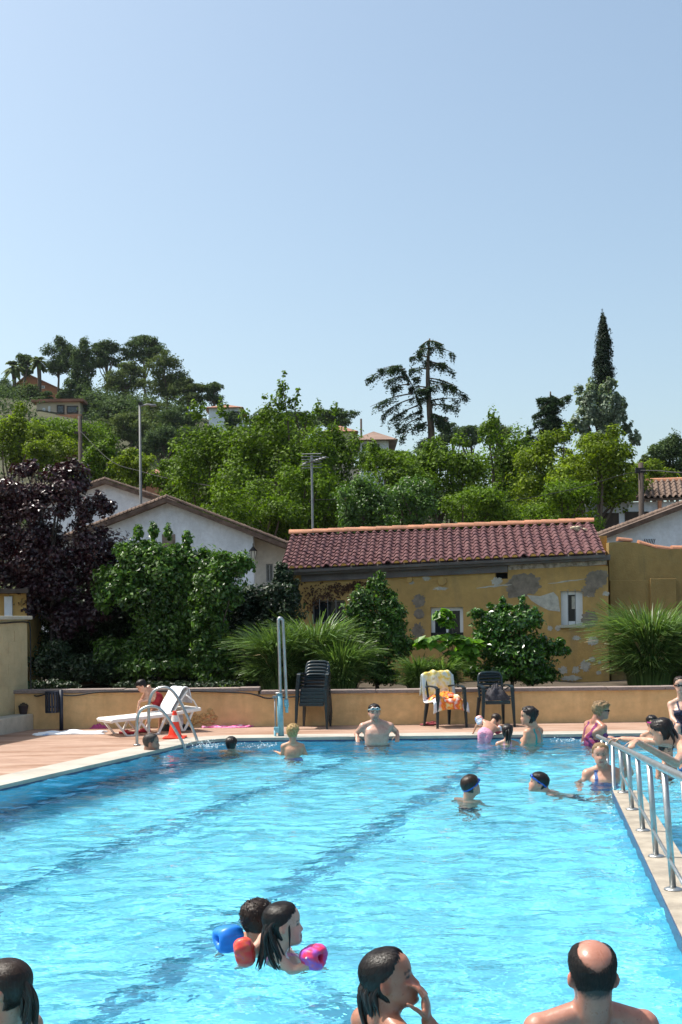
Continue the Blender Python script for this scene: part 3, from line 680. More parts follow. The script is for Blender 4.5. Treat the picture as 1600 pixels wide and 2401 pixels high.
for hh in (h1, h2): window(psA2, hA, *hh, fw=.04, mull=True, sill=False, mat='galv')
mb = MB().box((xl_[0] - oA.x, .7, 0), (ur - oA.x, 9.9, ztop(ur) - .5)); mb.obj('inner_core', MT['white_wall'], hA)
# lantern on its wall
lp = at(594, 1300, 35.8); ln = thing('wall_lantern', 'black iron wall lantern on the white house corner', 'lantern', lp)
mb = MB(); mb.add([(.13 * math.cos(t), .13 * math.sin(t), .10) for t in np.arange(6) * math.pi / 3] + [(.0, 0, .26)], [(i, (i + 1) % 6, 6) for i in range(6)]); mb.tube([(0, 0, .24), (0, 0, .33)], .015, 6); mb.obj('roof_cap', MT['iron'], ln)
mb = MB(); mb.add([(.10 * math.cos(t), .10 * math.sin(t), .10) for t in np.arange(6) * math.pi / 3] + [(.055 * math.cos(t), .055 * math.sin(t), -.16) for t in np.arange(6) * math.pi / 3], [(i, (i + 1) % 6, 6 + (i + 1) % 6, 6 + i) for i in range(6)] + [tuple(range(6, 12))]); mb.obj('glass', MT['glow'], ln)
for t in np.arange(6) * math.pi / 3: mb = MB(); mb.tube([(.105 * math.cos(t), .105 * math.sin(t), .10), (.06 * math.cos(t), .06 * math.sin(t), -.16)], .009, 5); mb.obj('rib', MT['iron'], ln)
mb = MB(); mb.tube([(0, .2, -.05), (0, .12, -.19), (0, 0, -.19), (0, 0, -.15)], .014, 6); mb.obj('bracket', MT['iron'], ln)
hB, oB = gable('white_house', 'farther white gabled house left of the street lamp, half hidden by plum tree', 44, (248, 1129), (394, 1178), (70, 1190), .45, 12, 24)
hG, oG = gable('white_house', 'white gabled house at the right edge with slatted vent under its verge', 32, (1720, 1140), (2040, 1260), (1398, 1262), .45, 9, 36)
plG = Plane((0, 32), (1, 0)); psG = Sub(plG, oG); a, d = plG.sz(1507, 1263); b, c = plG.sz(1535, 1276)
vt = slab_on(psG, [(a, c), (b, c), (b, d), (a, d)], .002, .01).obj('vent', MT['white_wall'], hG)
for k in range(7):
    u = a + (b - a) * (k + .2) / 7; slab_on(psG, [(u, c + .01), (u + .02, c + .01), (u + .06, d - .01), (u + .04, d - .01)], .0105, .016).obj('slot', MT['dark'], vt)
# rear house on the right with visible tile roof
KY = 48; KL, KR, KRl, KRr = at(1452, 1170, KY), at(1680, 1163, KY), at(1452, 1131, KY + 2.4), at(1680, 1124, KY + 2.4)
hK = thing('tiled_house', 'white house with weathered tile roof and dark shutters behind the right gable', 'house', (KL.x, KY, .45)); oK = Vector((KL.x, KY, .45))
nc, nrw = 16, 5; ex2 = (KR - KL) / nc; ey2 = (KRl - KL) / nrw; n2 = ex2.cross(ey2).normalized()
t2 = tile_mesh('tile', ex2, ey2, n2, MT['tile_old'], arch=.09, lift=.03)
V = [KL, KR, KRr, KRl]; V = [v - n2 * .03 - oK for v in V] + [v - n2 * .12 - oK for v in V]
rK = MB().add(V, [(0, 1, 2, 3), (7, 6, 5, 4), (0, 4, 5, 1), (1, 5, 6, 2), (2, 6, 7, 3), (3, 7, 4, 0)]).obj('roof', MT['tile_old'], hK)
for j in range(nrw):
    for i in range(nc): link('tile', t2, rK, loc=KL + ex2 * i + ey2 * j - oK + Vector((0, 0, rnd.uniform(-.01, .01))))
mb = MB(); mb.tube([KRl - oK, KRr - oK], .13, 8); mb.obj('ridge', MT['ridge'], rK)
mb = MB().box((-1.2, .35, 0), (KR.x - KL.x, 5, KL.z - .55)); mb.obj('wall', MT['white_wall'], hK)
for a, b, c, d in ((1410, 1452, 1203, 1240), (1466, 1522, 1200, 1240)):
    p, q = at(a, c, KY + .3), at(b, d, KY + .3); MB().box((p.x - oK.x, .3, q.z - oK.z), (q.x - oK.x, .349, p.z - oK.z)).obj('shutter', MT['wood'], hK)
p, q = at(1545, 1172, KY), at(1553, 1205, KY); MB().box((p.x - oK.x, .05, 0), (q.x - oK.x, .2, KL.z - .52)).obj('porch_post', MT['terracotta'], hK)
# ---- houses on the hill
def hill_house(name, label, Y, px0, px1, py0, py1, wallm, depth, roofm, over=.5, roof='slab', wins=(), rise=1.2):
    a, b = at(px0, py0, Y), at(px1, py1, Y); zb = min(b.z, float(hill((a.x + b.x) / 2, Y)) - .5); o = Vector(((a.x + b.x) / 2, Y, zb)); w2 = (b.x - a.x) / 2
    t = thing(name, label, 'house', o, 0, 'houses on the hill'); hgt = a.z - zb
    MB().box((-w2, 0, 0), (w2, depth, hgt)).obj('wall', wallm, t)
    if roof == 'slab': MB().box((-w2 - over, -over, hgt + .003), (w2 + over, depth + over, hgt + .3)).obj('roof', roofm, t)
    elif roof == 'hip':
        x, y0, y1 = w2 + over, -over, depth + over; r_ = min(x, (y1 - y0) / 2)
        MB().add([(-x, y0, hgt), (x, y0, hgt), (x, y1, hgt), (-x, y1, hgt), (-x + r_, (y0 + y1) / 2, hgt + rise), (x - r_ + .01, (y0 + y1) / 2, hgt + rise)], [(0, 1, 5, 4), (1, 2, 5), (2, 3, 4, 5), (3, 0, 4), (3, 2, 1, 0)]).obj('roof', roofm, t)
    else:   # gable facing the camera
        x = w2 + over; MB().add([(-w2, 0, hgt), (w2, 0, hgt), (w2 * roof, 0, hgt + rise - .15), (-w2, depth, hgt), (w2, depth, hgt), (w2 * roof, depth, hgt + rise - .15)], [(0, 1, 2), (5, 4, 3)]).obj('gable', wallm, t)
        for s_ in (-1, 1):
            e_x = x * s_; V = [(w2 * roof, -over, hgt + rise), (e_x, -over, hgt - .1), (e_x, depth + over, hgt - .1), (w2 * roof, depth + over, hgt + rise)]
            MB().add(V + [(p[0], p[1], p[2] - .2) for p in V], [(0, 1, 2, 3), (7, 6, 5, 4), (0, 4, 5, 1), (1, 5, 6, 2), (2, 6, 7, 3)]).obj('roof', roofm, t)
    for (c0, c1, d0, d1, m_) in wins:
        p, q = at(c0, d0, Y), at(c1, d1, Y)
        wv = MB().box((p.x - o.x, -.12, q.z - zb), (q.x - o.x, -.01, p.z - zb)).obj('window', MT['pvc'] if m_ != 'dark' else MT['wood'], t)
        MB().box((p.x - o.x + .12, -.14, q.z - zb + .12), (q.x - o.x - .12, -.121, p.z - zb - .12)).obj('pane', MT['glass'], wv)
    return t
HR = pm('hill_roof', (.30, .14, .09), .25, .6, .9, fine=.2); HB = pm('hill_roof_brown', (.20, .13, .10), .25, .6, .9)
t = hill_house('hill_house', 'cream flat roofed hillside house with dark balcony below the pines', 135, 86, 188, 944, 982, MT['hillwall'], 7, HR, .5, 'slab', [(101, 107, 957, 972, 'w'), (114, 119, 953, 967, 'w'), (134, 152, 950, 970, 'dark'), (157, 184, 952, 970, 'dark')])
p = at(132, 973, 134.2); q = at(192, 982, 134.2); MB().box((p.x - t.location.x, -1.0, q.z - t.location.z), (q.x - t.location.x, -.15, p.z - t.location.z)).obj('balcony', MT['terracotta'], t)
hill_house('hill_house', 'terracotta walled hilltop house beneath the palms and pines', 172, 28, 142, 915, 945, MT['terracotta'], 9, HR, .5, -.3, [(94, 106, 905, 911, 'w')], 2.3)
hill_house('hill_house', 'white hillside house with low orange hipped roof right of the pines', 125, 490, 562, 957, 996, MT['white_wall'], 6, HR, .45, 'hip', [(549, 561, 965, 978, 'dark')], .9)
hill_house('hill_house', 'pale hillside house with tiled roof under the round dark pine', 120, 765, 830, 1013, 1040, MT['hillwall'], 6, HR, .45, 'hip', [(775, 785, 1018, 1030, 'w')], 1.1)
hill_house('hill_house', 'brown roofed hillside house with white awning left of the big cedar', 104, 846, 912, 1034, 1062, MT['white_wall'], 6, HB, .8, 'hip', [(850, 868, 1042, 1056, 'dark'), (876, 890, 1042, 1056, 'dark')], 1.3)
hill_house('hill_house', 'small brick house with tiled roof low behind the street lamp', 62, 330, 392, 1112, 1150, MT['terracotta'], 5, HR, .35, 'hip', [], .6)
# ---- poles, street lamp, aerial
def pole(name, label, px, ptop, Y, r0, r1, m, zb=.4, cat='pole', group=None):
    p = at(px, ptop, Y); t = thing(name, label, cat, (p.x, Y, zb), 0, group)
    mb = MB(); mb.tube([(0, 0, 0), (0, 0, (p.z - zb) / 2), (0, 0, p.z - zb)], [r0, (r0 + r1) / 2, r1], 10); mb.obj('shaft', m, t, smooth=True); return t, p.z - zb
tl, hh = pole('street_lamp', 'tall slender grey street lamp with short arm behind the white house', 328, 947, 40, .065, .035, pm('lamp_post_grey', (.14, .145, .15), .2, 8, .6), cat='street lamp')
mb = MB(); mb.tube([(0, 0, hh - .08), (.25, 0, hh - .02), (.40, 0, hh - .04)], .03, 8); mb.obj('arm', MT['galv'], tl)
MB().box((.36, -.07, hh - .09), (.55, .07, hh - .02)).obj('lamp_head', MT['galv'], tl, bevel=.02)
MB().box((-.04, -.05, hh - .02), (.10, .05, hh + .05)).obj('bracket', MT['iron'], tl)
t, hh = pole('telegraph_pole', 'brown wooden telegraph pole standing above the purple plum tree', 188, 975, 60, .14, .1, MT['wood'])
MB().box((-.3, -.06, hh - .9), (.3, .06, hh - .8)).obj('crossarm', MT['wood'], t)
t, hhK = pole('telegraph_pole', 'dark wooden telegraph pole by the tiled house at right', 1503, 1085, 40, .11, .085, MT['wood'])
MB().box((-.2, -.1, hhK - .35), (.12, -.0, hhK - .18)).obj('junction_box', MT['iron'], t)
pole('telegraph_pole', 'small distant pole on the skyline between hill houses and cedar', 847, 982, 112, .12, .1, MT['wood'], zb=float(hill(2, 112)) - .3)
def wire(label, pts, r):
    mb = MB(); mb.tube(smooth_path(pts, 40), r, 5); tag(mb.obj('overhead_wire', MT['black_rubber']), label, 'wire')
wire('overhead wire sagging left from the right telegraph pole across the trees', [at(1503, 1107, 39.9), at(1460, 1113, 40), at(1330, 1150, 41), at(1150, 1178, 42), at(960, 1170, 43), at(735, 1172, 44)], .012)
wire('overhead wire leaving the right telegraph pole towards the right edge', [at(1503, 1103, 39.9), at(1545, 1104, 38), at(1600, 1108, 36.5), at(1700, 1104, 35)], .018)
wire('overhead wire dropping from the plum tree pole past the street lamp', [at(188, 1010, 59.9), at(260, 1080, 56), at(330, 1105, 54), at(410, 1125, 52), at(500, 1140, 50)], .013)
an = at(731, 1068, 26.4); ta = thing('tv_aerial', 'tall galvanised mast with many-pronged television aerial behind the annex ridge', 'aerial', (an.x, 26.4, .45))
zt = an.z - .45; mb = MB(); mb.tube([(.02, 0, 0), (0, 0, zt)], .025, 8); mb.obj('mast', MT['galv'], ta)
bz = zt - .17
mb = MB(); mb.tube([(-.2, 0, bz - .02), (.32, -.1, bz + .12)], .014, 6); mb.obj('boom', MT['galv'], ta)
for k in range(6):
    z = zt + .03 - k * .062; mb = MB(); mb.tube([(-.22, -.03, z), (.22 if k not in (1, 2) else .2, -.03, z + .006)], .0085, 5); mb.obj('reflector_rod', MT['galv'], ta)
for k in range(6):
    t_ = k / 5; c = Vector((-.05 + .36 * t_, -.02 - .08 * t_, bz + .02 + .10 * t_)); mb = MB(); mb.tube([c + Vector((-.07, -.1, .0)), c + Vector((.07, .1, 0))], .007, 5); mb.obj('director_rod', MT['galv'], ta)
# ================================================================== VEGETATION
LM = dict(
    plane=leafmat('leaf_plane', (.030, .066, .004), (.165, .27, .016), .34, .55, .2),
    lime=leafmat('leaf_lime', (.05, .088, .005), (.23, .31, .02), .38, .55, .2),
    pine=leafmat('needles_pine', (.030, .058, .026), (.115, .17, .062), .2, .7, .1),
    pine2=leafmat('needles_pine_olive', (.046, .072, .026), (.155, .20, .068), .22, .7, .1),
    cedar=leafmat('needles_cedar', (.018, .040, .024), (.07, .12, .055), .12, .7, .1),
    cypress=leafmat('needles_cypress', (.006, .018, .009), (.026, .052, .020), .05, .6, .2),
    poplar=leafmat('leaf_poplar', (.075, .115, .07), (.30, .37, .29), .3, .5),
    plum=leafmat('leaf_plum', (.012, .004, .006), (.060, .020, .026), .12, .3, .5, (1.6, .7, .6)),
    shrub=leafmat('leaf_shrub', (.020, .058, .008), (.125, .24, .04), .34, .4, .5),
    laurel=leafmat('leaf_laurel', (.014, .05, .006), (.09, .22, .025), .28, .28, .7),
    fig=leafmat('leaf_fig', (.055, .14, .012), (.17, .34, .035), .4, .4),
    ivy=leafmat('leaf_ivy', (.008, .022, .008), (.04, .075, .03), .12, .45, .35),
    dry=leafmat('leaf_dry_ivy', (.05, .022, .010), (.13, .06, .03), .1, .7),
    grass=leafmat('blade_pampas', (.035, .08, .018), (.17, .27, .085), .32, .4, .45),
    straw=leafmat('blade_straw', (.25, .18, .09), (.5, .4, .24), .2, .6),
)
def unit(v): return v / (np.linalg.norm(v, axis=-1, keepdims=True) + 1e-9)
def leaves(P, Nn, size, rg, asp=.62, fold=.18):
    n = len(P); a = unit(rg.normal(size=(n, 3))); u = unit(np.cross(a, Nn)); v = np.cross(Nn, u); s = (size * rg.uniform(.65, 1.3, n))[:, None]
    V = np.stack([P - u * s * .5, P + v * s * asp * .5 + Nn * s * fold * .5, P + u * s * .5, P - v * s * asp * .5 + Nn * s * fold * .5], 1).reshape(-1, 3)
    b = np.arange(n)[:, None] * 4; return V, np.concatenate([b + [0, 1, 2], b + [0, 2, 3]])
def blobs(rg, ell, n, sub=9, subr=.42, inner=.25, up=.45, rand=.75, flat=1.0):
    """points and normals: leaves on many small lumps that cover the given ellipsoids"""
    E = np.array(ell, float); vol = (E[:, 3] * E[:, 4] + E[:, 4] * E[:, 5] + E[:, 3] * E[:, 5]); cnt = np.maximum(6, (n * vol / vol.sum())).astype(int)
    Ps, Ns = [], []
    for e, m in zip(E, cnt):
        k = max(3, int(sub)); d = unit(rg.normal(size=(k, 3))); d[:, 2] = d[:, 2] * .9 + .1
        c = e[:3] + d * e[3:] * rg.uniform(.45, .86, (k, 1)); r = e[3:] * rg.uniform(subr * .65, subr * 1.3, (k, 1)) * np.array([1, 1, flat])
        j = rg.integers(0, k, m); q = unit(rg.normal(size=(m, 3))); rad = np.where(rg.random(m) < inner, rg.random(m) ** .5, rg.uniform(.6, 1.22, m))[:, None]
        Ps.append(c[j] + q * r[j] * rad); Ns.append(unit(q * .7 + unit((c[j] - e[:3]) / e[3:]) * .35 + rg.normal(size=(m, 3)) * rand * .6 + np.array([0, 0, up])))
    return np.concatenate(Ps), np.concatenate(Ns)
def limbs(base, ell, r0, rg, fork=.45, n=7):
    """trunk with limbs reaching into the crown lumps"""
    mb = MB(); base = np.array(base, float); E = np.array(ell, float); top = E[:, :3].mean(0); top = base + (top - base) * np.array([.8, .8, 1]); f = base + (top - base) * fork + rg.normal(0, .02, 3) * np.linalg.norm(top - base)
    mid = (base + f) / 2 + rg.normal(0, .03, 3) * np.linalg.norm(f - base)
    mb.tube(smooth_path([base, mid, f, (f + top) / 2, top], 12), np.linspace(r0, r0 * .35, 12), 8)
    order = rg.permutation(len(E))[:n]
    for i in order:
        c = E[i, :3]; s = f + (top - f) * rg.uniform(0, .5); m = (s + c) / 2 + rg.normal(0, .06, 3) * np.linalg.norm(c - s) + np.array([0, 0, .05 * np.linalg.norm(c - s)])
        mb.tube(smooth_path([s, m, c], 8), np.linspace(r0 * .5, r0 * .1, 8), 6)
    return mb
def tree(name, label, cat, base, ell, n, size, lm, r0, seed, asp=.62, group=None, bark='bark', **kw):
    rg = np.random.default_rng(seed); base = np.array(tuple(base)); E = np.array(ell, float); E[:, :3] -= base
    t = thing(name, label, cat, tuple(base), 0, group)
    limbs((0, 0, 0), E, r0, rg).obj('trunk', MT[bark], t, smooth=True)
    P, Nn = blobs(rg, E, n, **kw); V, F = leaves(P, Nn, size, rg, asp)
    link('crown', fast('crown', V, F, LM[lm]), t); return t
def pxell(Y, lst, dy=.8):
    """ellipsoids given as (px, py, half width px, half height px[, depth offset])"""
    out = []
    for q in lst:
        px, py, a, b = q[:4]; yy = Y + (q[4] if len(q) > 4 else 0); p = at(px, py, yy); out.append((p.x, p.y, p.z, a * yy / F_PX, max(a, b) * .85 * yy / F_PX * dy, b * yy / F_PX))
    return out
def auto(px, top, bot, hw, Y, seed, k=9, dy=.9):
    """crown filling the pixel box with k ragged lumps"""
    r = random.Random(seed); L = []
    cy = (top + bot) / 2; hh = (bot - top) / 2; L.append((px, cy, hw * .62, hh * .68))
    for i in range(k):
        a = r.uniform(0, 2 * math.pi); q = r.uniform(.45, .75); L.append((px + math.cos(a) * hw * q, cy - math.sin(a) * hh * q, hw * r.uniform(.34, .54), hh * r.uniform(.3, .47), r.uniform(-.5, .5) * hw * Y / F_PX))
    L.append((px + r.uniform(-.15, .15) * hw, top + hh * .25, hw * .3, hh * .27))
    return pxell(Y, L, dy)
GZ0 = .45
# ---- leafy green trees behind the annex
def grove(px, top, bot, hw, Y, lm, n, size, seed, label, extra=(), cat='tree', name='leafy_tree', k=11, group='leafy trees behind the annex'):
    E = auto(px, top, bot, hw * 1.18, Y, seed, k + 2) + pxell(Y, list(extra)); p = at(px, bot, Y)
    return tree(name, label, cat, (p.x, Y, GZ0 if Y < 62 else float(hill(p.x, Y)) - .2), E, int(n * 1.65), size * .92, lm, .16, seed, group=group, sub=22, subr=.4)
grove(490, 985, 1270, 95, 52, 'plane', 9000, .17, 21, 'broad bright green tree left of centre above the white house roof', [(462, 965, 22, 30), (520, 960, 18, 28)])
grove(650, 985, 1290, 140, 50, 'plane', 14000, .17, 22, 'tallest bright green tree with leafy spire at centre behind the aerial', [(664, 905, 16, 20), (655, 940, 28, 26), (690, 945, 18, 22), (645, 975, 48, 30), (622, 930, 8, 11), (668, 878, 7, 10), (698, 918, 8, 12), (610, 985, 20, 20), (720, 985, 26, 24), (575, 975, 14, 22)])
grove(775, 985, 1270, 75, 53, 'plane', 7500, .16, 23, 'bright green tree right of the aerial with upright shoots', [(748, 962, 14, 26), (785, 962, 11, 22)])
grove(905, 1058, 1260, 82, 49, 'plane', 7000, .16, 24, 'rounded green tree behind the middle of the annex roof', [(880, 1050, 20, 20)])
grove(1040, 1035, 1260, 95, 51, 'plane', 8500, .16, 25, 'green tree in front of the tall cedar trunk', [(1010, 1040, 24, 22), (1080, 1035, 22, 22)])
grove(1160, 985, 1260, 82, 53, 'plane', 8000, .16, 26, 'green tree with narrow leafy top right of the cedar', [(1155, 985, 15, 32), (1140, 1010, 24, 24)])
grove(1290, 1020, 1260, 95, 50, 'lime', 8500, .16, 27, 'yellow green tree left of the silver poplar', [(1325, 1015, 28, 26), (1290, 1030, 36, 22)])
grove(1405, 1015, 1235, 92, 48, 'lime', 8500, .16, 28, 'yellow green tree below the silver poplar and cypress', [(1445, 1020, 28, 26), (1390, 1035, 36, 22), (1470, 1060, 24, 26)])
grove(1525, 1075, 1150, 50, 60, 'lime', 2500, .16, 29, 'low bushy green tree behind the right telegraph pole')
grove(850, 1110, 1290, 60, 41, 'shrub', 5000, .12, 30, 'dark bushy thicket tree directly behind the annex ridge beside the mast')
grove(1120, 1140, 1290, 90, 42, 'plane', 6000, .12, 31, 'low leafy tree directly behind the right half of the annex ridge')
grove(590, 1120, 1330, 110, 44, 'plane', 8000, .13, 32, 'dark leafy tree tucked between white house and annex')
grove(1330, 1120, 1270, 90, 43, 'plane', 5500, .12, 33, 'low leafy tree behind the right end of the annex ridge')
grove(985, 1120, 1290, 75, 43, 'shrub', 5000, .12, 34, 'low dark leafy tree behind the middle of the annex ridge')
grove(720, 1080, 1290, 75, 45, 'plane', 6000, .13, 35, 'dense leafy tree right behind the aerial mast')
# left, in front of the hill
grove(50, 975, 1120, 62, 66, 'lime', 5500, .18, 36, 'yellow green tree at the left frame edge above the plum tree', [(48, 962, 16, 22)])
grove(135, 1010, 1130, 60, 64, 'lime', 4500, .17, 37, 'yellow green tree just left of the brown telegraph pole')
grove(245, 1040, 1150, 50, 58, 'plane', 4500, .15, 38, 'green tree between telegraph pole and street lamp', [(262, 1035, 16, 18)])
grove(310, 1050, 1160, 45, 57, 'lime', 3500, .15, 39, 'small green tree behind the street lamp shaft')
grove(100, 975, 1075, 130, 84, 'plane', 7000, .22, 40, 'wide dark green tree mass on the hill foot at left')
grove(415, 1070, 1200, 60, 56, 'plane', 5000, .15, 41, 'green tree rising over the verge of the white house')
grove(560, 1000, 1120, 80, 60, 'plane', 5000, .17, 42, 'green tree in the second row left of the centre spire')
grove(1230, 1050, 1200, 70, 58, 'plane', 5000, .16, 43, 'green tree in the second row below the small dark cedar')
# ---- pines and shrubs on the hill: px, top, bottom, half width, distance, leaf, label
HT = [(137, 787, 885, 31, 165, 'pine', 'tall umbrella pine with bare trunk left on the hilltop'), (195, 792, 945, 27, 163, 'pine', 'narrow tall pine second from left on the hilltop'),
      (253, 795, 872, 36, 166, 'pine', 'round crowned pine in the middle of the hilltop row'), (335, 785, 858, 46, 168, 'pine', 'highest broad pine on the hilltop'),
      (300, 848, 938, 47, 155, 'pine2', 'wide olive pine below the highest pine'), (387, 828, 940, 42, 152, 'pine2', 'wide olive pine at the right shoulder of the hill'),
      (440, 884, 955, 38, 150, 'pine2', 'sloping pine crown descending the hill to the right'), (500, 897, 948, 26, 150, 'pine', 'small round pine at the right end of the hill row'),
      (59, 830, 885, 19, 168, 'pine', 'small dark tree between the two palms'), (165, 890, 945, 27, 150, 'pine', 'dark bush between cream house and pine trunks'),
      (72, 900, 962, 28, 150, 'pine2', 'rounded grey green bush before the terracotta house'), (112, 918, 955, 22, 148, 'pine', 'low dark bush above the cream hill house'),
      (10, 885, 975, 30, 150, 'pine', 'dark tree mass on the hill at the left edge'), (215, 925, 1000, 36, 138, 'pine', 'dark tree right of the cream hill house'),
      (270, 935, 1005, 42, 136, 'pine', 'dark tree on the slope below the umbrella pines'), (360, 940, 1015, 46, 134, 'pine2', 'olive tree on the slope under the wide pines'),
      (425, 950, 1030, 44, 130, 'pine', 'dark tree on the slope left of the white hill house'), (250, 985, 1040, 36, 120, 'pine2', 'greyish bush on the lower slope'),
      (310, 968, 1045, 45, 118, 'pine2', 'grey green tree on the lower slope by the lamp head'), (385, 1003, 1095, 48, 108, 'pine', 'round dark tree low on the slope right of the lamp'),
      (455, 1000, 1080, 45, 110, 'pine', 'dark tree on the slope beneath the white hill house'), (200, 1000, 1060, 40, 112, 'pine', 'dark tree on the slope behind the telegraph pole'),
      (790, 956, 1004, 42, 132, 'pine', 'flat topped dark pine on the skyline right of centre'), (1055, 992, 1045, 38, 118, 'pine', 'dark pine group on the skyline right of the cedar'),
      (1165, 980, 1045, 32, 112, 'pine2', 'thin greyish tree on the skyline right of the cedar'), (1100, 996, 1050, 28, 116, 'pine', 'dark pine between the cedar and the thin greyish tree'),
      (545, 962, 1015, 16, 122, 'pine', 'narrow dark tree beside the white hill house'), (700, 965, 1040, 40, 118, 'pine', 'dark tree on the ridge behind the centre spire'),
      (640, 960, 1060, 50, 120, 'pine', 'dark tree on the ridge left of the centre spire'), (900, 1050, 1110, 60, 92, 'plane', 'leafy tree below the brown roofed hill house'),
      (780, 1035, 1100, 45, 95, 'pine', 'dark tree below the pale hill house'), (1010, 1040, 1100, 60, 90, 'pine', 'dark tree at the foot of the cedar'),
      (1580, 1018, 1140, 46, 70, 'pine', 'dark pine at the right frame edge'), (1530, 1052, 1120, 24, 72, 'pine2', 'small pine left of the right edge pine')]
for i, (px, top, bot, hw, Y, lm, label) in enumerate(HT):
    E = auto(px, top, bot, hw * 1.22, Y, 100 + i, 10, .9); p = at(px, bot, Y); zb = float(hill(p.x, Y)) - .4
    area = hw * (bot - top); n = int(min(7500, 1500 + area * 1.35)); s = .31 * Y / 150 + .06
    tree('hill_tree', label, 'tree', (p.x + (.25 if i % 2 else -.2), Y, min(zb, p.z - .6)), E, n, s, lm, .22, 200 + i, asp=.4, group='trees on the hill', sub=18, subr=.46, flat=.8, inner=.25)
# ---- unbroken scrub that covers the hill between the trees
rg = np.random.default_rng(61); El = []
for _ in range(520):
    Yq = rg.uniform(74, 172); Xq = (rg.uniform(-60, 1230) - 800) / F_PX * Yq; r_q = rg.uniform(.9, 2.1)
    pq = Xq / Yq * F_PX + 800
    if Yq > 92 and (70 < pq < 205 or 470 < pq < 580 or 745 < pq < 930): continue
    El.append((Xq, Yq, float(hill(Xq, Yq)) + r_q * .45, r_q, r_q, r_q * rg.uniform(.6, 1.0)))
P, Nn = blobs(rg, El, 52000, sub=8, subr=.55, inner=.1); V, F = leaves(P, Nn, .34, rg, .55)
o = link('hillside_scrub', fast('hillside_scrub', V, F, LM['pine'])); o['kind'] = 'stuff'; o['label'] = 'dark green scrub covering the hillside between the trees'
# ---- palms
def palm(px, top, hw, Y, seed, label):
    p = at(px, top + hw * .9, Y); zb = float(hill(p.x, Y)) - .3; t = thing('palm_tree', label, 'palm tree', (p.x, Y, zb), 0, 'palms on the hill'); rg = np.random.default_rng(seed)
    mb = MB(); mb.tube([(0, 0, 0), (.1, 0, (p.z - zb) / 2), (0, 0, p.z - zb)], [.35, .26, .3], 8); mb.obj('trunk', MT['bark'], t, smooth=True)
    Vs, Fs, n0 = [], [], 0; L = hw * Y / F_PX
    for k in range(46):
        a = rg.uniform(0, 6.28); el = rg.uniform(-.7, 1.3); d = np.array([math.cos(a) * math.cos(el), math.sin(a) * math.cos(el), math.sin(el)]); q = np.linspace(0, 1, 7)[:, None]
        c = np.array([0, 0, p.z - zb]) + d * q * L * 1.1 + np.array([0, 0, -1]) * q ** 2 * L * .55; s = unit(np.cross(d, [0, 0, 1.0])) * (np.sin(q * 3.0) * .22 + .02) * L
        V = np.concatenate([c - s - [0, 0, .1 * L * 0.6], c, c + s - [0, 0, .1 * L * .6]]); m = 7
        for i in range(m - 1): Fs += [(n0 + i, n0 + i + 1, n0 + m + i + 1, n0 + m + i), (n0 + m + i, n0 + m + i + 1, n0 + 2 * m + i + 1, n0 + 2 * m + i)]
        Vs.append(V); n0 += 3 * m
    link('crown', fast('crown', np.concatenate(Vs), Fs, LM['pine2']), t)
palm(32, 836, 26, 158, 1, 'left palm with dense drooping crown on the hill'); palm(91, 826, 22, 158, 2, 'slim palm right of the dense palm on the hill')
# ---- cypress, poplar, small cedar
E = []
for i in range(26):
    t = i / 25; py = 752 + t * 300; hw = np.interp(t, [0, .06, .16, .33, .5, 1], [4, 8, 13, 18, 20, 20]); E.append((1416 + .6 * math.sin(i * 2.4) - 1.5 + 3.5 * t, py, hw, 17))
p = at(1417, 1100, 76); tree('cypress_tree', 'tall dark pencil cypress rising above the silver poplar', 'tree', (p.x, 76, float(hill(p.x, 76)) - .2), pxell(76, E), 30000, .18, 'cypress', .2, 301, asp=.35, sub=9, subr=.8, inner=.15, up=.3)
E = pxell(66, [(1400, 960, 44, 56), (1372, 930, 28, 34), (1425, 925, 30, 32), (1360, 985, 28, 36), (1440, 985, 30, 40), (1455, 950, 15, 22), (1385, 905, 16, 18), (1432, 900, 14, 16), (1490, 1030, 16, 22), (1470, 1005, 16, 18), (1400, 1030, 60, 36)])
p = at(1405, 1100, 66); tree('poplar_tree', 'silvery white poplar in front of the dark cypress', 'tree', (p.x, 66, GZ0), E, 9000, .21, 'poplar', .22, 302, sub=16, subr=.32)
def tuft_line(rg, a, b, n, w, drop, Vs, Ns, sag=.12):
    """foliage pads hanging along a branch from a to b"""
    a, b = np.array(tuple(a)), np.array(tuple(b)); L = np.linalg.norm(b - a); cl = rg.random(max(4, int(L * 3))); t = np.clip(cl[rg.integers(0, len(cl), n)] ** .7 + rg.normal(0, .045, n), 0, 1.04); side = unit(np.cross(b - a, [0, 0, 1.0]))
    c = a + (b - a) * t[:, None]; c[:, 2] += L * (.07 * np.sin(t * 3.0) - sag * t ** 2 * .6)
    ww = w * np.sin(.35 + t * 2.5)[:, None]; c = c + side * rg.normal(0, 1, (n, 1)) * ww * .55 + (b - a) / L * rg.normal(0, 1, (n, 1)) * ww * .35
    c[:, 2] -= np.abs(rg.normal(0, 1, n)) * drop; Vs.append(c); Ns.append(unit(rg.normal(size=(n, 3)) * .6 + [0, 0, 1]))
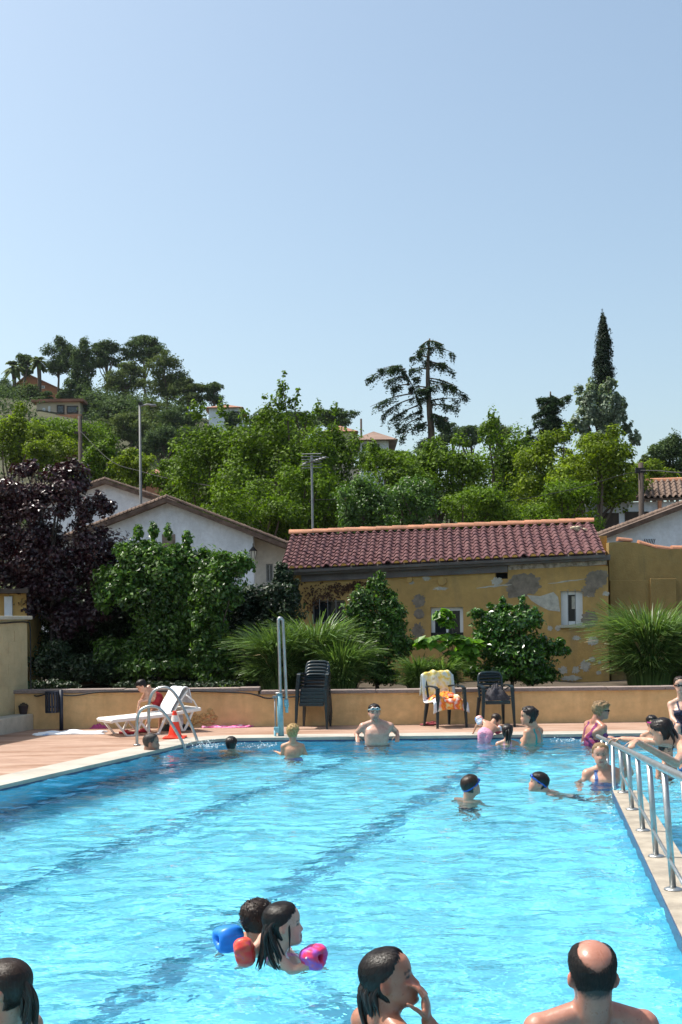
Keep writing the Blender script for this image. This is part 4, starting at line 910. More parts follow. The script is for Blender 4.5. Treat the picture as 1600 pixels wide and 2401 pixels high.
def conifer(name, label, Y, trunk, branches, n, size, w, drop, r0, seed, lm='cedar', aim=10):
    rg = np.random.default_rng(seed); pts = [at(*q, Y) for q in trunk]; zb = float(hill(pts[0].x, Y)) - .3 if Y > 62 else GZ0; base = Vector((pts[0].x, Y, zb)); t = thing(name, label, 'tree', base)
    mb = MB(); pth = [Vector((0, 0, 0))] + [p - base for p in pts]; mb.tube(smooth_path(pth, 24), np.linspace(r0, r0 * .15, 24), 8)
    Ps, Ns = [], []
    for (x0, y0, x1, y1, dy) in branches:
        a, b = at(x0, y0, Y) - base, at(x1, y1, Y + dy) - base; L = (b - a).length; mid = (a + b) / 2 + Vector((0, 0, .05 * L))
        mb.tube(smooth_path([a, mid, b], 8), np.linspace(r0 * .2, r0 * .04, 8), 5); tuft_line(rg, a, b, int(n * (.4 + L / 4)), w * min(1.3, .4 + L * .22), drop, Ps, Ns)
    top, bot = pts[-1] - base, pts[0] - base
    for k in range(aim):   # branches towards and away from the viewer fill the body
        f = rg.random(); a = bot.lerp(top, .12 + .8 * f); L = (1.15 - f) * (pts[-1].z - pts[0].z) * .26; an_ = rg.uniform(0, 6.28); b = a + Vector((math.cos(an_) * L * .7, math.sin(an_) * L, -.1 * L))
        mb.tube([a, b], [r0 * .25, r0 * .05], 5); tuft_line(rg, a, b, int(n * .7), w * .8, drop, Ps, Ns)
    mb.obj('trunk', MT['bark'], t, smooth=True); P, Nn = np.concatenate(Ps), np.concatenate(Ns); V, F = leaves(P, Nn, size, rg, .32, .1); link('crown', fast('crown', V, F, LM[lm]), t)
Z = lambda x, y: (540 + x / 2.8, 740 + y / 2.8)
cb = []
for (x0, y0, x1, y1) in [(1305, 165, 1400, 190), (1305, 165, 1250, 200), (1305, 210, 1470, 245), (1300, 215, 1235, 232), (1300, 270, 1180, 272), (1300, 300, 1475, 362), (1298, 330, 1420, 310), (1295, 350, 1180, 350), (1300, 410, 1500, 470), (1305, 425, 1562, 522), (1300, 480, 1420, 450), (1310, 560, 1510, 545), (1310, 590, 1500, 600), (1310, 640, 1440, 700), (1310, 690, 1440, 735), (1285, 470, 1180, 470),
                         (1150, 350, 900, 402), (1160, 370, 960, 350), (1130, 335, 1010, 345), (1150, 400, 1000, 440), (1180, 450, 1050, 480), (1200, 510, 920, 598), (1210, 540, 1000, 640), (1230, 590, 1030, 700), (1260, 620, 1060, 735), (1270, 660, 1080, 770), (1290, 700, 1120, 790), (1300, 720, 1180, 720), (1190, 420, 1260, 400), (1220, 500, 1290, 480)]:
    a, b = Z(x0, y0), Z(x1, y1); cb.append((*a, *b, rnd.uniform(-1.2, 1.2)))
cb.append((*Z(1262, 615), *Z(1130, 335), .4))
conifer('cedar_tree', 'tall open cedar with layered drooping branches on the skyline right of centre', 76, [Z(1325, 900), Z(1310, 640), Z(1298, 420), Z(1302, 250), Z(1310, 150)], cb, 400, .22, .48, .24, .28, 77, aim=7)
cb = [(1293, 935, 1262, 935, .3), (1293, 928, 1325, 945, -.3), (1293, 940, 1270, 960, -.5), (1293, 950, 1335, 925, .5), (1290, 960, 1248, 975, .3), (1292, 985, 1330, 990, .4), (1290, 985, 1255, 990, -.5), (1290, 1000, 1238, 1008, .2), (1290, 1010, 1335, 1020, .2), (1288, 1025, 1210, 1032, .4), (1288, 1040, 1205, 1045, -.4), (1290, 1040, 1240, 1060, .3), (1290, 1050, 1340, 1055, .2), (1290, 1020, 1260, 1040, -.8)]
conifer('cedar_tree', 'small dark cedar with tiered branches left of the silver poplar', 70, [(1290, 1080), (1292, 1000), (1291, 918)], cb, 760, .2, .6, .2, .26, 78, aim=22)
# ---- garden in front of the annex
def shrub(name, label, Y, lst, n, size, lm, seed, bx, r0=.035, asp=.55, cat='shrub', **kw):
    E = pxell(Y, lst); p = at(bx, 1600, Y); return tree(name, label, cat, (p.x, Y, GZ0), E, n, size, lm, r0, seed, asp=asp, **{**dict(sub=26, subr=.36, rand=1.0), **kw})
MT['shade_bark'] = pm('bark_shade_darkened', (.03, .022, .018), .3, 5, .95, .8, 18, stretch=(1, 1, .3))  # plum bark: deep shade under the crown is put into the colour
shrub('evergreen_shrub', 'low dark shrub at the foot of the plum trunk', 20.7, [(100, 1560, 40, 34), (150, 1570, 46, 34), (205, 1565, 50, 36), (130, 1525, 34, 26), (250, 1575, 40, 30)], 6500, .08, 'ivy', 413, 150)
# purple plum at the left
tree('plum_tree', 'dark purple leaved plum tree with leaning trunk above the block wall', 'tree', (at(135, 1600, 21.2).x, 21.2, GZ0), pxell(21.2, [(70, 1240, 110, 110), (150, 1140, 85, 62), (40, 1170, 80, 62), (210, 1200, 62, 60), (225, 1290, 70, 70), (120, 1310, 120, 80), (20, 1330, 90, 80), (165, 1095, 40, 22), (60, 1100, 45, 25), (250, 1370, 60, 70), (-60, 1220, 90, 120), (120, 1400, 90, 50), (60, 1420, 60, 50), (160, 1450, 70, 55), (220, 1440, 50, 50), (90, 1360, 80, 60), (200, 1340, 60, 60)]), 36000, .082, 'plum', .07, 401, bark='shade_bark', asp=.6, sub=20, subr=.3, up=.5)
shrub('evergreen_shrub', 'dark shrub filling the shade between plum tree and tall green shrub', 22.0, [(270, 1400, 90, 90), (180, 1470, 90, 90), (300, 1500, 110, 90), (420, 1510, 90, 80), (230, 1570, 150, 45), (400, 1575, 120, 40), (120, 1540, 70, 70), (560, 1540, 80, 60), (330, 1420, 90, 80), (150, 1420, 80, 70), (480, 1400, 70, 100), (380, 1420, 80, 90)], 24000, .09, 'ivy', 402, 260)
shrub('evergreen_shrub', 'deep dark thicket against the boundary wall behind the plum trunk', 22.7, [(120, 1430, 90, 60), (230, 1420, 90, 60), (340, 1440, 90, 60), (450, 1430, 90, 70), (560, 1450, 80, 70), (90, 1530, 80, 80), (200, 1540, 90, 80), (320, 1540, 100, 80), (440, 1540, 100, 80), (560, 1550, 90, 80), (150, 1350, 90, 50), (90, 1380, 40, 60)], 24000, .10, 'ivy', 411, 240)
shrub('tall_shrub', 'tall glossy green shrub with pointed leaves beside the plum tree', 20.8, [(400, 1345, 90, 62), (330, 1330, 60, 60), (390, 1305, 70, 30), (470, 1350, 70, 60), (350, 1410, 90, 70), (440, 1420, 90, 70), (350, 1285, 34, 20), (415, 1288, 36, 18), (300, 1295, 32, 34), (520, 1320, 36, 30), (390, 1490, 100, 60), (260, 1390, 50, 70), (360, 1245, 12, 22), (395, 1250, 10, 20), (440, 1262, 12, 22), (325, 1252, 12, 20), (480, 1300, 14, 18), (380, 1560, 110, 44), (480, 1500, 60, 70), (300, 1540, 80, 50)], 30000, .09, 'shrub', 403, 370, .03)
shrub('green_shrub', 'medium glossy shrub left of the pampas grass below the lantern', 20.3, [(500, 1580, 60, 30), (510, 1380, 58, 62), (530, 1330, 45, 40), (560, 1330, 36, 36), (490, 1470, 50, 60), (480, 1530, 40, 40), (520, 1540, 40, 40)], 8500, .085, 'shrub', 404, 505)
shrub('hedge_creeper', 'creeper hedge running from the shrubs to the annex corner', 22.4, [(600, 1392, 50, 26), (650, 1385, 40, 20), (570, 1420, 45, 40), (640, 1420, 50, 40), (600, 1480, 70, 60), (680, 1440, 40, 60)], 8000, .085, 'ivy', 405, 610)
shrub('ivy', 'ivy hanging from the left corner of the tiled annex roof', 22.95, [(668, 1345, 24, 10), (660, 1330, 14, 12), (680, 1370, 26, 26), (655, 1360, 18, 26), (690, 1400, 16, 30)], 3500, .07, 'ivy', 406, 672, .02)
rg = np.random.default_rng(5); n = 420; tpar = rg.random(n); px_ = 712 + tpar * 140 + rg.normal(0, 10, n); py_ = 1372 + 45 * (1 - tpar) * rg.random(n) ** .7 * 1.6 - 4 + rg.normal(0, 3, n)
P = np.array([tuple(fp.hit(a, b) + fp.n * .02) for a, b in zip(px_, py_)]); Nn = unit(np.array(tuple(fp.n)) + rg.normal(0, .4, (n, 3))); V, F = leaves(P, Nn, .055, rg)
tag(link('dry_creeper', fast('dry_creeper', V, F, LM['dry'])), 'dried brown creeper spreading under the annex lintel', 'creeper')
shrub('glossy_shrub', 'upright glossy shrub right of the pampas grass before the annex wall', 20.2, [(880, 1400, 40, 34), (890, 1370, 22, 22), (905, 1440, 50, 42), (880, 1490, 60, 50), (850, 1450, 36, 40), (920, 1500, 40, 44), (880, 1550, 60, 46), (885, 1585, 62, 25), (893, 1350, 9, 16), (870, 1372, 10, 16), (835, 1440, 38, 36), (825, 1500, 44, 50), (930, 1440, 30, 32), (945, 1520, 32, 40), (850, 1410, 26, 22), (915, 1395, 18, 18), (840, 1395, 20, 22), (935, 1470, 22, 26)], 13500, .072, 'shrub', 407, 885)
shrub('laurel_shrub', 'dense dark laurel shrub below the small barred window', 20.0, [(1200, 1470, 70, 46), (1160, 1460, 50, 36), (1235, 1450, 40, 30), (1200, 1530, 90, 50), (1270, 1520, 50, 32), (1310, 1530, 26, 14), (1140, 1510, 46, 44), (1250, 1560, 60, 36), (1120, 1440, 22, 14), (1180, 1428, 26, 14), (1225, 1425, 16, 12), (1315, 1505, 14, 10), (1160, 1575, 75, 32), (1240, 1585, 70, 25), (1180, 1412, 8, 14), (1225, 1410, 7, 14), (1150, 1425, 9, 12), (1330, 1525, 10, 8)], 13500, .085, 'laurel', 408, 1200)
shrub('fig_bush', 'young fig bush with large pale green leaves before the middle window', 19.7, [(1050, 1455, 34, 14), (1030, 1505, 50, 16), (1090, 1510, 40, 22), (1080, 1545, 44, 24), (1105, 1530, 30, 24), (1040, 1440, 22, 10), (990, 1510, 22, 8)], 620, .16, 'fig', 409, 1075, .016, asp=.8, sub=9, subr=.4, up=1.0, rand=.5)
for k, (px, w, hh, Yc, lab) in enumerate([(90, 60, 14, 19.3, 'low dark ground cover along the wall cap at left'), (430, 130, 13, 19.2, 'low ground cover along the wall cap behind the lounger')]):
    shrub('ground_cover', lab, Yc, [(px + d, 1608, 40, hh) for d in range(-w, w + 1, 40)], 1500, .06, 'ivy', 420 + k, px, .01)
# ---- pampas and small grass clumps
def blades(rg, n, L0, L1, spread, width, arch, segs=6, lean=.5):
    a = rg.uniform(0, 2 * np.pi, n); L = rg.uniform(L0, L1, n); d = np.stack([np.cos(a), np.sin(a), 0 * a], 1); b = d * (rg.random(n) ** .6)[:, None] * spread
    t = np.linspace(0, 1, segs)[None, :, None]; k = (rg.uniform(.25, 1.0, n) * lean)[:, None, None]; ar = (rg.uniform(.5, 1.2, n) * arch)[:, None, None]
    c = b[:, None] + d[:, None] * (k * t + ar * .55 * t ** 2.4) * L[:, None, None] + np.array([0, 0, 1.0]) * (t - ar * .50 * t ** 3.2) * L[:, None, None]
    s = np.stack([-np.sin(a), np.cos(a), 0 * a], 1)[:, None] * (width * (1 - t ** 2) + .002) + rg.normal(0, .002, (n, segs, 3))
    V = np.stack([c - s, c + s], 2).reshape(-1, 3); i0 = (np.arange(n) * segs * 2)[:, None, None]; q = (np.arange(segs - 1) * 2)[None, :, None]; F = (i0 + q + np.array([0, 1, 3, 2])[None, None]).reshape(-1, 4)
    return V, F
def clump(label, px, Y, n, L0, L1, spread, seed, arch=.8, lean=.12, w=.011, straw=0, name='pampas_grass'):
    p = at(px, 1600, Y); rg = np.random.default_rng(seed); t = thing(name, label, 'grass clump', (p.x, Y, GZ0), 0, 'ornamental grasses in the bed')
    V, F = blades(rg, n, L0, L1, spread, w, arch, lean=lean); V2, F2 = blades(rg, int(n * .7), L0 * .55, L1 * .55, spread * 1.2, w, arch * 1.25, lean=lean * 1.7); F = np.concatenate([F, F2 + len(V)]); V = np.concatenate([V, V2]); link('blades', fast('blades', V, F, LM['grass'], True), t)
    if straw: V, F = blades(rg, straw, L0 * .6, L1 * .8, spread, w, arch, lean=lean); link('dry_blades', fast('dry_blades', V, F, LM['straw'], True), t)
clump('large pampas grass clump left of the pool hoist', 655, 19.7, 1800, .7, 1.55, .24, 501, straw=50)
clump('large pampas grass clump right behind the stacked chairs', 740, 20.0, 1900, .8, 1.75, .24, 502, straw=50)
clump('pampas grass tuft hanging right of the stacked chairs', 800, 19.4, 900, .6, 1.25, .22, 503)
clump('small pampas grass clump left of the towel chair', 985, 19.5, 600, .4, .85, .16, 504)
clump('small pampas grass clump behind the towel chair', 1040, 19.4, 500, .4, .8, .14, 505)
clump('big pampas grass clump at the right frame edge', 1525, 19.9, 2200, .9, 1.95, .30, 506, straw=140)
clump('pampas grass clump cut by the right frame edge', 1610, 20.3, 1500, .8, 1.7, .32, 507, straw=40)
clump('small pale tuft of dry grass by the wall cap', 528, 19.2, 150, .15, .32, .1, 508, straw=60, name='grass_tuft')
# ================================================================== POOLSIDE OBJECTS
# ---- handrail on the divider and down the ramp
hr = thing('handrail', 'long stainless steel handrail with posts running into the pool on the divider wall', 'handrail', (xd(9) + .1, 9, 0)); ho = Vector((xd(9) + .1, 9, 0))
def rail_x(y): return 2.574 + (y - 10.9) * .1625 - .015
def rail_z(y): return .42 + (10.9 - y) * .074
posts = [6.0, 6.97, 7.95, 8.93, 9.92, 10.9, 11.9, 12.85, 13.8]
for y_ in posts:
    x = rail_x(y_); zb = .018 if y_ < 11 else FLOOR; z1 = rail_z(y_); lean = -.045 * (z1 - zb) / .7 if y_ < 11 else -.03
    mb = MB(); mb.tube([Vector((x, y_, zb)) - ho, Vector((x + lean, y_, z1)) - ho], .0195, 12); p_ = mb.obj('post', MT['steel'], hr, smooth=True)
    if y_ < 11:
        mb = MB(); mb.tube([Vector((x, y_, .019)) - ho, Vector((x, y_, .026)) - ho, Vector((x, y_, .034)) - ho], [.055, .052, .03], 16); mb.obj('base_plate', MT['steel'], p_, smooth=True)
pts = [Vector((rail_x(y_) - .045 * min(1, (rail_z(y_)) / .7), y_, rail_z(y_) + .015)) - ho for y_ in np.linspace(5.0, 15.3, 30)]
mb = MB(); mb.tube(pts, .0235, 12); mb.obj('top_rail', MT['steel'], hr, smooth=True)
ys = [5.4, 6.97, 7.95, 8.93, 9.92, 10.9]
mb = MB(); mb.tube([Vector((rail_x(q) - .02, q, .195)) - ho for q in ys], .0095, 8); mb.obj('lower_rail', MT['steel'], hr, smooth=True)
# ---- ladder hoops
ld = thing('pool_ladder', 'stainless steel pool ladder with two curved rails at the left pool edge', 'ladder', (-2.6, 16.1, 0)); lo = Vector((-2.6, 16.1, 0))
def hoop(base, end, top_px, topz):
    b, e = Vector(base), Vector(end); d = e - b; t = Vector(top_px)
    P = [b, b + Vector((0, 0, topz * .45)), b + Vector((.012, 0, topz * .72)), b + d * .10 + Vector((0, 0, topz * .9)), b + d * .27 + Vector((0, 0, topz * .99)), b + d * .45 + Vector((0, 0, topz * .965)), b + d * .62 + Vector((0, 0, topz * .78)), b + d * .82 + Vector((0, 0, topz * .42)), e, e + d * .05 + Vector((0, 0, -.3)), e + d * .05 + Vector((0, 0, -.95))]
    return [Vector(p) - lo for p in smooth_path(P, 44)]
R1 = hoop((-2.73, 15.87, 0), (-2.12, 15.95, -.03), (0, 0, 0), .53); R2 = hoop((-2.66, 16.42, 0), (-1.98, 16.40, -.05), (0, 0, 0), .76)
for P in (R1, R2):
    mb = MB(); mb.tube(P, .0205, 12); o = mb.obj('rail', MT['steel'], ld, smooth=True); b = P[0]
    mb = MB(); mb.tube([b + Vector((0, 0, .004)), b + Vector((0, 0, .014)), b + Vector((0, 0, .022))], [.05, .05, .028], 14); mb.obj('flange', MT['steel'], o, smooth=True)
for k in range(3):
    a, b = R1[-1] + Vector((0, 0, .12 + .27 * k)), R2[-1] + Vector((0, 0, .12 + .27 * k)); mb = MB(); mb.tube([a, b], .03, 8); mb.obj('step', MT['steel'], ld)
# ---- pool hoist
hp = at(660, 1715, 16.95); hp.z = 0; hs = thing('pool_hoist', 'tall aqua painted pool hoist with folded steel tube arm at the far edge', 'hoist', hp)
def hpx(px, py): p = at(px, py, 16.95); return p - hp
a, b = hpx(658, 1728), hpx(655, 1627)
mb = MB(); mb.tube([Vector((a.x + .01, 0, 0)), Vector((b.x + .005, 0, b.z))], .043, 14); mb.obj('column', MT['aqua_paint'], hs, smooth=True)
mb = MB(); mb.tube([Vector((b.x, 0, b.z)), Vector((b.x, 0, b.z + .022))], .058, 14); mb.obj('collar', MT['steel'], hs, smooth=True)
mb = MB(); mb.tube(smooth_path([hpx(658, 1626), hpx(656, 1540), hpx(653.5, 1462), hpx(654, 1452), hpx(658, 1449.5), hpx(662, 1453), hpx(664, 1463), hpx(668, 1550), hpx(672, 1640)], 50), .023, 12); mb.obj('arm', MT['steel'], hs, smooth=True)
mb = MB(); mb.tube([hpx(671, 1640), hpx(672.5, 1657)], .034, 12); mb.tube([hpx(672.5, 1655), hpx(673, 1671)], .024, 10); mb.obj('swivel_joint', MT['aqua_paint'], hs, smooth=True)
mb = MB(); mb.tube([hpx(645, 1633) + Vector((0, -.03, 0)), hpx(647, 1730) + Vector((0, -.03, 0))], .0105, 8); mb.obj('side_rod', MT['galv'], hs, smooth=True)
MB().box(tuple(hpx(640, 1637) + Vector((0, -.05, 0))), tuple(hpx(652, 1631) + Vector((0, .01, 0)))).obj('crank_lever', MT['galv'], hs)
MB().box(tuple(hpx(643, 1718) + Vector((0, -.06, 0))), tuple(hpx(656, 1704) + Vector((0, .01, 0)))).obj('pump_bracket', MT['aqua_paint'], hs, bevel=.008)
mb = MB(); mb.tube([hpx(645, 1712) + Vector((0, -.05, 0)), hpx(648, 1731) + Vector((0, -.05, -.1))], .016, 8); mb.obj('pump_foot', MT['aqua_paint'], hs, smooth=True)
# ---- stacking plastic armchair (front towards -Y)
def make_chair():
    t = thing('plastic_armchair', 'dark green plastic armchair', 'chair'); m = MT['plastic_dark']
    seat = MB(); n, k = 9, 9; V = []
    for i in range(n):
        for j in range(k):
            u, v = -.225 + .45 * i / (n - 1), -.24 + .46 * j / (k - 1); z = .405 - .018 * math.cos(u * 6.5) - .03 * (j / (k - 1)) ** 1.5 - (.02 if j == 0 else 0); V.append((u * (1 - .08 * j / (k - 1)), v, z))
    G = [(i * k + j, (i + 1) * k + j, (i + 1) * k + j + 1, i * k + j + 1) for i in range(n - 1) for j in range(k - 1)]
    seat.add(V, G); seat.add([(x, y, z - .022) for x, y, z in V], [tuple(reversed(f)) for f in G])
    seat.obj('seat', m, t, smooth=True)
    ap = MB(); ap.box((-.225, -.252, .345), (.225, -.236, .40)); ap.obj('apron', m, t, bevel=.008)
    fr = MB()   # back frame: two uprights and a rounded top rail
    P = [(-.205, .19, .38), (-.215, .225, .52), (-.215, .262, .66), (-.205, .286, .745), (-.165, .297, .79), (-.09, .30, .803), (.09, .30, .803), (.165, .297, .79), (.205, .286, .745), (.215, .262, .66), (.215, .225, .52), (.205, .19, .38)]
    fr.tube(smooth_path(P, 50), .021, 8); fr.obj('back_frame', m, t, smooth=True)
    for k_ in range(6):
        z = .45 + k_ * .054; y = .205 + (z - .45) * .285; V = []
        for i in range(9):
            u = -.205 + .41 * i / 8; c = -.035 * math.cos(u * 7.4); V += [(u, y - c * .9, z), (u, y - c * .9 + .012, z + .036), (u, y - c * .9 + .022, z + .032), (u, y - c * .9 + .01, z - .003)]
        F = [(4 * i + s_, 4 * i + 4 + s_, 4 * i + 4 + (s_ + 1) % 4, 4 * i + (s_ + 1) % 4) for i in range(8) for s_ in range(4)]
        MB().add(V, F).obj('slat', m, t, smooth=True)
    V = []
    for i in range(9):
        u = -.2 + .4 * i / 8; c = -.03 * math.cos(u * 7.4); V += [(u, .282 - c, .755), (u, .289 - c, .80), (u, .30 - c, .80), (u, .294 - c, .75)]
    MB().add(V, [(4 * i + s_, 4 * i + 4 + s_, 4 * i + 4 + (s_ + 1) % 4, 4 * i + (s_ + 1) % 4) for i in range(8) for s_ in range(4)]).obj('top_rail', m, t, smooth=True)
    for s in (-1, 1):
        ar = MB(); P = smooth_path([(s * .218, .24, .60), (s * .245, .12, .622), (s * .258, -.06, .622), (s * .26, -.19, .612), (s * .258, -.235, .575), (s * .256, -.243, .52)], 16); V = []
        for i, p in enumerate(P):
            w = .03; V += [(p[0] - w, p[1], p[2] - .012), (p[0] + w, p[1], p[2] - .012), (p[0] + w, p[1], p[2] + .008), (p[0] - w, p[1], p[2] + .008)]
        ar.add(V, [(4 * i + q, 4 * i + 4 + q, 4 * i + 4 + (q + 1) % 4, 4 * i + (q + 1) % 4) for i in range(15) for q in range(4)] + [(3, 2, 1, 0), (60, 61, 62, 63)]); ar.obj('armrest', m, t, smooth=False, bevel=.006)
        for (x0, y0, z0, x1, y1) in ((s * .256, -.243, .60, s * .285, -.275), (s * .215, .215, .43, s * .25, .30)):
            lg = MB(); V = []
            for tt, w in ((0, .030), (.5, .026), (1, .018)):
                cx, cy, cz = x0 + (x1 - x0) * tt, y0 + (y1 - y0) * tt, z0 * (1 - tt); V += [(cx - w, cy - w, cz), (cx + w, cy - w, cz), (cx + w, cy + w, cz), (cx - w, cy + w, cz)]
            lg.add(V, [(4 * i + (q + 1) % 4, 4 * i + 4 + (q + 1) % 4, 4 * i + 4 + q, 4 * i + q) for i in range(2) for q in range(4)] + [(0, 1, 2, 3), (11, 10, 9, 8)]); lg.obj('leg', m, t, bevel=.007)
    return t
chair0 = make_chair(); cp = at(737, 1700, 18.2); G_CH = 'dark green plastic chairs by the wall'
ords = ['lowest', 'fourth from the top', 'middle', 'second from the top', 'topmost']
for k in range(5):
    c = chair0 if k == 0 else copy_tree(chair0); c.location = (cp.x + .004 * k, 18.2 + .018 * k, .052 * k); c.rotation_euler = (R(-.6 * k), 0, R(-9)); c['group'] = G_CH; c.scale = (.84, .86, 1)
    c['label'] = f'dark green plastic armchair, {ords[k]} of the five stacked chairs by the hoist'
tc = copy_tree(chair0); p = at(1043, 1700, 18.15); tc.location = (p.x, 18.15, 0); tc.rotation_euler = (0, 0, R(22)); tc.scale = (.86, .9, 1); tc['label'] = 'dark plastic armchair hidden under a bright yellow beach towel'
bc = copy_tree(chair0); p = at(1160, 1700, 18.15); bc.location = (p.x, 18.15, 0); bc.rotation_euler = (0, 0, R(8)); bc.scale = (.86, .88, 1); bc['label'] = 'dark green plastic armchair holding a dark bag, rightmost chair'
# ---- towels
def towelmat(name, cols, scale, stretch=(1, 1, 1), seed=0):
    m, nt, b = nodes(name); n = noise(nt, scale, 3, .5, stretch=stretch); k = len(cols); r = ramp(nt, n.outputs['Fac'], [(.28 + .44 * i / max(1, k - 1), c) for i, c in enumerate(cols)]); nt.links.new(r.outputs[0], b.inputs['Base Color'])
    b.inputs['Roughness'].default_value = .95; n2 = noise(nt, 160, 2, .5); bp = nt.nodes.new('ShaderNodeBump'); bp.inputs['Strength'].default_value = .3; bp.inputs['Distance'].default_value = .004
    nt.links.new(n2.outputs['Fac'], bp.inputs['Height']); nt.links.new(bp.outputs[0], b.inputs['Normal']); return m
def drape(name, prof, w0, w1, m, n=26, wr=.012, seed=1, thick=.008, flare=0):
    """cloth that follows a profile of (y, z) points, wide in x, with folds"""
    rg = np.random.default_rng(seed); P = np.array(smooth_path([(0, *q) for q in prof], 34)); k = len(P); V = []
    T = np.gradient(P, axis=0); Nn = np.stack([0 * T[:, 0], -T[:, 2], T[:, 1]], 1); Nn = unit(Nn); ph = rg.random(4) * 6
    for i in range(k):
        t = i / (k - 1); w = w0 + (w1 - w0) * t
        for j in range(n):
            u = -1 + 2 * j / (n - 1); f = wr * (math.sin(7 * u + 3 * t + ph[0]) + .7 * math.sin(13 * u - 5 * t + ph[1]) + .5 * math.sin(4 * t * 3 + 5 * u + ph[2])) * (.4 + t)
            V.append(P[i] + Nn[i] * (f + .004) + V3(u * w + .02 * math.sin(4 * t + ph[3]), 0, -flare * abs(u) ** 3))
    V = np.array(V); F = [(i * n + j, i * n + j + 1, (i + 1) * n + j + 1, (i + 1) * n + j) for i in range(k - 1) for j in range(n - 1)]
    NN = np.repeat(Nn, n, 0); V2 = V - NN * thick; Fb = [tuple(len(V) + q for q in reversed(f)) for f in F]
    ed = [j for j in range(n - 1)]
    side = [(j + 1, j, len(V) + j, len(V) + j + 1) for j in range(n - 1)] + [((k - 1) * n + j, (k - 1) * n + j + 1, len(V) + (k - 1) * n + j + 1, len(V) + (k - 1) * n + j) for j in range(n - 1)]
    side += [(i * n, (i + 1) * n, len(V) + (i + 1) * n, len(V) + i * n) for i in range(k - 1)] + [((i + 1) * n + n - 1, i * n + n - 1, len(V) + i * n + n - 1, len(V) + (i + 1) * n + n - 1) for i in range(k - 1)]
    return MB().add(np.concatenate([V, V2]), F + Fb + side).mesh(name, m, smooth=True)
tm_, nt, b = nodes('beach_towel_print')   # yellow print, pale blue upper corners, orange hem
tcx = nt.nodes.new('ShaderNodeTexCoord'); sx = nt.nodes.new('ShaderNodeSeparateXYZ'); nt.links.new(tcx.outputs['Object'], sx.inputs[0])
n1 = noise(nt, 7, 3, .5); r1 = ramp(nt, n1.outputs['Fac'], [(.32, (.55, .66, .72)), (.40, (.78, .72, .45)), (.47, (.80, .56, .08)), (.56, (.80, .70, .34)), (.64, (.78, .74, .58)), (.72, (.45, .38, .2))])
n2 = noise(nt, 9, 3, .5); r2 = ramp(nt, n2.outputs['Fac'], [(.35, (.78, .62, .30)), (.45, (.85, .30, .03)), (.55, (.70, .09, .02)), (.66, (.80, .74, .66))])
mr = nt.nodes.new('ShaderNodeMapRange'); nt.links.new(sx.outputs[2], mr.inputs[0]); mr.inputs[1].default_value = .50; mr.inputs[2].default_value = .44; c1 = mix(nt, mr.outputs[0], r1.outputs[0], r2.outputs[0])
ab_ = nt.nodes.new('ShaderNodeMath'); ab_.operation = 'ABSOLUTE'; nt.links.new(sx.outputs[0], ab_.inputs[0]); ad_ = nt.nodes.new('ShaderNodeMath'); ad_.operation = 'MULTIPLY_ADD'; nt.links.new(n1.outputs['Fac'], ad_.inputs[0]); ad_.inputs[1].default_value = .2; nt.links.new(ab_.outputs[0], ad_.inputs[2])
mr2 = nt.nodes.new('ShaderNodeMapRange'); nt.links.new(ad_.outputs[0], mr2.inputs[0]); mr2.inputs[1].default_value = .305; mr2.inputs[2].default_value = .34; mr2.inputs[4].default_value = .8; c1 = mix(nt, mr2.outputs[0], c1, (.55, .68, .76)); nt.links.new(c1, b.inputs['Base Color']); b.inputs['Roughness'].default_value = .95
tw = link('beach_towel', drape('beach_towel', [(.36, .52), (.335, .70), (.315, .83), (.275, .825), (.235, .66), (.19, .47), (.10, .44), (-.10, .452), (-.24, .452), (-.285, .40), (-.30, .28)], .275, .30, tm_, wr=.017, seed=4, flare=.06), loc=tc.location, rot=(0, 0, R(22))); tw.scale = (.98, .9, 1)
tag(tw, 'yellow, pale blue and orange beach towel draped over a plastic chair', 'towel')
om = towelmat('orange_cloth', [(.75, .10, .02), (.85, .32, .03), (.55, .06, .03), (.75, .55, .45)], 9)
def heap(name, m, rx, ry, h, seed, n=26, rough=1.0):
    rg = np.random.default_rng(seed); ph = rg.random(8) * 6.28; V = [(0, 0, 0)] * 0; k = 10; V = []
    for i in range(k + 1):
        t = i / k
        for j in range(n):
            a = 2 * math.pi * j / n; rr_ = t * (1 + .14 * math.sin(3 * a + ph[0]) + .10 * math.sin(5 * a + ph[1]) + .06 * math.sin(9 * a + ph[2])); z = h * (1 - t ** 1.7) * (1 + rough * (.35 * math.sin(4 * a + 9 * t + ph[3]) + .25 * math.sin(7 * a - 7 * t + ph[4]))) + .006 * (1 - t) + .004
            V.append((rx * rr_ * math.cos(a), ry * rr_ * math.sin(a), max(.003, z) if i < k else .001))
    F = [(i * n + j, (i + 1) * n + j, (i + 1) * n + (j + 1) % n, i * n + (j + 1) % n) for i in range(1, k) for j in range(n)] + [tuple(range(n, 2 * n))]
    return MB().add(V, F).mesh(name, m, smooth=True)
q = link('cloth_bundle', heap('cloth_bundle', om, .21, .11, .05, 3), loc=(tc.location.x + .01, tc.location.y - .08, .465), rot=(0, 0, R(20))); tag(q, 'crumpled orange and red cloth on the seat of the towel chair', 'cloth')
bagm = pm('patterned_bag', (.010, .009, .014), .8, 45, .8, .3, 60, col2=(.055, .05, .065))
bag = thing('beach_bag', 'dark patterned bag slumped on the seat of the rightmost chair', 'bag', (bc.location.x + .02, bc.location.y - .02, .40), R(8))
link('bag_body', heap('bag_body', bagm, .21, .16, .20, 8, 30, .45), bag)
mb = MB(); mb.tube(smooth_path([(.10, -.05, .14), (.2, -.08, .2), (.27, -.05, .16), (.26, 0, .06), (.18, .02, .05)], 16), .012, 6); mb.obj('strap', MT['black_rubber'], bag, smooth=True)
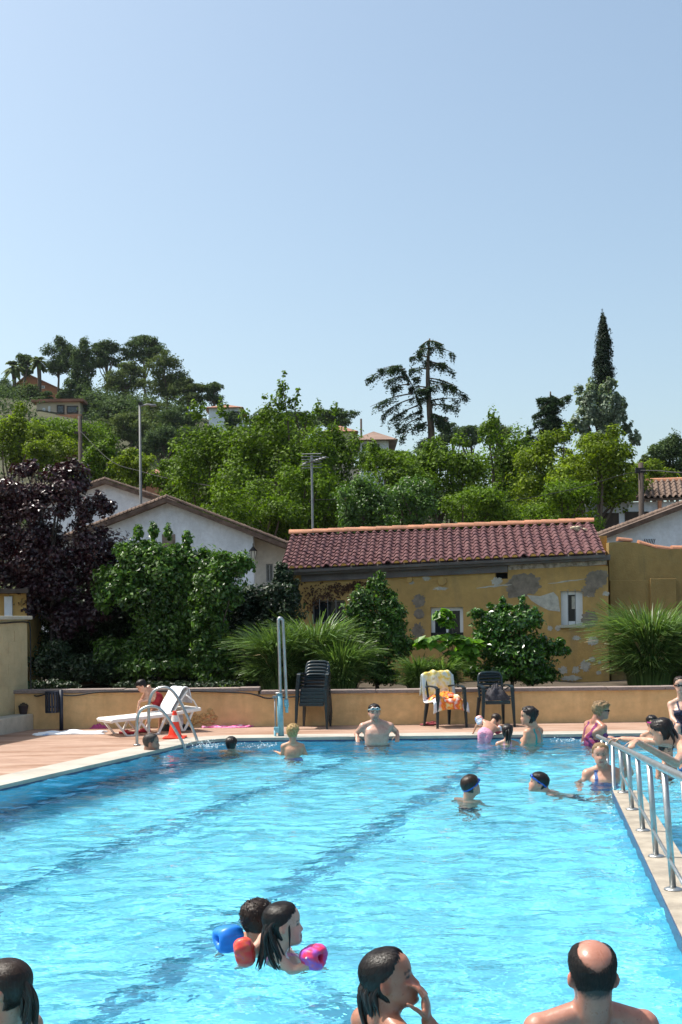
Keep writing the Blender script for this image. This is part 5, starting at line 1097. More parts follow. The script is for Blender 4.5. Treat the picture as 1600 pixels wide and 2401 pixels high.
def flat_towel(name, label, cat, m, c, w, l, rz, seed, amp=.018, cx=9, cy=22):
    rg = np.random.default_rng(seed); n, k = 28, 18; ph = rg.random(6) * 6; V = []
    for i in range(n):
        for j in range(k):
            u, v = i / (n - 1) - .5, j / (k - 1) - .5; z = .012 + amp * max(0, math.sin(cx * u + 4 * v + ph[0]) * math.sin(cy * v * .5 + 3 * u + ph[1]) + .45 * math.sin(17 * u + ph[2])) ; V.append((u * w + .04 * math.sin(7 * v + ph[3]), v * l + .05 * math.sin(6 * u + ph[4]), z))
    F = [(i * k + j, (i + 1) * k + j, (i + 1) * k + j + 1, i * k + j + 1) for i in range(n - 1) for j in range(k - 1)]; V2 = [(x, y, .002) for x, y, z in V]
    E_ = [i * k for i in range(n)] + [(n - 1) * k + j for j in range(1, k)] + [i * k + k - 1 for i in range(n - 2, -1, -1)] + [j for j in range(k - 2, 0, -1)]
    sk_ = [(E_[(q + 1) % len(E_)], E_[q], len(V) + E_[q], len(V) + E_[(q + 1) % len(E_)]) for q in range(len(E_))]
    o = link(name, MB().add(V + V2, F + sk_).mesh(name, m, smooth=True), loc=c, rot=(0, 0, rz)); return tag(o, label, cat)
bt = towelmat('blue_white_towel', [(.30, .50, .80), (.72, .78, .85), (.80, .82, .84), (.25, .42, .75)], 4, (1, 4, 1))
flat_towel('floor_towel', 'pale blue and white towel spread flat on the deck left of the lounger', 'towel', bt, gp(165, 1719.5), 1.0, .5, R(8), 1)
pk = towelmat('pink_towel', [(.75, .10, .35), (.85, .35, .55), (.72, .08, .30), (.80, .55, .65)], 8)
flat_towel('floor_towel', 'crumpled pink towel on the deck at the wall foot left of the hoist', 'towel', pk, gp(535, 1705), .72, .28, R(3), 2, .022)
q = link('cloth_bundle', heap('cloth_bundle', pk, .12, .09, .075, 5), loc=gp(497, 1703)); tag(q, 'bunched up end of the pink towel near the lounger', 'cloth')
q = link('cloth_bundle', heap('cloth_bundle', towelmat('magenta_cloth', [(.25, .03, .10), (.5, .08, .25), (.30, .04, .12)], 9), .13, .08, .05, 6), loc=gp(232, 1708)); tag(q, 'dark magenta clothes behind the foot of the lounger', 'cloth')
# ---- shoes
rubber_red = pm('red_foam', (.55, .03, .06), .15, 14, .6)
def clog(c, rz, label, group, s=1.0, m=None):
    t = thing('clog', label, 'shoe', c, rz, group); mb = MB(); k, n = 12, 10; V = []
    for i in range(k):
        u = i / (k - 1); w = .045 * (math.sin(math.pi * (.12 + .82 * u)) ** .5) * (1.12 - .25 * u) * s; hgt = s * (.035 + (.035 * math.sin(math.pi * min(1, u * 1.25)) if u > .42 else .008))
        for j in range(n): a = 2 * math.pi * j / n; V.append((w * math.cos(a), (u - .5) * .24 * s, max(.004, hgt * .5 + hgt * .5 * math.sin(a))))
    mb.add(V, [(i * n + j, i * n + (j + 1) % n, (i + 1) * n + (j + 1) % n, (i + 1) * n + j) for i in range(k - 1) for j in range(n)] + [tuple(range(n))[::-1], tuple(range((k - 1) * n, k * n))]); mb.obj('upper', m or rubber_red, t, smooth=True)
    mb = MB(); mb.tube(smooth_path([(-.045 * s, -.02, .05 * s), (-.05 * s, -.09 * s, .065 * s), (0, -.125 * s, .07 * s), (.05 * s, -.09 * s, .065 * s), (.045 * s, -.02, .05 * s)], 14), .006, 6); mb.obj('heel_strap', m or rubber_red, t, smooth=True)
clog(gp(297, 1721), R(70), 'red foam clog left of the ladder near the lounger legs', 'red foam clogs'); clog(gp(335, 1718), R(115), 'red foam clog between the ladder and the boy', 'red foam clogs')
clog(gp(1002, 1701.5), R(85), 'dark red sandal under the left leg of the towel chair', 'dark red sandals', .9, pm('dark_red_foam', (.22, .02, .035), .2, 14, .6)); clog(gp(1013, 1699.5), R(60), 'dark red sandal nearest the wall beside the towel chair', 'dark red sandals', .9, pm('dark_red_foam2', (.24, .02, .035), .2, 14, .6))
# ---- sun lounger
A, B = Vector((-3.46, 17.3, 0)), Vector((-2.26, 18.08, 0)); L = 1.612; sl = thing('sun_lounger', 'white plastic sun lounger with raised backrest beside the pool ladder', 'sun lounger', A, math.atan2(B.y - A.y, B.x - A.x)); m = MT['plastic_white']
def plate(path, w, th, nm, mt=m, bev=.012, parent=None):
    P = [Vector((p[0], 0, p[1])) for p in path]; V = []
    for i, p in enumerate(P):
        d = (P[min(i + 1, len(P) - 1)] - P[max(i - 1, 0)]).normalized(); n_ = Vector((-d.z, 0, d.x))
        V += [p + Vector((0, -w, 0)), p + Vector((0, w, 0)), p + Vector((0, w, 0)) - n_ * th, p + Vector((0, -w, 0)) - n_ * th]
    k = len(P); return MB().add(V, [(4 * i + q, 4 * i + 4 + q, 4 * i + 4 + (q + 1) % 4, 4 * i + (q + 1) % 4) for i in range(k - 1) for q in range(4)] + [(0, 1, 2, 3), (4 * k - 1, 4 * k - 2, 4 * k - 3, 4 * k - 4)]).obj(nm, mt, parent or sl, bevel=bev)
x0 = 0
for k in range(6): plate([(.12 + .155 * k, .292 + .006 * k), (.12 + .155 * k + .142, .297 + .006 * k)], .27, .018, 'bed_slat', bev=.005)
sl.scale = ((B - A).length / L,) * 3
for s in (-.29, .29):
    o = plate([(0, .262), (.04, .285), (.5, .305), (1.0, .335), (1.35, .375), (L, .405)], .032, .055, 'side_rail'); o.location = (0, s, 0)
plate([(0, .262), (.035, .288), (.11, .292)], .30, .06, 'foot_end'); plate([(L - .30, .385), (L, .408)], .29, .03, 'head_end')
plate([(1.14, .35), (1.22, .47), (1.32, .60), (1.40, .70)], .25, .02, 'backrest')
for s in (-.27, .27):
    mb = MB(); mb.tube([(1.36, s, .62), (1.50, s, .52), (1.57, s, .40)], .014, 8); mb.obj('back_support', m, sl, smooth=True)
    for P in ([(.10, .27), (.30, .02), (.36, .012), (.42, .02), (.56, .28)], [(.50, .28), (.72, .02), (.78, .012), (.84, .02), (.98, .32)], [(1.52, .39), (1.38, .10), (1.33, .02), (1.27, .02), (1.16, .34)]):
        o = plate(P, .02, .035, 'leg', bev=.008); o.location = (0, s, 0)
lt = towelmat('pale_towel', [(.62, .66, .74), (.74, .77, .82), (.80, .81, .83)], 5, (1, 6, 1))
o = link('lounger_towel', drape('lounger_towel', [(.05, -.16), (.02, .02), (-.02, .10), (-.10, .09), (-.19, -.06), (-.30, -.22), (-.36, -.32)], .23, .25, lt, wr=.006, seed=6), loc=A + Vector((math.cos(sl.rotation_euler.z), math.sin(sl.rotation_euler.z), 0)) * 1.435 * (B - A).length / L + Vector((0, 0, .64 * (B - A).length / L)), rot=(0, 0, sl.rotation_euler.z - R(90))); o.scale = sl.scale; tag(o, 'pale blue grey towel hanging over the lounger backrest', 'towel')
# bag and shoes below the lounger
ub = thing('sports_bag', 'black and white sports bag beneath the lounger behind the cone', 'bag', gp(410, 1712), R(20))
link('bag_body', heap('bag_body', MT['black_rubber'], .24, .13, .13, 11, 26, .4), ub); MB().box((-.10, -.10, .07), (.12, -.02, .24)).obj('bottle_pocket', pm('white_cloth', (.6, .6, .66), .3, 18, .9), ub, bevel=.03)
# ---- traffic cone
cc = gp(410.5, 1731); cn = thing('traffic_cone', 'orange traffic cone with pale reflective band at the pool corner', 'cone', cc); m = MT['cone_orange']
MB().box((-.155, -.155, .004), (.155, .155, .028)).obj('base', m, cn, bevel=.012)
def frus(z0, r0, z1, r1, nm, mt): mb = MB(); mb.tube([(0, 0, z0), (0, 0, z1)], [r0, r1], 24); return mb.obj(nm, mt, cn, smooth=False)
mb = MB(); mb.tube([(0, 0, .028), (0, 0, .05)], [.105, .095], 24); mb.obj('collar', m, cn); frus(.05, .09, .235, .055, 'body', m); frus(.2352, .0565, .325, .0385, 'reflective_band', MT['reflective']); frus(.3252, .037, .385, .026, 'tip', m)
# ---- litter bin
bp_ = at(137, 1703, 18.35); lb = thing('litter_bin', 'dark slatted litter bin hung on a post in the shade by the block wall', 'litter bin', (bp_.x, 18.35, 0)); navy = pm('navy_painted_metal', (.012, .018, .035), .2, 8, .5)
mb = MB(); mb.tube([(.05, 0, 0), (.05, 0, .62)], .03, 10); mb.obj('post', navy, lb, smooth=True)
for k in range(14):
    a = 2 * math.pi * k / 14; M_ = Matrix.Translation((-.09 + .10 * math.cos(a), .10 * math.sin(a), 0)) @ Matrix.Rotation(a, 4, 'Z'); MB().box((-.005, -.016, .27), (.005, .016, .60), M_).obj('slat', navy, lb)
for z in (.27, .35, .58): mb = MB(); mb.tube([(-.09, 0, z), (-.09, 0, z + .02)], [.094, .094], 20); mb.obj('hoop', navy, lb)
# ---- dark pot on the ledge
pt = pl.w(-.42, .13, .24); fpot = thing('flower_pot', 'small dark pot on the ledge at the block wall corner', 'pot', pt)
mb = MB(); mb.tube([(0, 0, 0), (0, 0, .11), (0, 0, .13)], [.055, .075, .08], 16); mb.obj('pot', pm('dark_pot', (.03, .02, .025), .2, 9, .7), fpot); link('soil_heap', heap('soil_heap', MT['earth'], .07, .07, .03, 2), fpot, loc=(0, 0, .128))

# ---- splashes thrown up by the swimmers at the far end
sp_m = pm('white_water', (.80, .86, .88), .05, 9, .25)
def splash(label, px, py, n, spread, h, seed):
    rg = np.random.default_rng(seed); c = gp(px, py, WATER); mb = MB()
    for _ in range(n):
        q = rg.normal(0, 1, 2) * spread; r_ = rg.uniform(.0018, .0055); z = abs(rg.normal(0, h)); V, F = ballq(Vector((q[0], q[1] * .5, z)), r_ * (1 + rg.random())); mb.add(V, F)
    o = mb.obj('splash', sp_m, None, smooth=True, loc=c); o['kind'] = 'stuff'; o['label'] = label
def ballq(c, r):
    bm = bmesh.new(); bmesh.ops.create_icosphere(bm, subdivisions=1, radius=r); out = ([tuple(v.co + c) for v in bm.verts], [tuple(v.index for v in f.verts) for f in bm.faces]); bm.free(); return out
splash('white splash drops left of the dark haired child near the ladder', 485, 1751, 170, .15, .035, 1); splash('white splash drops beside the blond child below the hoist', 610, 1752, 90, .16, .025, 2); splash('small splash by the older woman at the far edge', 1335, 1738, 80, .2, .02, 3)
# ================================================================== PEOPLE
TMP = bpy.data.scenes.new('tmp_remesh')
def skinmat(name, wet=.38):
    m, nt, b = nodes(name); at_ = nt.nodes.new('ShaderNodeAttribute'); at_.attribute_name = 'tint'
    n = noise(nt, 18, 4, .6); r = ramp(nt, n.outputs['Fac'], [(.3, (.84, .78, .76)), (.7, (1.08, 1.04, 1.02))]); c = mix(nt, 1.0, at_.outputs['Color'], r.outputs[0], 'MULTIPLY'); n5 = noise(nt, 5, 3, .5); r5 = ramp(nt, n5.outputs['Fac'], [(.35, (.90, .82, .80)), (.65, (1.04, 1.03, 1.02))]); c = mix(nt, 1.0, c, r5.outputs[0], 'MULTIPLY')
    nt.links.new(c, b.inputs['Base Color']); nr_ = noise(nt, 34, 4, .65); rr2 = ramp(nt, nr_.outputs['Fac'], [(.35, (.24, .24, .24)), (.62, (.55, .55, .55))]); nt.links.new(rr2.outputs[0], b.inputs['Roughness']); b.inputs['Specular IOR Level'].default_value = .45
    b.inputs['Subsurface Weight'].default_value = .12; b.inputs['Subsurface Radius'].default_value = (.012, .005, .003); b.inputs['Subsurface Scale'].default_value = 1.0
    n2 = noise(nt, 140, 3, .6); bp = nt.nodes.new('ShaderNodeBump'); bp.inputs['Strength'].default_value = .12; bp.inputs['Distance'].default_value = .003; nt.links.new(n2.outputs['Fac'], bp.inputs['Height']); nt.links.new(bp.outputs[0], b.inputs['Normal']); return m
SKINM = skinmat('wet_skin')
def hairmat(name, col, rough=.35, bump=.7):
    m, nt, b = nodes(name); n = noise(nt, 150, 4, .6, stretch=(1, 1, .14)); b.inputs['Specular IOR Level'].default_value = .35; r = ramp(nt, n.outputs['Fac'], [(.3, shade(col, .5)), (.7, shade(col, 1.6))]); nt.links.new(r.outputs[0], b.inputs['Base Color'])
    b.inputs['Anisotropic'].default_value = .5; b.inputs['Roughness'].default_value = rough; bp = nt.nodes.new('ShaderNodeBump'); bp.inputs['Strength'].default_value = bump; bp.inputs['Distance'].default_value = .006; nt.links.new(n.outputs['Fac'], bp.inputs['Height']); nt.links.new(bp.outputs[0], b.inputs['Normal']); return m
HAIR = dict(black=hairmat('hair_black', (.012, .008, .007), .36, .35), brown=hairmat('hair_brown', (.026, .014, .009), .4, .4), dkbrown=hairmat('hair_dark_brown', (.018, .011, .008), .46), crop=hairmat('hair_cropped', (.016, .012, .011), .75, 1.0), blond=hairmat('hair_blond', (.42, .28, .12), .6, 1.0), ash=hairmat('hair_ash_blond', (.24, .155, .08), .6, 1.0), grey=hairmat('hair_grey_brown', (.05, .042, .038), .5))
def fabric(name, cols, scale=14): return towelmat(name, cols, scale)
WEAR = dict(red=pm('red_swim_shorts', (.30, .012, .022), .25, 6, .8), maroon=fabric('maroon_swimsuit', [(.10, .005, .03), (.22, .02, .07), (.12, .03, .14), (.30, .05, .10)], 30), pink=fabric('pink_check', [(.60, .06, .22), (.7, .4, .5), (.42, .05, .28)], 40), blue=pm('blue_swimsuit', (.02, .10, .28), .3, 20, .6), navy=fabric('navy_print_swimsuit', [(.012, .014, .03), (.03, .035, .07), (.10, .10, .15)], 30), bluefloral=fabric('blue_floral_swimsuit', [(.04, .10, .28), (.10, .22, .45), (.04, .06, .20), (.35, .30, .40)], 30), teal=pm('teal_swimsuit', (.02, .28, .26), .2, 20, .6), black=pm('black_trunks', (.012, .013, .018), .3, 9, .7), white=pm('white_strap', (.75, .74, .72), .05, 9, .6))
GOG = dict(blue=pm('blue_silicone', (.01, .10, .50), .1, 9, .35), clear=pm('pale_goggle', (.35, .50, .55), .1, 9, .3), pink=pm('pink_silicone', (.75, .05, .32), .1, 9, .35), dark=pm('sunglass', (.01, .01, .012), .1, 9, .15))

HT_ = np.array([0, .05, .12, .2, .3, .42, .5, .6, .7, .8, .88, .94, .98, 1.0])
HA_ = np.array([.014, .034, .047, .055, .061, .066, .070, .074, .076, .073, .062, .047, .027, .004])
HF_ = np.array([.070, .088, .094, .096, .096, .093, .091, .096, .096, .089, .074, .055, .031, .004])
HB_ = np.array([-.03, -.005, .022, .048, .070, .088, .096, .102, .102, .094, .078, .059, .034, .004])
HH = .235
def head_grid(nth=72, nt_=64, infl=None):
    """head surface in head coordinates: x right, y forward, z up from the chin"""
    t = np.linspace(0, 1, nt_); t = .5 - .5 * np.cos(np.pi * t); t = t * .96 + np.linspace(0, 1, nt_) * .04
    th = np.linspace(-np.pi, np.pi, nth, endpoint=False); T, TH = np.meshgrid(t, th, indexing='ij')
    a = np.interp(T, HT_, HA_); f = np.interp(T, HT_, HF_); b = np.interp(T, HT_, HB_); mid = (f - b) / 2; half = (f + b) / 2
    c, s = np.cos(TH), np.sin(TH); p = 2.25; r = 1 / ((np.abs(s) ** p + np.abs(c) ** p) ** (1 / p)); X = a * s * r; Y = mid + half * c * r; Z = T * HH
    fr = np.clip((Y - .03) / .04, 0, 1)
    g = lambda x0, z0, sx, sz: np.exp(-((X - x0) / sx) ** 2 - ((Z - z0 * HH) / sz) ** 2)
    nose = np.clip((.56 - T) / .22, 0, 1) * np.clip((T - .30) / .035, 0, 1); D = .021 * nose ** 1.3 * np.exp(-(X / (.0085 + .007 * nose)) ** 2)
    for s_ in (-1, 1): D += -.010 * g(s_ * .031, .505, .015, .011) + .0035 * g(s_ * .031, .575, .02, .006) + .004 * g(s_ * .042, .36, .02, .018) + .006 * g(s_ * .0115, .335, .007, .006) + .0035 * g(s_ * .031, .503, .009, .006)
    D += .006 * g(0, .232, .019, .0042) + .006 * g(0, .192, .017, .0046) - .003 * g(0, .212, .022, .002) + .006 * g(0, .075, .018, .014) - .004 * g(0, .14, .022, .006)
    return X, Y + D * fr, Z, T, TH
def grid_faces(n, m):
    i = np.arange(n * m).reshape(n, m); a, b = i[:-1], i[1:]; return np.stack([a, np.roll(a, -1, 1), np.roll(b, -1, 1), b], -1).reshape(-1, 4)
def ball(c, r, Rm=None, n=12, m=8):
    th = np.linspace(0, 2 * np.pi, n, endpoint=False); ph = np.linspace(.001, np.pi - .001, m); P, T = np.meshgrid(ph, th, indexing='ij'); V = np.stack([np.sin(P) * np.cos(T), np.sin(P) * np.sin(T), np.cos(P)], -1).reshape(-1, 3) * np.asarray(r, float)
    if Rm is not None: V = V @ np.asarray(Rm).T
    F = [tuple(f[::-1]) for f in grid_faces(m, n)] + [tuple(range(n)), tuple(range((m - 1) * n + n - 1, (m - 1) * n - 1, -1))]
    return V + np.asarray(tuple(c), float), F
def cone_(a, b, ra, rb, n=12):
    a, b = np.array(tuple(a), float), np.array(tuple(b), float); d = b - a; L = np.linalg.norm(d) + 1e-9; d /= L; ts = np.concatenate([-np.cos(np.linspace(0, np.pi / 2, 5)) * ra / L, [1 / 3, 2 / 3], 1 + np.sin(np.linspace(0, np.pi / 2, 5)) * rb / L])
    rs = np.concatenate([np.sin(np.linspace(.12, np.pi / 2, 5)) * ra, [ra + (rb - ra) / 3, ra + 2 * (rb - ra) / 3], np.cos(np.linspace(0, np.pi / 2 - .12, 5)) * rb])
    return tube([a + d * L * t for t in ts], rs, n)
def loft(C, side, fwd, w, d, n=28):
    """stack of superelliptic rings, closed"""
    th = np.linspace(0, 2 * np.pi, n, endpoint=False); V = []
    for c, s_, f_, a, b in zip(C, side, fwd, w, d):
        r = 1 / ((np.abs(np.cos(th)) ** 2.4 + np.abs(np.sin(th)) ** 2.4) ** (1 / 2.4)); V.append(c + np.outer(np.cos(th) * r * a, s_) + np.outer(np.sin(th) * r * b, f_))
    V = np.concatenate(V); k = len(C); F = [tuple(f) for f in grid_faces(k, n)]
    return V, F + [tuple(range(n))[::-1], tuple(range((k - 1) * n, k * n))]
def yawv(deg): a = R(deg); return np.array([math.sin(a), math.cos(a), 0.0]), np.array([math.cos(a), -math.sin(a), 0.0])
def head_rot(yaw, pitch, roll=0):
    f, r = yawv(yaw); u = V3(0, 0, 1); p = R(pitch); f2 = f * math.cos(p) + u * math.sin(p); u2 = u * math.cos(p) - f * math.sin(p); q = R(roll); r3 = r * math.cos(q) - u2 * math.sin(q); u3 = u2 * math.cos(q) + r * math.sin(q)
    return np.stack([r3, f2, u3], 1)
def hand(mb, wrist, d, palm, k=1.0, curl=.35, spread=.10, thumb_side=1, wrap=0):
    """palm, four fingers of unequal length and a thumb from the side of the palm; d = pointing direction, palm = palm normal"""
    d = unit(np.array(tuple(d), float)); palm = np.array(tuple(palm), float); palm = unit(palm - d * (palm @ d)); s = np.cross(d, palm) * thumb_side; w = np.array(tuple(wrist), float)
    Rm = np.stack([s, d, palm], 1); mb.add(*ball(w + d * .045 * k, np.array([.040, .053, .0165]) * k, Rm))
    for i, (L, off, cu) in enumerate(((.070, .028, .9), (.078, .0095, 1.0), (.073, -.0095, 1.05), (.057, -.027, 1.15))):
        p = w + (d * .088 + s * off) * k; a = 0.0; dd = unit(d + s * off * spread * 30 * .1); q = p - d * .03 * k
        for j, f in enumerate((.45, .32, .27)):
            a += curl * cu * (1 + wrap * j); e = dd * math.cos(a) + palm * math.sin(a); nx_ = p + e * L * f * k; mb.add(*cone_(p, nx_, .0092 * k * (1 - .08 * j), .0085 * k * (1 - .1 * j), 8)); p = nx_
    p = w + (d * .022 + s * .030) * k; e = unit(s * .75 + d * .62 + palm * .35)
    for j, L in enumerate((.040, .032, .026)): nx_ = p + e * L * k; mb.add(*cone_(p, nx_, .0125 * k * (1 - .12 * j), .0105 * k * (1 - .12 * j), 8)); p = nx_; e = unit(e + palm * curl * .8 + d * .25)
BODY = {}
def person(label, Hc, yaw, pitch=0, roll=0, hs=1.0, S=None, syaw=None, sw=.175, k=1.0, hip=None, arms=((), ()), legs='stand', skin=(.50, .29, .20), hair='dkbrown', style='short', vox=.0135, wear=(), female=False, cat='person', brow=None, floor=FLOOR, lipc=(.42, .16, .14), shirtless=True, hands=None, chestw=1.0, torso_len=.50, group='bathers at the pool', scalp=False, stubble=False, face=True, neck_r=.052):
    Hc = np.array(tuple(Hc), float); S = np.array(tuple(S), float); syaw = yaw if syaw is None else syaw; f, r = yawv(syaw); up = V3(0, 0, 1)
    hip = S - up * torso_len * k if hip is None else np.array(tuple(hip), float); sp = unit(S - hip); f = unit(f - sp * (f @ sp)); r = np.cross(f, sp); r = unit(r)
    Rh = head_rot(yaw, pitch, roll); chin = Hc - Rh[:, 2] * HH * hs * .5 - Rh[:, 1] * .0
    mb = MB(); X, Y, Z, T, TH = head_grid(); Vh = np.stack([X, Y, Z], -1).reshape(-1, 3); n, m = X.shape
    mb.add(chin + (Vh * hs) @ Rh.T, [tuple(q[::-1]) for q in grid_faces(n, m)] + [tuple(range(m)), tuple(range((n - 1) * m + m - 1, (n - 1) * m - 1, -1))])
    for s_ in (-1, 1):   # ears: a leaf-shaped disc with a hollow
        c = chin + Rh @ (V3(s_ * .0755, -.012, .445 * HH) * hs); q = R(22) * s_; E = np.stack([Rh @ V3(math.cos(q), math.sin(q) * s_ * s_, 0), Rh @ V3(-math.sin(q), math.cos(q), 0), Rh[:, 2]], 1)
        V, F = ball(c, np.array([.0085, .0185, .031]) * hs, E, 14, 10); mb.add(V, F); V, F = ball(c + E[:, 0] * s_ * .006 * hs + E[:, 1] * -.006 * hs, np.array([.0075, .0105, .024]) * hs, E, 12, 8); mb.add(V, F)
    nb = S + sp * .045 * k - f * .012 * k; hb = chin + Rh @ (V3(0, .012, .055) * hs); hb2 = chin + Rh @ (V3(0, -.03, .11) * hs)
    mb.add(*cone_(nb, hb, neck_r * k * 1.12, neck_r * hs * .92, 16)); mb.add(*cone_(nb - f * .01 * k, hb2, neck_r * k * 1.08, neck_r * hs, 16))
    fem = .9 if female else 1.0; L = np.linalg.norm(S - hip); tt = np.array([-.12, 0, .18, .38, .6, .78, .9, .985, 1.06]); a_ = np.array([.125, .165, .160, .140 * (fem), .158, .168, .165, .120, .055]) * k * (sw / k / .175) ** .75 * chestw; b_ = np.array([.085, .118, .112, .098, .112, .118, .103, .070, .045]) * k * chestw
    C = [hip + sp * L * q + f * (.018 * k * math.sin(q * 3.0)) for q in tt]; mb.add(*loft(C, [r] * 9, [f] * 9, a_, b_))
    if female and k > .8:
        for s_ in (-1, 1): mb.add(*ball(hip + sp * L * .70 + r * s_ * .078 + f * .095, V3(.066, .066, .062)))
    elif k > .8:
        for s_ in (-1, 1): mb.add(*ball(hip + sp * L * .78 + r * s_ * .075 + f * .07, np.stack([r, f, sp], 1) @ np.diag([1, 1, 1]) @ V3(0, 0, 0) + V3(.078, .055, .06)))
    for s_, arm in ((1, arms[0]), (-1, arms[1])):
        sj = S + r * s_ * sw - sp * .018 * k; mb.add(*cone_(nb + sp * .012 * k, sj + sp * .012 * k, .048 * k, .048 * k)); mb.add(*ball(sj, V3(.062, .062, .064) * k))
        mb.add(*cone_(S + r * s_ * sw * .45 - sp * .10 * k, sj - sp * .02 * k, .07 * k, .055 * k))
        if arm is None: continue
        if len(arm) == 0: el = sj + (r * s_ * .10 - sp * .25 + f * .04) * k; wr = el + (r * s_ * .03 + f * .20 - sp * .08) * k; hd = None
        else: el, wr = [np.array(tuple(q), float) for q in arm[:2]]; hd = arm[2] if len(arm) > 2 else None
        mb.add(*cone_(sj, el, .050 * k, .038 * k)); mb.add(*cone_(el, wr, .041 * k, .027 * k)); mb.add(*ball(el + (wr - el) * .22, V3(.041, .041, .041) * k))
        if hd is None: hd = dict(d=wr - el, palm=-up)
        hand(mb, wr, hd['d'], hd['palm'], hd.get('k', k), hd.get('curl', .25), hd.get('spread', .1), hd.get('side', s_), hd.get('wrap', 0))
    if legs:
        for s_ in (-1, 1):
            hj = hip + r * s_ * .085 * k - sp * .03 * k
            if legs == 'stand':
                ll = min(.86 * k, max(.3, hj[2] - floor)); kn = hj + V3(0, 0, -.5 * ll) + f * .03; ank = hj + V3(0, 0, -ll + .05) - f * .01
            elif legs == 'trail': kn = hj - sp * .36 * k + r * s_ * .04; ank = kn - sp * .34 * k - f * .06
            else: kn, ank = [np.array(tuple(q), float) for q in legs[0 if s_ > 0 else 1]]
            mb.add(*cone_(hj, kn, .082 * k, .052 * k)); mb.add(*cone_(kn, ank, .053 * k, .034 * k)); mb.add(*ball(kn + (ank - kn) * .3 - f * .012, V3(.052, .052, .06) * k)); mb.add(*cone_(ank + V3(0, 0, -.012), ank + f * .13 * k + V3(0, 0, -.022 * k), .036 * k, .026 * k))
    o0 = np.array([S[0], S[1], max(floor, min(v[2] for v in mb.v))])
    mb.v = [tuple(np.array(v) - o0) for v in mb.v]
    me = mb.mesh('raw', SKINM); ob = bpy.data.objects.new('raw', me); TMP.collection.objects.link(ob)
    md = ob.modifiers.new('r', 'REMESH'); md.mode = 'VOXEL'; md.voxel_size = vox; md.adaptivity = 0
    vl = TMP.view_layers[0]; vl.update(); dg = vl.depsgraph; me2 = bpy.data.meshes.new_from_object(ob.evaluated_get(dg))
    V = np.empty(len(me2.vertices) * 3, np.float32); me2.vertices.foreach_get('co', V); V = V.reshape(-1, 3).astype(float)
    ed = np.empty(len(me2.edges) * 2, np.int32); me2.edges.foreach_get('vertices', ed); ed = ed.reshape(-1, 2); deg = np.bincount(ed.ravel(), minlength=len(V))[:, None]
    # relax everywhere except the face
    hl = (V + o0 - chin) @ Rh / hs; inface = np.clip((hl[:, 1] - .02) / .03, 0, 1) * ((hl[:, 2] > .0) & (hl[:, 2] < HH) & (np.abs(hl[:, 0]) < .09))
    for it in range(4):
        acc = np.zeros_like(V); np.add.at(acc, ed[:, 0], V[ed[:, 1]]); np.add.at(acc, ed[:, 1], V[ed[:, 0]]); lam = .5 * (1 - .75 * inface[:, None]); V = V + (acc / deg - V) * lam
    me2.vertices.foreach_set('co', V.astype(np.float32).ravel()); me2.name = 'person'
    # colour of the skin itself: lips, brows, eyes, ears
    hl = (V + o0 - chin) @ Rh / hs; x, y, z = np.abs(hl[:, 0]), hl[:, 1], hl[:, 2] / HH; col = np.tile(np.array(skin, float), (len(V), 1)); front = (y > .045) & (z > 0) & (z < 1)
    if face:
        def put(mask, c, a=1.0): col[mask] = col[mask] * (1 - a) + np.array(c) * a
        put(front & (x < .024) & (z > .168) & (z < .25) & (x < .024 - .0 * z), lipc, .75); put(front & (x < .023) & (np.abs(z - .212) < .010), shade(lipc, .4), .8)
        bz = .578 + .02 * np.sin((x - .012) / .04 * 3.0); put(front & (x > .011) & (x < .053) & (np.abs(z - bz) < .021), brow or (.03, .02, .015), .75)
        e = ((x - .031) / .0155) ** 2 + ((z - .505) / .03) ** 2; put(front & (e < 1.0), (.16, .10, .08), .8); put(front & (((x - .031) / .008) ** 2 + ((z - .505) / .024) ** 2 < 1), (.012, .01, .01), .95)
        put(front & (z > .26) & (z < .46) & (x > .02) & (x < .06), (skin[0] * 1.12, skin[1] * .88, skin[2] * .85), .45); put(front & (x < .014) & (z > .3) & (z < .42), (skin[0] * 1.1, skin[1] * .85, skin[2] * .8), .5)
        ear = (x > .07) & (np.abs(z - .445) < .16) & (np.abs(y + .012) < .035); put(ear, (skin[0] * 1.15, skin[1] * .75, skin[2] * .65), .6)
        if stubble: put((y > .03) & (z < .3) & (z > -.02) & ~(front & (x < .024) & (z > .17) & (z < .25)), (.10, .075, .065), .35)
    if vox < .0075:   # freckles and moles
        fr_ = np.random.default_rng(7).random(len(col)) < .0022; col[fr_] *= np.array([.62, .5, .45])
    if scalp:   # cropped fringe: hair colour on the scalp with a soft, speckled edge
        mid_ = (np.interp(z, HT_, HF_) - np.interp(z, HT_, HB_)) / 2; ang = np.degrees(np.abs(np.arctan2(hl[:, 0], hl[:, 1] - mid_))); Mq = np.minimum(z - np.interp(ang, *HL[style['line']]), np.interp(ang, *style['top']) - z) + np.random.default_rng(3).normal(0, .012, len(z))
        al = np.clip(Mq / .10 + .25, 0, .93) * ((z > 0) & (z < 1.05) & (np.abs(hl[:, 0]) < .079)); col = col * (1 - al[:, None]) + np.array([.014, .011, .010]) * al[:, None]
    ca = me2.color_attributes.new('tint', 'FLOAT_COLOR', 'POINT'); ca.data.foreach_set('color', np.concatenate([col, np.ones((len(V), 1))], 1).astype(np.float32).ravel())
    me2.polygons.foreach_set('use_smooth', np.ones(len(me2.polygons), bool)); me2.materials.clear(); me2.materials.append(SKINM); me2.update()
    P = link('person', me2, None, loc=tuple(o0)); tag(P, label, cat, group)
    TMP.collection.objects.unlink(ob); bpy.data.objects.remove(ob); bpy.data.meshes.remove(me)
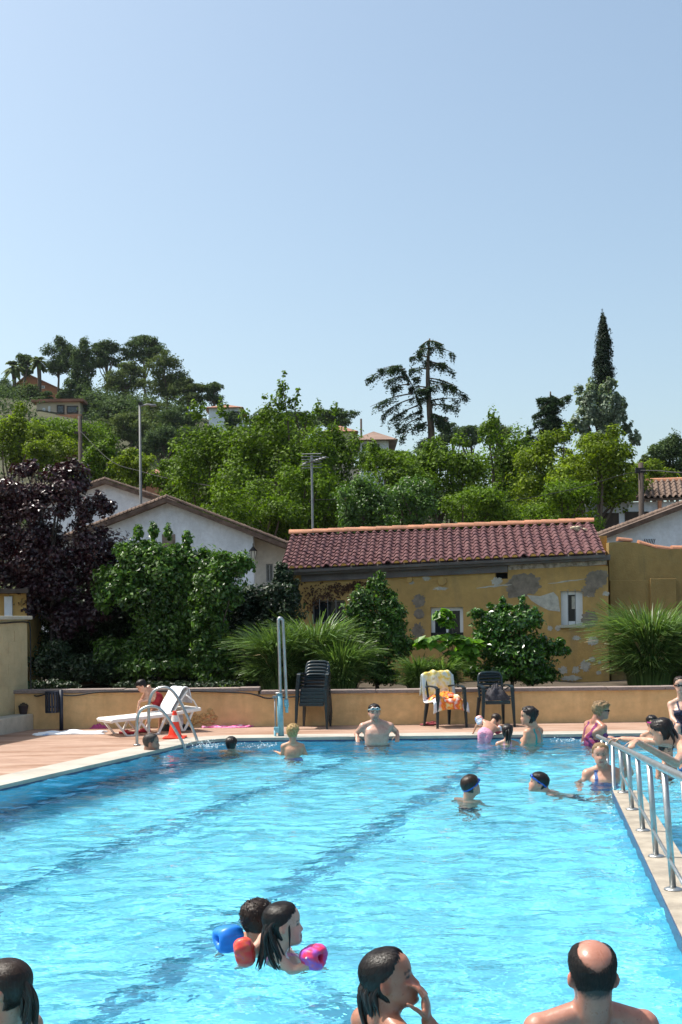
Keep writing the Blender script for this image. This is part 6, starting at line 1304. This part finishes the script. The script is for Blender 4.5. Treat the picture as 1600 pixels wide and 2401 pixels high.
    ctx = dict(P=P, V=V, o0=o0, chin=chin, Rh=Rh, hs=hs, S=S, hip=hip, r=r, f=f, sp=sp, k=k, me=me2, sw=sw, L=L, vox=vox)
    if style: hair_cap(ctx, style, HAIR[hair])
    for (nm, mt, fn, th) in wear: shell(ctx, nm, WEAR[mt], fn, th)
    return ctx
HL = dict(   # hairline height round the head: angle from the front (deg) -> t
    short=([0, 35, 60, 78, 92, 105, 125, 180], [.83, .82, .74, .55, .40, .42, .24, .20]), boy=([0, 35, 60, 78, 92, 105, 125, 180], [.72, .72, .66, .50, .42, .36, .20, .16]),
    back=([0, 30, 50, 70, 85, 100, 120, 180], [.86, .84, .76, .62, .55, .40, .12, .05]), bald=([0, 60, 80, 92, 106, 125, 180], [2, 2, .80, .42, .44, .26, .20]), receding=([0, 20, 40, 60, 78, 92, 105, 125, 180], [.90, .93, .95, .82, .56, .42, .42, .24, .2]))
def hair_cap(ctx, style, m):
    base = style['line'] if isinstance(style, dict) else style; st = style if isinstance(style, dict) else {}
    X, Y, Z, T, TH = head_grid(*((160, 80) if ctx['vox'] < .0075 else (72, 40))); A = np.degrees(np.abs(TH)); hl = np.interp(A, *HL[base]); M_ = (T - hl)
    rg = np.random.default_rng(int(abs(ctx['S'][0] * 1000)) % 999)
    wob_ = .018 * np.sin(TH * 9 + 2) + .012 * np.sin(TH * 23) + rg.normal(0, .014, TH.shape[1])[None, :] ; M_ = M_ + wob_
    if 'top' in st: M_ = np.minimum(M_, np.interp(A, *st['top']) - T)
    Th = st.get('T', .009); full = st.get('full', 0)
    P = np.stack([X, Y, Z], -1); c0 = V3(0, -.005, .13); Nn = unit(P - c0); ss = np.clip(M_ / .10, 0, 1); ss = ss * ss * (3 - 2 * ss)
    strand = np.sin(TH * 37 + 6 * np.sin(T * 7)) * .3 + np.sin(TH * 47 + T * 9) * .3 + rg.normal(0, .5, TH.shape[1])[None, :]; thick = -.004 + (Th + .004) * ss * (1 + st.get('str', .16) * strand)
    if st.get('curl'):
        ph = rg.random(6) * 6; cu = sum(np.sin(P @ (rg.normal(size=3) * st.get('cf', 150)) + q) for q in ph) / 2.2; thick += st['curl'] * ss * cu
    thick += full * ss * np.clip(-P[..., 1] / .1, 0, 1); P = P + Nn * thick[..., None]
    n, k = X.shape; idx = np.arange(n * k).reshape(n, k); F = grid_faces(n, k)[:, ::-1]; keep = (M_.ravel()[F] > -.06).all(1); F = F[keep]
    W_ = ctx['chin'] + (P.reshape(-1, 3) * ctx['hs']) @ ctx['Rh'].T - ctx['o0']; us = np.unique(F); rm = -np.ones(n * k, int); rm[us] = np.arange(len(us))
    Vc, Fc, kq = W_[us], rm[F], len(us)
    ns = st.get('strands', 3800 if ctx['vox'] < .0075 else 450); w0 = st.get('sw', .0010 if ctx['vox'] < .0075 else .0022) * ctx['hs']; sl = st.get('slen', .016)
    from mathutils.kdtree import KDTree
    ok_ = np.where(M_.ravel()[us] > .03)[0]; Nw = (Nn.reshape(-1, 3) @ ctx['Rh'].T)[us]; kd = KDTree(len(us))
    for i_ in range(len(us)): kd.insert(Vc[i_], i_)
    kd.balance(); flow = ctx['Rh'] @ V3(0, -1, -.45); top_ = ctx['chin'] + ctx['Rh'] @ (V3(0, -.03, .26) * ctx['hs']) - ctx['o0']; SV, SF = [], []; nst = 4
    for q_ in rg.choice(ok_, ns):
        p = Vc[q_] + rg.normal(0, .002, 3); nv = Nw[q_]; L_ = sl * rg.uniform(.5, 1.3) * ctx['hs'] / 1.5; pts = []; kink = rg.normal(0, .08 if base == 'back' else .2, 3); lift = rg.uniform(.0003, .0010 if base == 'back' else .0022) * st.get('lift', 1)
        for s_ in range(nst):
            co, i_, _d = kd.find(p); nv = Nw[i_]; p = p - nv * ((p - Vc[i_]) @ nv) + nv * lift; pts.append((p.copy(), nv)); d = (flow if base == 'back' else unit((p - top_)[None])[0]) + kink; d = d - nv * (d @ nv); p = p + unit(d[None])[0] * L_
        b0 = len(SV)
        for s_, (pp, nv) in enumerate(pts):
            d = pts[min(s_ + 1, nst - 1)][0] - pts[max(s_ - 1, 0)][0]; sd2 = unit(np.cross(d, nv)[None])[0] * w0 * (1 - (s_ / (nst - 1)) ** 2 * .85); SV += [pp - sd2, pp + sd2]
        SF += [(b0 + 2 * s_, b0 + 2 * s_ + 1, b0 + 2 * s_ + 3, b0 + 2 * s_ + 2) for s_ in range(nst - 1)]
    if st.get('nocap'): Vc, Fc = np.array(SV), np.array(SF)
    else: Fc = np.concatenate([Fc, np.array(SF) + len(Vc)]); Vc = np.concatenate([Vc, np.array(SV)])
    h = link('hair', fast('hair', Vc, Fc, m, True), ctx['P'])
    for (pts, r0, r1) in st.get('locks', ()):   # wet locks: head coordinates
        pts = [tuple(np.array(pts[0]) + V3(0, .035, .035))] + list(pts) if r0 > .012 else pts; mb = MB(); nl = 10 if r0 > .012 else 1
        for q_ in range(nl):   # each lock is a bundle of thin wet strands that part towards the tips
            off = rg.normal(0, 1, 3) * r0 * (.55 if nl > 1 else 0); fan = rg.normal(0, 1, 3) * r0 * (.45 if nl > 1 else 0); kk = len(pts); cut = rg.uniform(.82, 1.06)
            Q = [ctx['chin'] + ctx['Rh'] @ ((np.array(q) + off + fan * (i_ / (kk - 1)) ** 2 + V3(0, 0, .02) * (1 - cut) * i_) * ctx['hs']) - ctx['o0'] for i_, q in enumerate(pts)]; Q = smooth_path(Q, 14)
            mb.tube(Q, np.interp(np.linspace(0, 1, 14), [0, .35, .8, 1], [r0 * .62, r0 * .5, r0 * .28, .0012] if nl > 1 else [r0, r0, r1, .001]) * ctx['hs'], 7)
        mb.obj('hair_lock', m, h, smooth=True)
    for (c, rr_) in st.get('bun', ()):
        V, F2 = ball(ctx['chin'] + ctx['Rh'] @ (np.array(c) * ctx['hs']) - ctx['o0'], np.array(rr_) * ctx['hs'], ctx['Rh'], 24, 16); d = unit(V - V.mean(0)); V = V + d * (.006 * np.sin(V @ V3(130, 90, 70)) + .005 * np.sin(V @ V3(-60, 170, 140)))[:, None]; MB().add(V, F2).obj('hair_bun', m, h, smooth=True)
    if st.get('wisps'):
        mb = MB()
        for q in range(st['wisps']):
            i = rg.integers(int(n * .45), n - 3); j = rg.integers(0, k)
            if M_[i, j] < .05: continue
            b = P[i, j]; d = unit(Nn[i, j] + rg.normal(0, .7, 3)); L = rg.uniform(.008, .022); pts = [ctx['chin'] + ctx['Rh'] @ ((b + d * L * t_ + V3(0, 0, -1) * L * t_ ** 2 * .3) * ctx['hs']) - ctx['o0'] for t_ in (0, .5, 1)]; mb.tube(pts, [.003, .0025, .0008], 4)
        lc = mb.obj('loose_curls', m, h); lc['kind'] = 'stuff'
    ctx['hair'] = h; return h
def shell(ctx, nm, mt, fn, th=.004):
    """clothing: the body faces picked by fn(x, y, h) in body coordinates, lifted off the skin"""
    me, V = ctx['me'], ctx['V']; F = np.empty(len(me.polygons) * 4, np.int32)
    try: me.polygons.foreach_get('vertices', F)
    except Exception: F = np.array([v for p in me.polygons for v in (list(p.vertices) + [p.vertices[-1]])[:4]])
    F = F.reshape(-1, 4); N_ = np.empty(len(V) * 3, np.float32); me.vertices.foreach_get('normal', N_); N_ = N_.reshape(-1, 3)
    q = V + ctx['o0'] - ctx['hip']; x, y, h = q @ ctx['r'] / ctx['k'], q @ ctx['f'] / ctx['k'], q @ ctx['sp'] / ctx['L']; ok = fn(x, y, h); F = F[ok[F].all(1)]
    if len(F) == 0: return
    us = np.unique(F); rm = -np.ones(len(V), int); rm[us] = np.arange(len(us)); cnt = np.bincount(rm[F].ravel(), minlength=len(us)); W_ = V[us] + N_[us] * np.where(cnt >= 4, th, th * .3)[:, None]
    link(nm, fast(nm, W_, rm[F], mt, True), ctx['P'])
def hpt(ctx, p): return ctx['chin'] + ctx['Rh'] @ (np.array(p, float) * ctx['hs']) - ctx['o0']
def goggles(ctx, m, t0=.5, t1=.55, up=False, nm='goggles', lens=True, rad=1.05):
    """strap round the head, two lenses in front; t0 height at the front, t1 at the back"""
    g = link(nm, MB().mesh(nm, m), ctx['P']); X, Y, Z, T, TH = head_grid(96, 64); mb = MB(); V = []
    for j in range(96):
        th = TH[0, j]; w = .5 + .5 * math.cos(th); t = t1 + (t0 - t1) * w; i = np.argmin(np.abs(T[:, j] - t)); p = np.array([X[i, j], Y[i, j], Z[i, j]]); c = V3(0, 0, p[2]); d = unit((p - c)[None])[0]; hz = .0075
        for dz, o in ((-hz, .0), (hz, .0), (hz, .011), (-hz, .011)): V.append(hpt(ctx, p + d * o + V3(0, 0, dz)))
    mb.add(V, [(4 * j + q, (4 * j + 4 + q) % 384, (4 * ((j + 1) % 96)) + (q + 1) % 4, 4 * j + (q + 1) % 4) for j in range(96) for q in range(4)]); g.data = mb.mesh(nm, m, smooth=False)
    if lens:
        for s_ in (-1, 1):
            j = np.argmin(np.abs(TH[0] - s_ * .36)); i = np.argmin(np.abs(T[:, j] - t0)); p = np.array([X[i, j], Y[i, j], Z[i, j]]); c = hpt(ctx, p + V3(0, .008, 0)); V2, F2 = ball(c, V3(.026, .014, .019) * ctx['hs'], ctx['Rh'], 16, 10); MB().add(V2, F2).obj('lens', m, g, smooth=True)
            V2, F2 = ball(hpt(ctx, p + V3(0, .0145, 0)), V3(.019, .0095, .0125) * ctx['hs'], ctx['Rh'], 14, 8); MB().add(V2, F2).obj('lens_glass', GOG['dark'], g, smooth=True)
    return g
def armband(ctx, c, axis, k, mts, seed, rin=.016, rout=.082, half=.075, twist=0):
    """inflated pillow ring round the upper arm"""
    ax = unit(np.array(tuple(axis), float)[None])[0]; u = unit(np.cross(ax, [0, .2, 1.0])[None])[0]; w = np.cross(ax, u); n, m = 40, 18; V = []; rg = np.random.default_rng(seed); ph = rg.random(3) * 6
    for i in range(n):
        a = 2 * math.pi * i / n; ro = rout * (1 + .16 * math.cos(3 * a + twist) + .05 * math.cos(2 * a + ph[2]) + .035 * math.sin(11 * a + ph[0])); rc, hr_ = (rin + ro) / 2, (ro - rin) / 2
        for j in range(m):
            b = 2 * math.pi * j / m; cb, sb = math.cos(b), math.sin(b); rr_ = rc + hr_ * np.sign(cb) * abs(cb) ** .75; zz = half * np.sign(sb) * abs(sb) ** .7 * (1 - .30 * max(0, cb) - .12 * max(0, cb) * math.cos(3 * a + twist)) + .006 * math.sin(13 * a + ph[1]) * max(0, cb); V.append(np.array(tuple(c)) - ctx['o0'] + ((math.cos(a) * u + math.sin(a) * w) * rr_ + ax * zz) * k)
    F = [(i * m + j, ((i + 1) % n) * m + j, ((i + 1) % n) * m + (j + 1) % m, i * m + (j + 1) % m) for i in range(n) for j in range(m)]
    ab = MB().add(V, F).obj('armband', mts, ctx['P'], smooth=True)
    cc_ = np.array(tuple(c)) - ctx['o0'] + (u * rout * .9 + ax * half * .3) * k; mb = MB(); mb.tube([cc_, cc_ + u * .022 * k], [.008 * k, .006 * k], 8); mb.obj('valve', WEAR['white'], ab)
AB = dict(red=towelmat('armband_red', [(.60, .012, .015), (.68, .03, .03), (.62, .10, .05), (.45, .02, .25)], 16), purple=towelmat('armband_purple', [(.45, .03, .30), (.75, .03, .08), (.30, .08, .45), (.75, .05, .10)], 14), blue=pm('armband_blue', (.01, .17, .62), .15, 8, .35), bluered=towelmat('armband_blue_red', [(.02, .12, .45), (.75, .06, .03), (.70, .75, .80), (.02, .12, .45)], 9))
for _m in AB.values(): _m.node_tree.nodes['Principled BSDF'].inputs['Roughness'].default_value = .42

tan, pale, warm, red_ = (.42, .235, .155), (.58, .40, .31), (.50, .29, .20), (.52, .27, .20)
brief = lambda x, y, h: (h < .20) & (h > -.42) & (np.abs(x) < .26)
def suit(strap=.07, low=.52, back=.40):
    return lambda x, y, h: (((h < np.where(y > 0, low + .18, back + .1)) & (h > -.22) & (np.abs(x) < .175)) | ((np.abs(np.abs(x) - strap) < .022) & (h >= .3) & (h < 1.08) & (np.abs(x) < .12)))
suit_wear = lambda mt, **k: [('swimsuit', mt, suit(**k), .004)]
trunks = lambda mt: [('swim_trunks', mt, brief, .006)]
# ---- bald man, foreground right
A4 = lambda px, py, Y: at(px, py, Y)
Yb = 4.6
c = person('bald man with dark fringe of hair seen from behind, submerged to the shoulders', at(1389, 2286, Yb), 0, -6, hs=1.13, S=at(1386, 2400, Yb + .03), syaw=-4, sw=.205, k=1.08, skin=(.40, .195, .14), hair='crop', scalp=True, style=dict(line='bald', nocap=True, strands=9000, slen=.010, sw=.0007, top=([0, 60, 80, 110, 150, 180], [0, .2, 1.0, .965, .74, .64]), T=.004, str=.05), vox=.0074, wear=trunks('black'), neck_r=.062, stubble=True)
# ---- woman with a hand over her mouth
Yw_ = 4.6
S_ = at(905, 2412, Yw_); mouth = at(960, 2338, Yw_ - .05)
c = person('dark haired woman in profile pressing a hand to her mouth, bottom centre', at(912, 2296, Yw_), 98, 14, hs=1.0, S=S_, syaw=62, sw=.165, k=.98, female=True, skin=(.36, .17, .11), hair='black', brow=(.02, .012, .01), vox=.0068,
           style=dict(line='back', T=.007, str=.05, full=.002, locks=[([(-.03, -.085, .10), (-.035, -.095, .04), (-.03, -.09, -.03), (-.02, -.075, -.075)], .024, .006), ([(.03, -.085, .10), (.035, -.09, .04), (.03, -.088, -.02), (.035, -.08, -.06)], .022, .006), ([(0, -.095, .09), (0, -.105, .03), (.005, -.10, -.04), (-.01, -.10, -.09)], .026, .005), ([(.05, -.06, .09), (.055, -.066, .05), (.052, -.07, .0)], .018, .005)]),
           arms=((), (at(1056, 2468, Yw_ - .10), at(1003, 2394, Yw_ - .06), dict(d=Vector((-.10, .10, 1)), palm=Vector((-1, .22, .05)), curl=.52, k=1.08, side=1))), wear=[('swimsuit', 'blue', suit(.06, .45, .3), .004)])
# ---- girl with wet pony strands, bottom left
c = person('dark haired girl cut by the left frame edge with loose wet ponytail strands', at(18, 2316, 4.75), -72, -2, hs=.94, S=at(14, 2420, 4.78), syaw=-60, sw=.14, k=.85, skin=(.42, .23, .16), hair='brown', vox=.0074,
           style=dict(line='back', T=.007, str=.05, full=.002, locks=[([(.0, -.10, .12), (.0, -.122, .09), (.005, -.132, .04), (.005, -.128, -.03), (.0, -.125, -.10)], .016, .006), ([(-.01, -.095, .13), (-.012, -.11, .08), (-.015, -.095, .02), (-.01, -.08, -.03)], .022, .005), ([(.03, -.08, .11), (.03, -.088, .05), (.025, -.08, -.01)], .024, .005), ([(0, -.085, .12), (0, -.095, .05), (0, -.088, -.01)], .026, .006)]), wear=suit_wear('blue'))
# ---- boy with blue armband and girl with red armbands
Yg = 6.05
c = person('boy with blue inflatable armband behind the girl with red armbands', at(604, 2158, Yg), 38, 0, hs=.87, S=at(606, 2236, Yg), syaw=40, sw=.115, k=.62, hip=at(606, 2236, Yg) + Vector((.05, .30, -.24)), skin=(.45, .25, .165), hair='brown', vox=.0074, style=dict(line='boy', T=.009, str=.08, curl=.0015, cf=120, wisps=220), arms=((), (at(524, 2215, Yg - .05), at(520, 2290, Yg + .1))), wear=trunks('black'), legs='trail')
armband(c, at(536, 2199, Yg - .03), at(480, 2206, Yg - .1) - at(560, 2190, Yg), .8, AB['blue'], 1, half=.085, rout=.09, twist=1.2)
Yg = 5.75
S_ = at(653, 2240, Yg)
c = person('girl with long wet dark hair and two red armbands, seen from behind', at(664, 2167, Yg), 84, 3, hs=.87, S=S_, syaw=42, sw=.115, k=.62, hip=S_ + Vector((.05, .30, -.24)), skin=(.55, .36, .28), hair='black', vox=.0069, legs='trail',
           style=dict(line='back', T=.009, str=.05, full=.004, locks=[([(.03, -.085, .10), (.035, -.092, .03), (.042, -.075, -.05), (.048, -.04, -.12)], .026, .008), ([(.05, -.06, .09), (.06, -.05, .02), (.062, -.025, -.06), (.062, -.012, -.13)], .024, .008), ([(.0, -.095, .10), (.0, -.11, .03), (.0, -.125, -.04), (.0, -.15, -.12)], .022, .004), ([(-.03, -.085, .10), (-.03, -.10, .02), (-.035, -.12, -.05)], .024, .005), ([(.02, -.092, .10), (.02, -.10, .02), (.02, -.095, -.04)], .026, .008), ([(.062, .03, .13), (.068, .03, .08), (.064, .026, .02), (.06, .02, -.03)], .006, .003)]),
           arms=((at(738, 2254, Yg - .08), at(760, 2310, Yg + .06)), (at(576, 2250, Yg + .03), at(560, 2300, Yg + .12))), wear=[('swimsuit', 'pink', suit(.05, .35, .1), .004), ('halter_strap', 'white', lambda x, y, h: (h > 1.03) & (h < 1.10) & (np.abs(x) < .10), .005)])
armband(c, at(574, 2231, Yg), at(560, 2232, Yg) - at(592, 2225, Yg), .76, AB['red'], 2, half=.062, rout=.086, twist=.4)
armband(c, at(736, 2243, Yg - .07), at(760, 2247, Yg - .1) - at(708, 2240, Yg), .7, AB['purple'], 3, half=.08, rout=.086, twist=.9)
# ---- two boys with blue goggles
c = person('boy with blue goggle strap facing away to the right in mid pool', at(1104, 1843, 11.1), 58, 16, hs=.88, S=at(1097, 1893, 11.1), syaw=40, sw=.12, k=.68, skin=warm, hair='brown', style=dict(line='boy', T=.008), vox=.012, wear=trunks('black'))
goggles(c, GOG['blue'], .66, .42)
c = person('boy with blue goggles on his forehead swimming to the left in mid pool', at(1264, 1836, 11.5), -88, 14, hs=.88, S=at(1288, 1872, 11.5), syaw=-88, hip=at(1288, 1872, 11.5) + Vector((.22, .06, -.24)), sw=.12, k=.68, skin=(.50, .30, .22), hair='black', style=dict(line='boy', T=.008), vox=.012, wear=trunks('black'), legs='trail')
goggles(c, GOG['blue'], .74, .38)
# ---- far side, left to right
Yc = 18.2
hipb, Sb = at(371, 1640, 18.2), at(345, 1625, 18.02)
c = person('boy in dark red swim shorts bending over the white lounger', at(333, 1608, 17.98), -95, -38, hs=.80, S=Sb, syaw=-70, hip=hipb, sw=.105, k=.56, skin=warm, hair='black', style=dict(line='boy', T=.009), vox=.0105, floor=0.0,
           arms=((at(326, 1650, 18.1), at(330, 1668, 18.0)), (at(327, 1645, 17.85), at(323, 1667, 17.8))), legs=((at(377, 1676, 18.25), at(374, 1708, 18.25)), (at(352, 1676, 18.2), at(338, 1709, 18.15))), wear=[('swim_shorts', 'red', lambda x, y, h: (h < .42) & (h > -.78) & (np.abs(x) < .26), .012)])
c = person('man with cropped dark hair up to his chin in water by the ladder', at(355, 1742, 15.3), 80, 0, hs=1.02, S=at(349, 1778, 15.3), syaw=60, sw=.18, k=1.0, skin=(.36, .22, .16), hair='grey', style=dict(line='short', T=.005, str=.05), vox=.0135, wear=trunks('black'), stubble=True)
c = person('dark haired child, head only above water near the far edge', at(543, 1746, 15.7), 12, 0, hs=.86, S=at(543, 1783, 15.7), sw=.12, k=.7, skin=warm, hair='black', style=dict(line='boy', T=.010, wisps=60), vox=.014, wear=trunks('black'))
Yc = 14.9
c = person('curly blond child seen from behind below the pool hoist', at(687, 1717, Yc), 14, 0, hs=.82, S=at(687, 1748, Yc), syaw=8, sw=.118, k=.66, skin=(.50, .29, .19), hair='blond', style=dict(line='boy', T=.014, curl=.006, cf=170, wisps=260), vox=.0105, wear=trunks('blue'), torso_len=.58, arms=((), (at(662, 1770, Yc + .05), at(651, 1764, Yc + .12))))
Yc = 16.36
c = person('man with goggles on his forehead leaning his elbows on the far pool edge', at(878, 1671, Yc), 174, 2, hs=1.0, S=at(883, 1701, Yc + .04), syaw=178, sw=.185, k=1.0, skin=(.53, .34, .27), hair='black', style='short', vox=.011, wear=trunks('black'), stubble=True,
           arms=((at(836, 1719, 16.74), at(838, 1729, 16.56), dict(d=Vector((.1, -.8, -.5)), palm=Vector((0, -.3, -1)), curl=.3)), (at(929, 1715, 16.74), at(933, 1724, 16.56), dict(d=Vector((-.1, -.8, -.5)), palm=Vector((0, -.3, -1)), curl=.3))))
goggles(c, GOG['clear'], .74, .60)
Yc = 16.42
c = person('child in armbands and pink check shorts climbing over the far pool edge', at(1163, 1689, 16.84), 35, -35, hs=.80, S=at(1152, 1700, 16.72), syaw=12, hip=at(1137, 1724, Yc), sw=.11, k=.56, skin=(.50, .29, .20), hair='brown', style=dict(line='boy', T=.007), vox=.0105,
           arms=((at(1172, 1712, 16.82), at(1180, 1716, 16.98)), (at(1119, 1699, 16.80), at(1111, 1716, 16.86))), wear=[('swim_shorts', 'pink', lambda x, y, h: (h < .36) & (h > -.7) & (np.abs(x) < .26), .01)])
armband(c, at(1125, 1689, 16.77), at(1110, 1706, 16.8) - at(1140, 1690, 16.75), .72, AB['bluered'], 5); armband(c, at(1168, 1710, 16.78), at(1174, 1722, 16.8) - at(1163, 1702, 16.75), .72, AB['bluered'], 6)
c = person('girl with dark ponytail and red hair clip before the far edge', at(1190, 1716, 15.85), 5, 0, hs=.84, S=at(1190, 1743, 15.85), sw=.12, k=.68, skin=warm, hair='black', vox=.012, style=dict(line='back', T=.012, full=.008, locks=[([(0, -.09, .15), (0, -.12, .10), (0, -.115, .02), (0, -.10, -.05)], .03, .012)]), wear=suit_wear('pink'))
MB().box((-.03, -.012, -.012), (.03, .012, .012)).obj('hair_clip', GOG['pink'], c['P'], bevel=.006, loc=hpt(c, (0, -.098, .17)))
c = person('woman with dark pinned up hair facing left at the far edge', at(1239, 1679, 16.15), -84, -4, hs=1.0, S=at(1251, 1713, 16.2), syaw=-50, sw=.155, k=.95, female=True, skin=(.50, .30, .21), hair='black', vox=.012, style=dict(line='back', T=.014, str=.2, curl=.005, cf=90, full=.014, bun=[((0, -.105, .155), (.05, .04, .05))], wisps=120), wear=suit_wear('teal'))
c = person('older woman with short ash blond hair in maroon swimsuit facing right', at(1411, 1666, 15.95), 84, -3, hs=.98, S=at(1397, 1700, 15.95), syaw=66, hip=at(1386, 1782, 15.95), sw=.165, k=1.0, female=True, skin=(.40, .20, .14), hair='ash', vox=.011, chestw=1.12, style=dict(line='boy', T=.020, curl=.006, cf=110, full=.012, wisps=160, str=.05), wear=[('swimsuit', 'maroon', lambda x, y, h: (((h < np.where(y > 0, .84, .62)) & (h > -.22) & (np.abs(x) < .19)) | ((np.abs(np.abs(x) - .085) < .03) & (h >= .3) & (h < 1.08) & (np.abs(x) < .14))), .004)], arms=((at(1376, 1728, 15.85), at(1394, 1745, 15.75)), ()))
goggles(c, GOG['dark'], .5, .5, nm='spectacles')
Yc = 12.3
rp = Vector((rail_x(12.0) - .02, 12.0, rail_z(12.0) + .04))
c = person('fair haired woman in blue patterned swimsuit facing the camera beside the rail', at(1408, 1769, Yc), 188, 0, hs=1.0, S=at(1416, 1812, Yc + .02), syaw=186, sw=.165, k=1.0, female=True, skin=(.52, .31, .23), hair='ash', brow=(.22, .14, .09), vox=.0105, style=dict(line='short', T=.008, str=.1), wear=suit_wear('bluefloral', strap=.085, low=.52), arms=((), (at(1478, 1812, Yc + .05), rp + Vector((.05, .0, -.03)), dict(d=Vector((-.35, -.3, .5)), palm=Vector((-.6, -.2, -.6)), curl=.45))))
c = person('child with pink goggles at the far edge near the right corner', at(1529, 1694, 16.25), 168, 0, hs=.82, S=at(1525, 1724, 16.25), sw=.115, k=.66, skin=warm, hair='black', style=dict(line='boy', T=.010, wisps=60), vox=.012, wear=trunks('black')); goggles(c, GOG['pink'], .51, .55)
# dark haired woman reaching over the rail
Sd = at(1602, 1752, 10.95)
r1 = Vector((rail_x(11.75) - .02, 11.75, rail_z(11.75) + .055)); r2 = Vector((rail_x(9.9) - .01, 9.9, rail_z(9.9) + .06))
c = person('woman with dark wet hair in blue swimsuit stretching an arm along the handrail', at(1552, 1716, 11.0), -52, -24, hs=.98, S=Sd, syaw=-72, hip=at(1690, 1855, 10.9), sw=.16, k=.98, female=True, skin=(.50, .31, .22), hair='black', vox=.0105, floor=FLOOR, style=dict(line='back', T=.012, full=.012, locks=[([(0, -.09, .12), (0, -.11, .05), (.02, -.09, -.02), (.04, -.05, -.06)], .03, .01)]), wear=suit_wear('blue', strap=.08, low=.6, back=.5),
           arms=((at(1524, 1738, 11.35), r1 + Vector((.07, -.03, .015)), dict(d=Vector((-.9, .3, -.05)), palm=Vector((-.1, -.1, -1)), curl=.45)), (at(1585, 1790, 10.35), r2 + Vector((.08, .12, .02)), dict(d=Vector((-.5, -.8, -.03)), palm=Vector((0, 0, -1)), curl=.4))))
c = person('small dark haired child half hidden behind the woman at the rail', at(1563, 1760, 12.6), 150, 0, hs=.8, S=at(1563, 1800, 12.6), sw=.11, k=.62, skin=warm, hair='black', style=dict(line='boy', T=.010), vox=.014, wear=trunks('black'))
# seated woman with sunglasses, right frame edge
Yc = 17.0
c = person('woman in navy print swimsuit and sunglasses seated on the far edge at right', at(1594, 1606, Yc), 188, -4, hs=1.0, S=at(1600, 1647, Yc + .02), syaw=184, hip=at(1606, 1710, Yc + .05), sw=.16, k=.95, female=True, skin=(.55, .37, .29), hair='brown', vox=.012, floor=-.8, style='back', wear=suit_wear('navy', strap=.08, low=.62, back=.5),
           arms=((at(1577, 1684, 16.9), at(1596, 1702, 16.72)), (at(1640, 1684, 16.9), at(1612, 1704, 16.72))), legs=((at(1590, 1704, 16.56), at(1588, 1778, 16.50)), (at(1620, 1704, 16.56), at(1622, 1778, 16.5))))
goggles(c, GOG['dark'], .505, .5, nm='sunglasses')
for ob in list(TMP.objects): bpy.data.objects.remove(ob)
bpy.data.scenes.remove(TMP)
for o in list(COL.objects):
    if o.type == 'MESH' and o.get('category') == 'person': o.cycles.is_caustics_receiver = True
# ================================================================== thin summer haze: one closed box of air round the camera and the place
hz = MB().box((-420, -30, -3), (420, 760, 62)).obj('haze', bpy.data.materials.new('summer_haze')); hz['kind'] = 'stuff'; hz['label'] = 'thin pale summer haze in the air'
m = hz.data.materials[0]; m.use_nodes = True; nt = m.node_tree; nt.nodes.clear(); ou = nt.nodes.new('ShaderNodeOutputMaterial'); pv = nt.nodes.new('ShaderNodeVolumePrincipled')
pv.inputs['Density'].default_value = .00008; pv.inputs['Color'].default_value = (.80, .90, 1.0, 1); pv.inputs['Anisotropy'].default_value = .3; nt.links.new(pv.outputs[0], ou.inputs['Volume'])
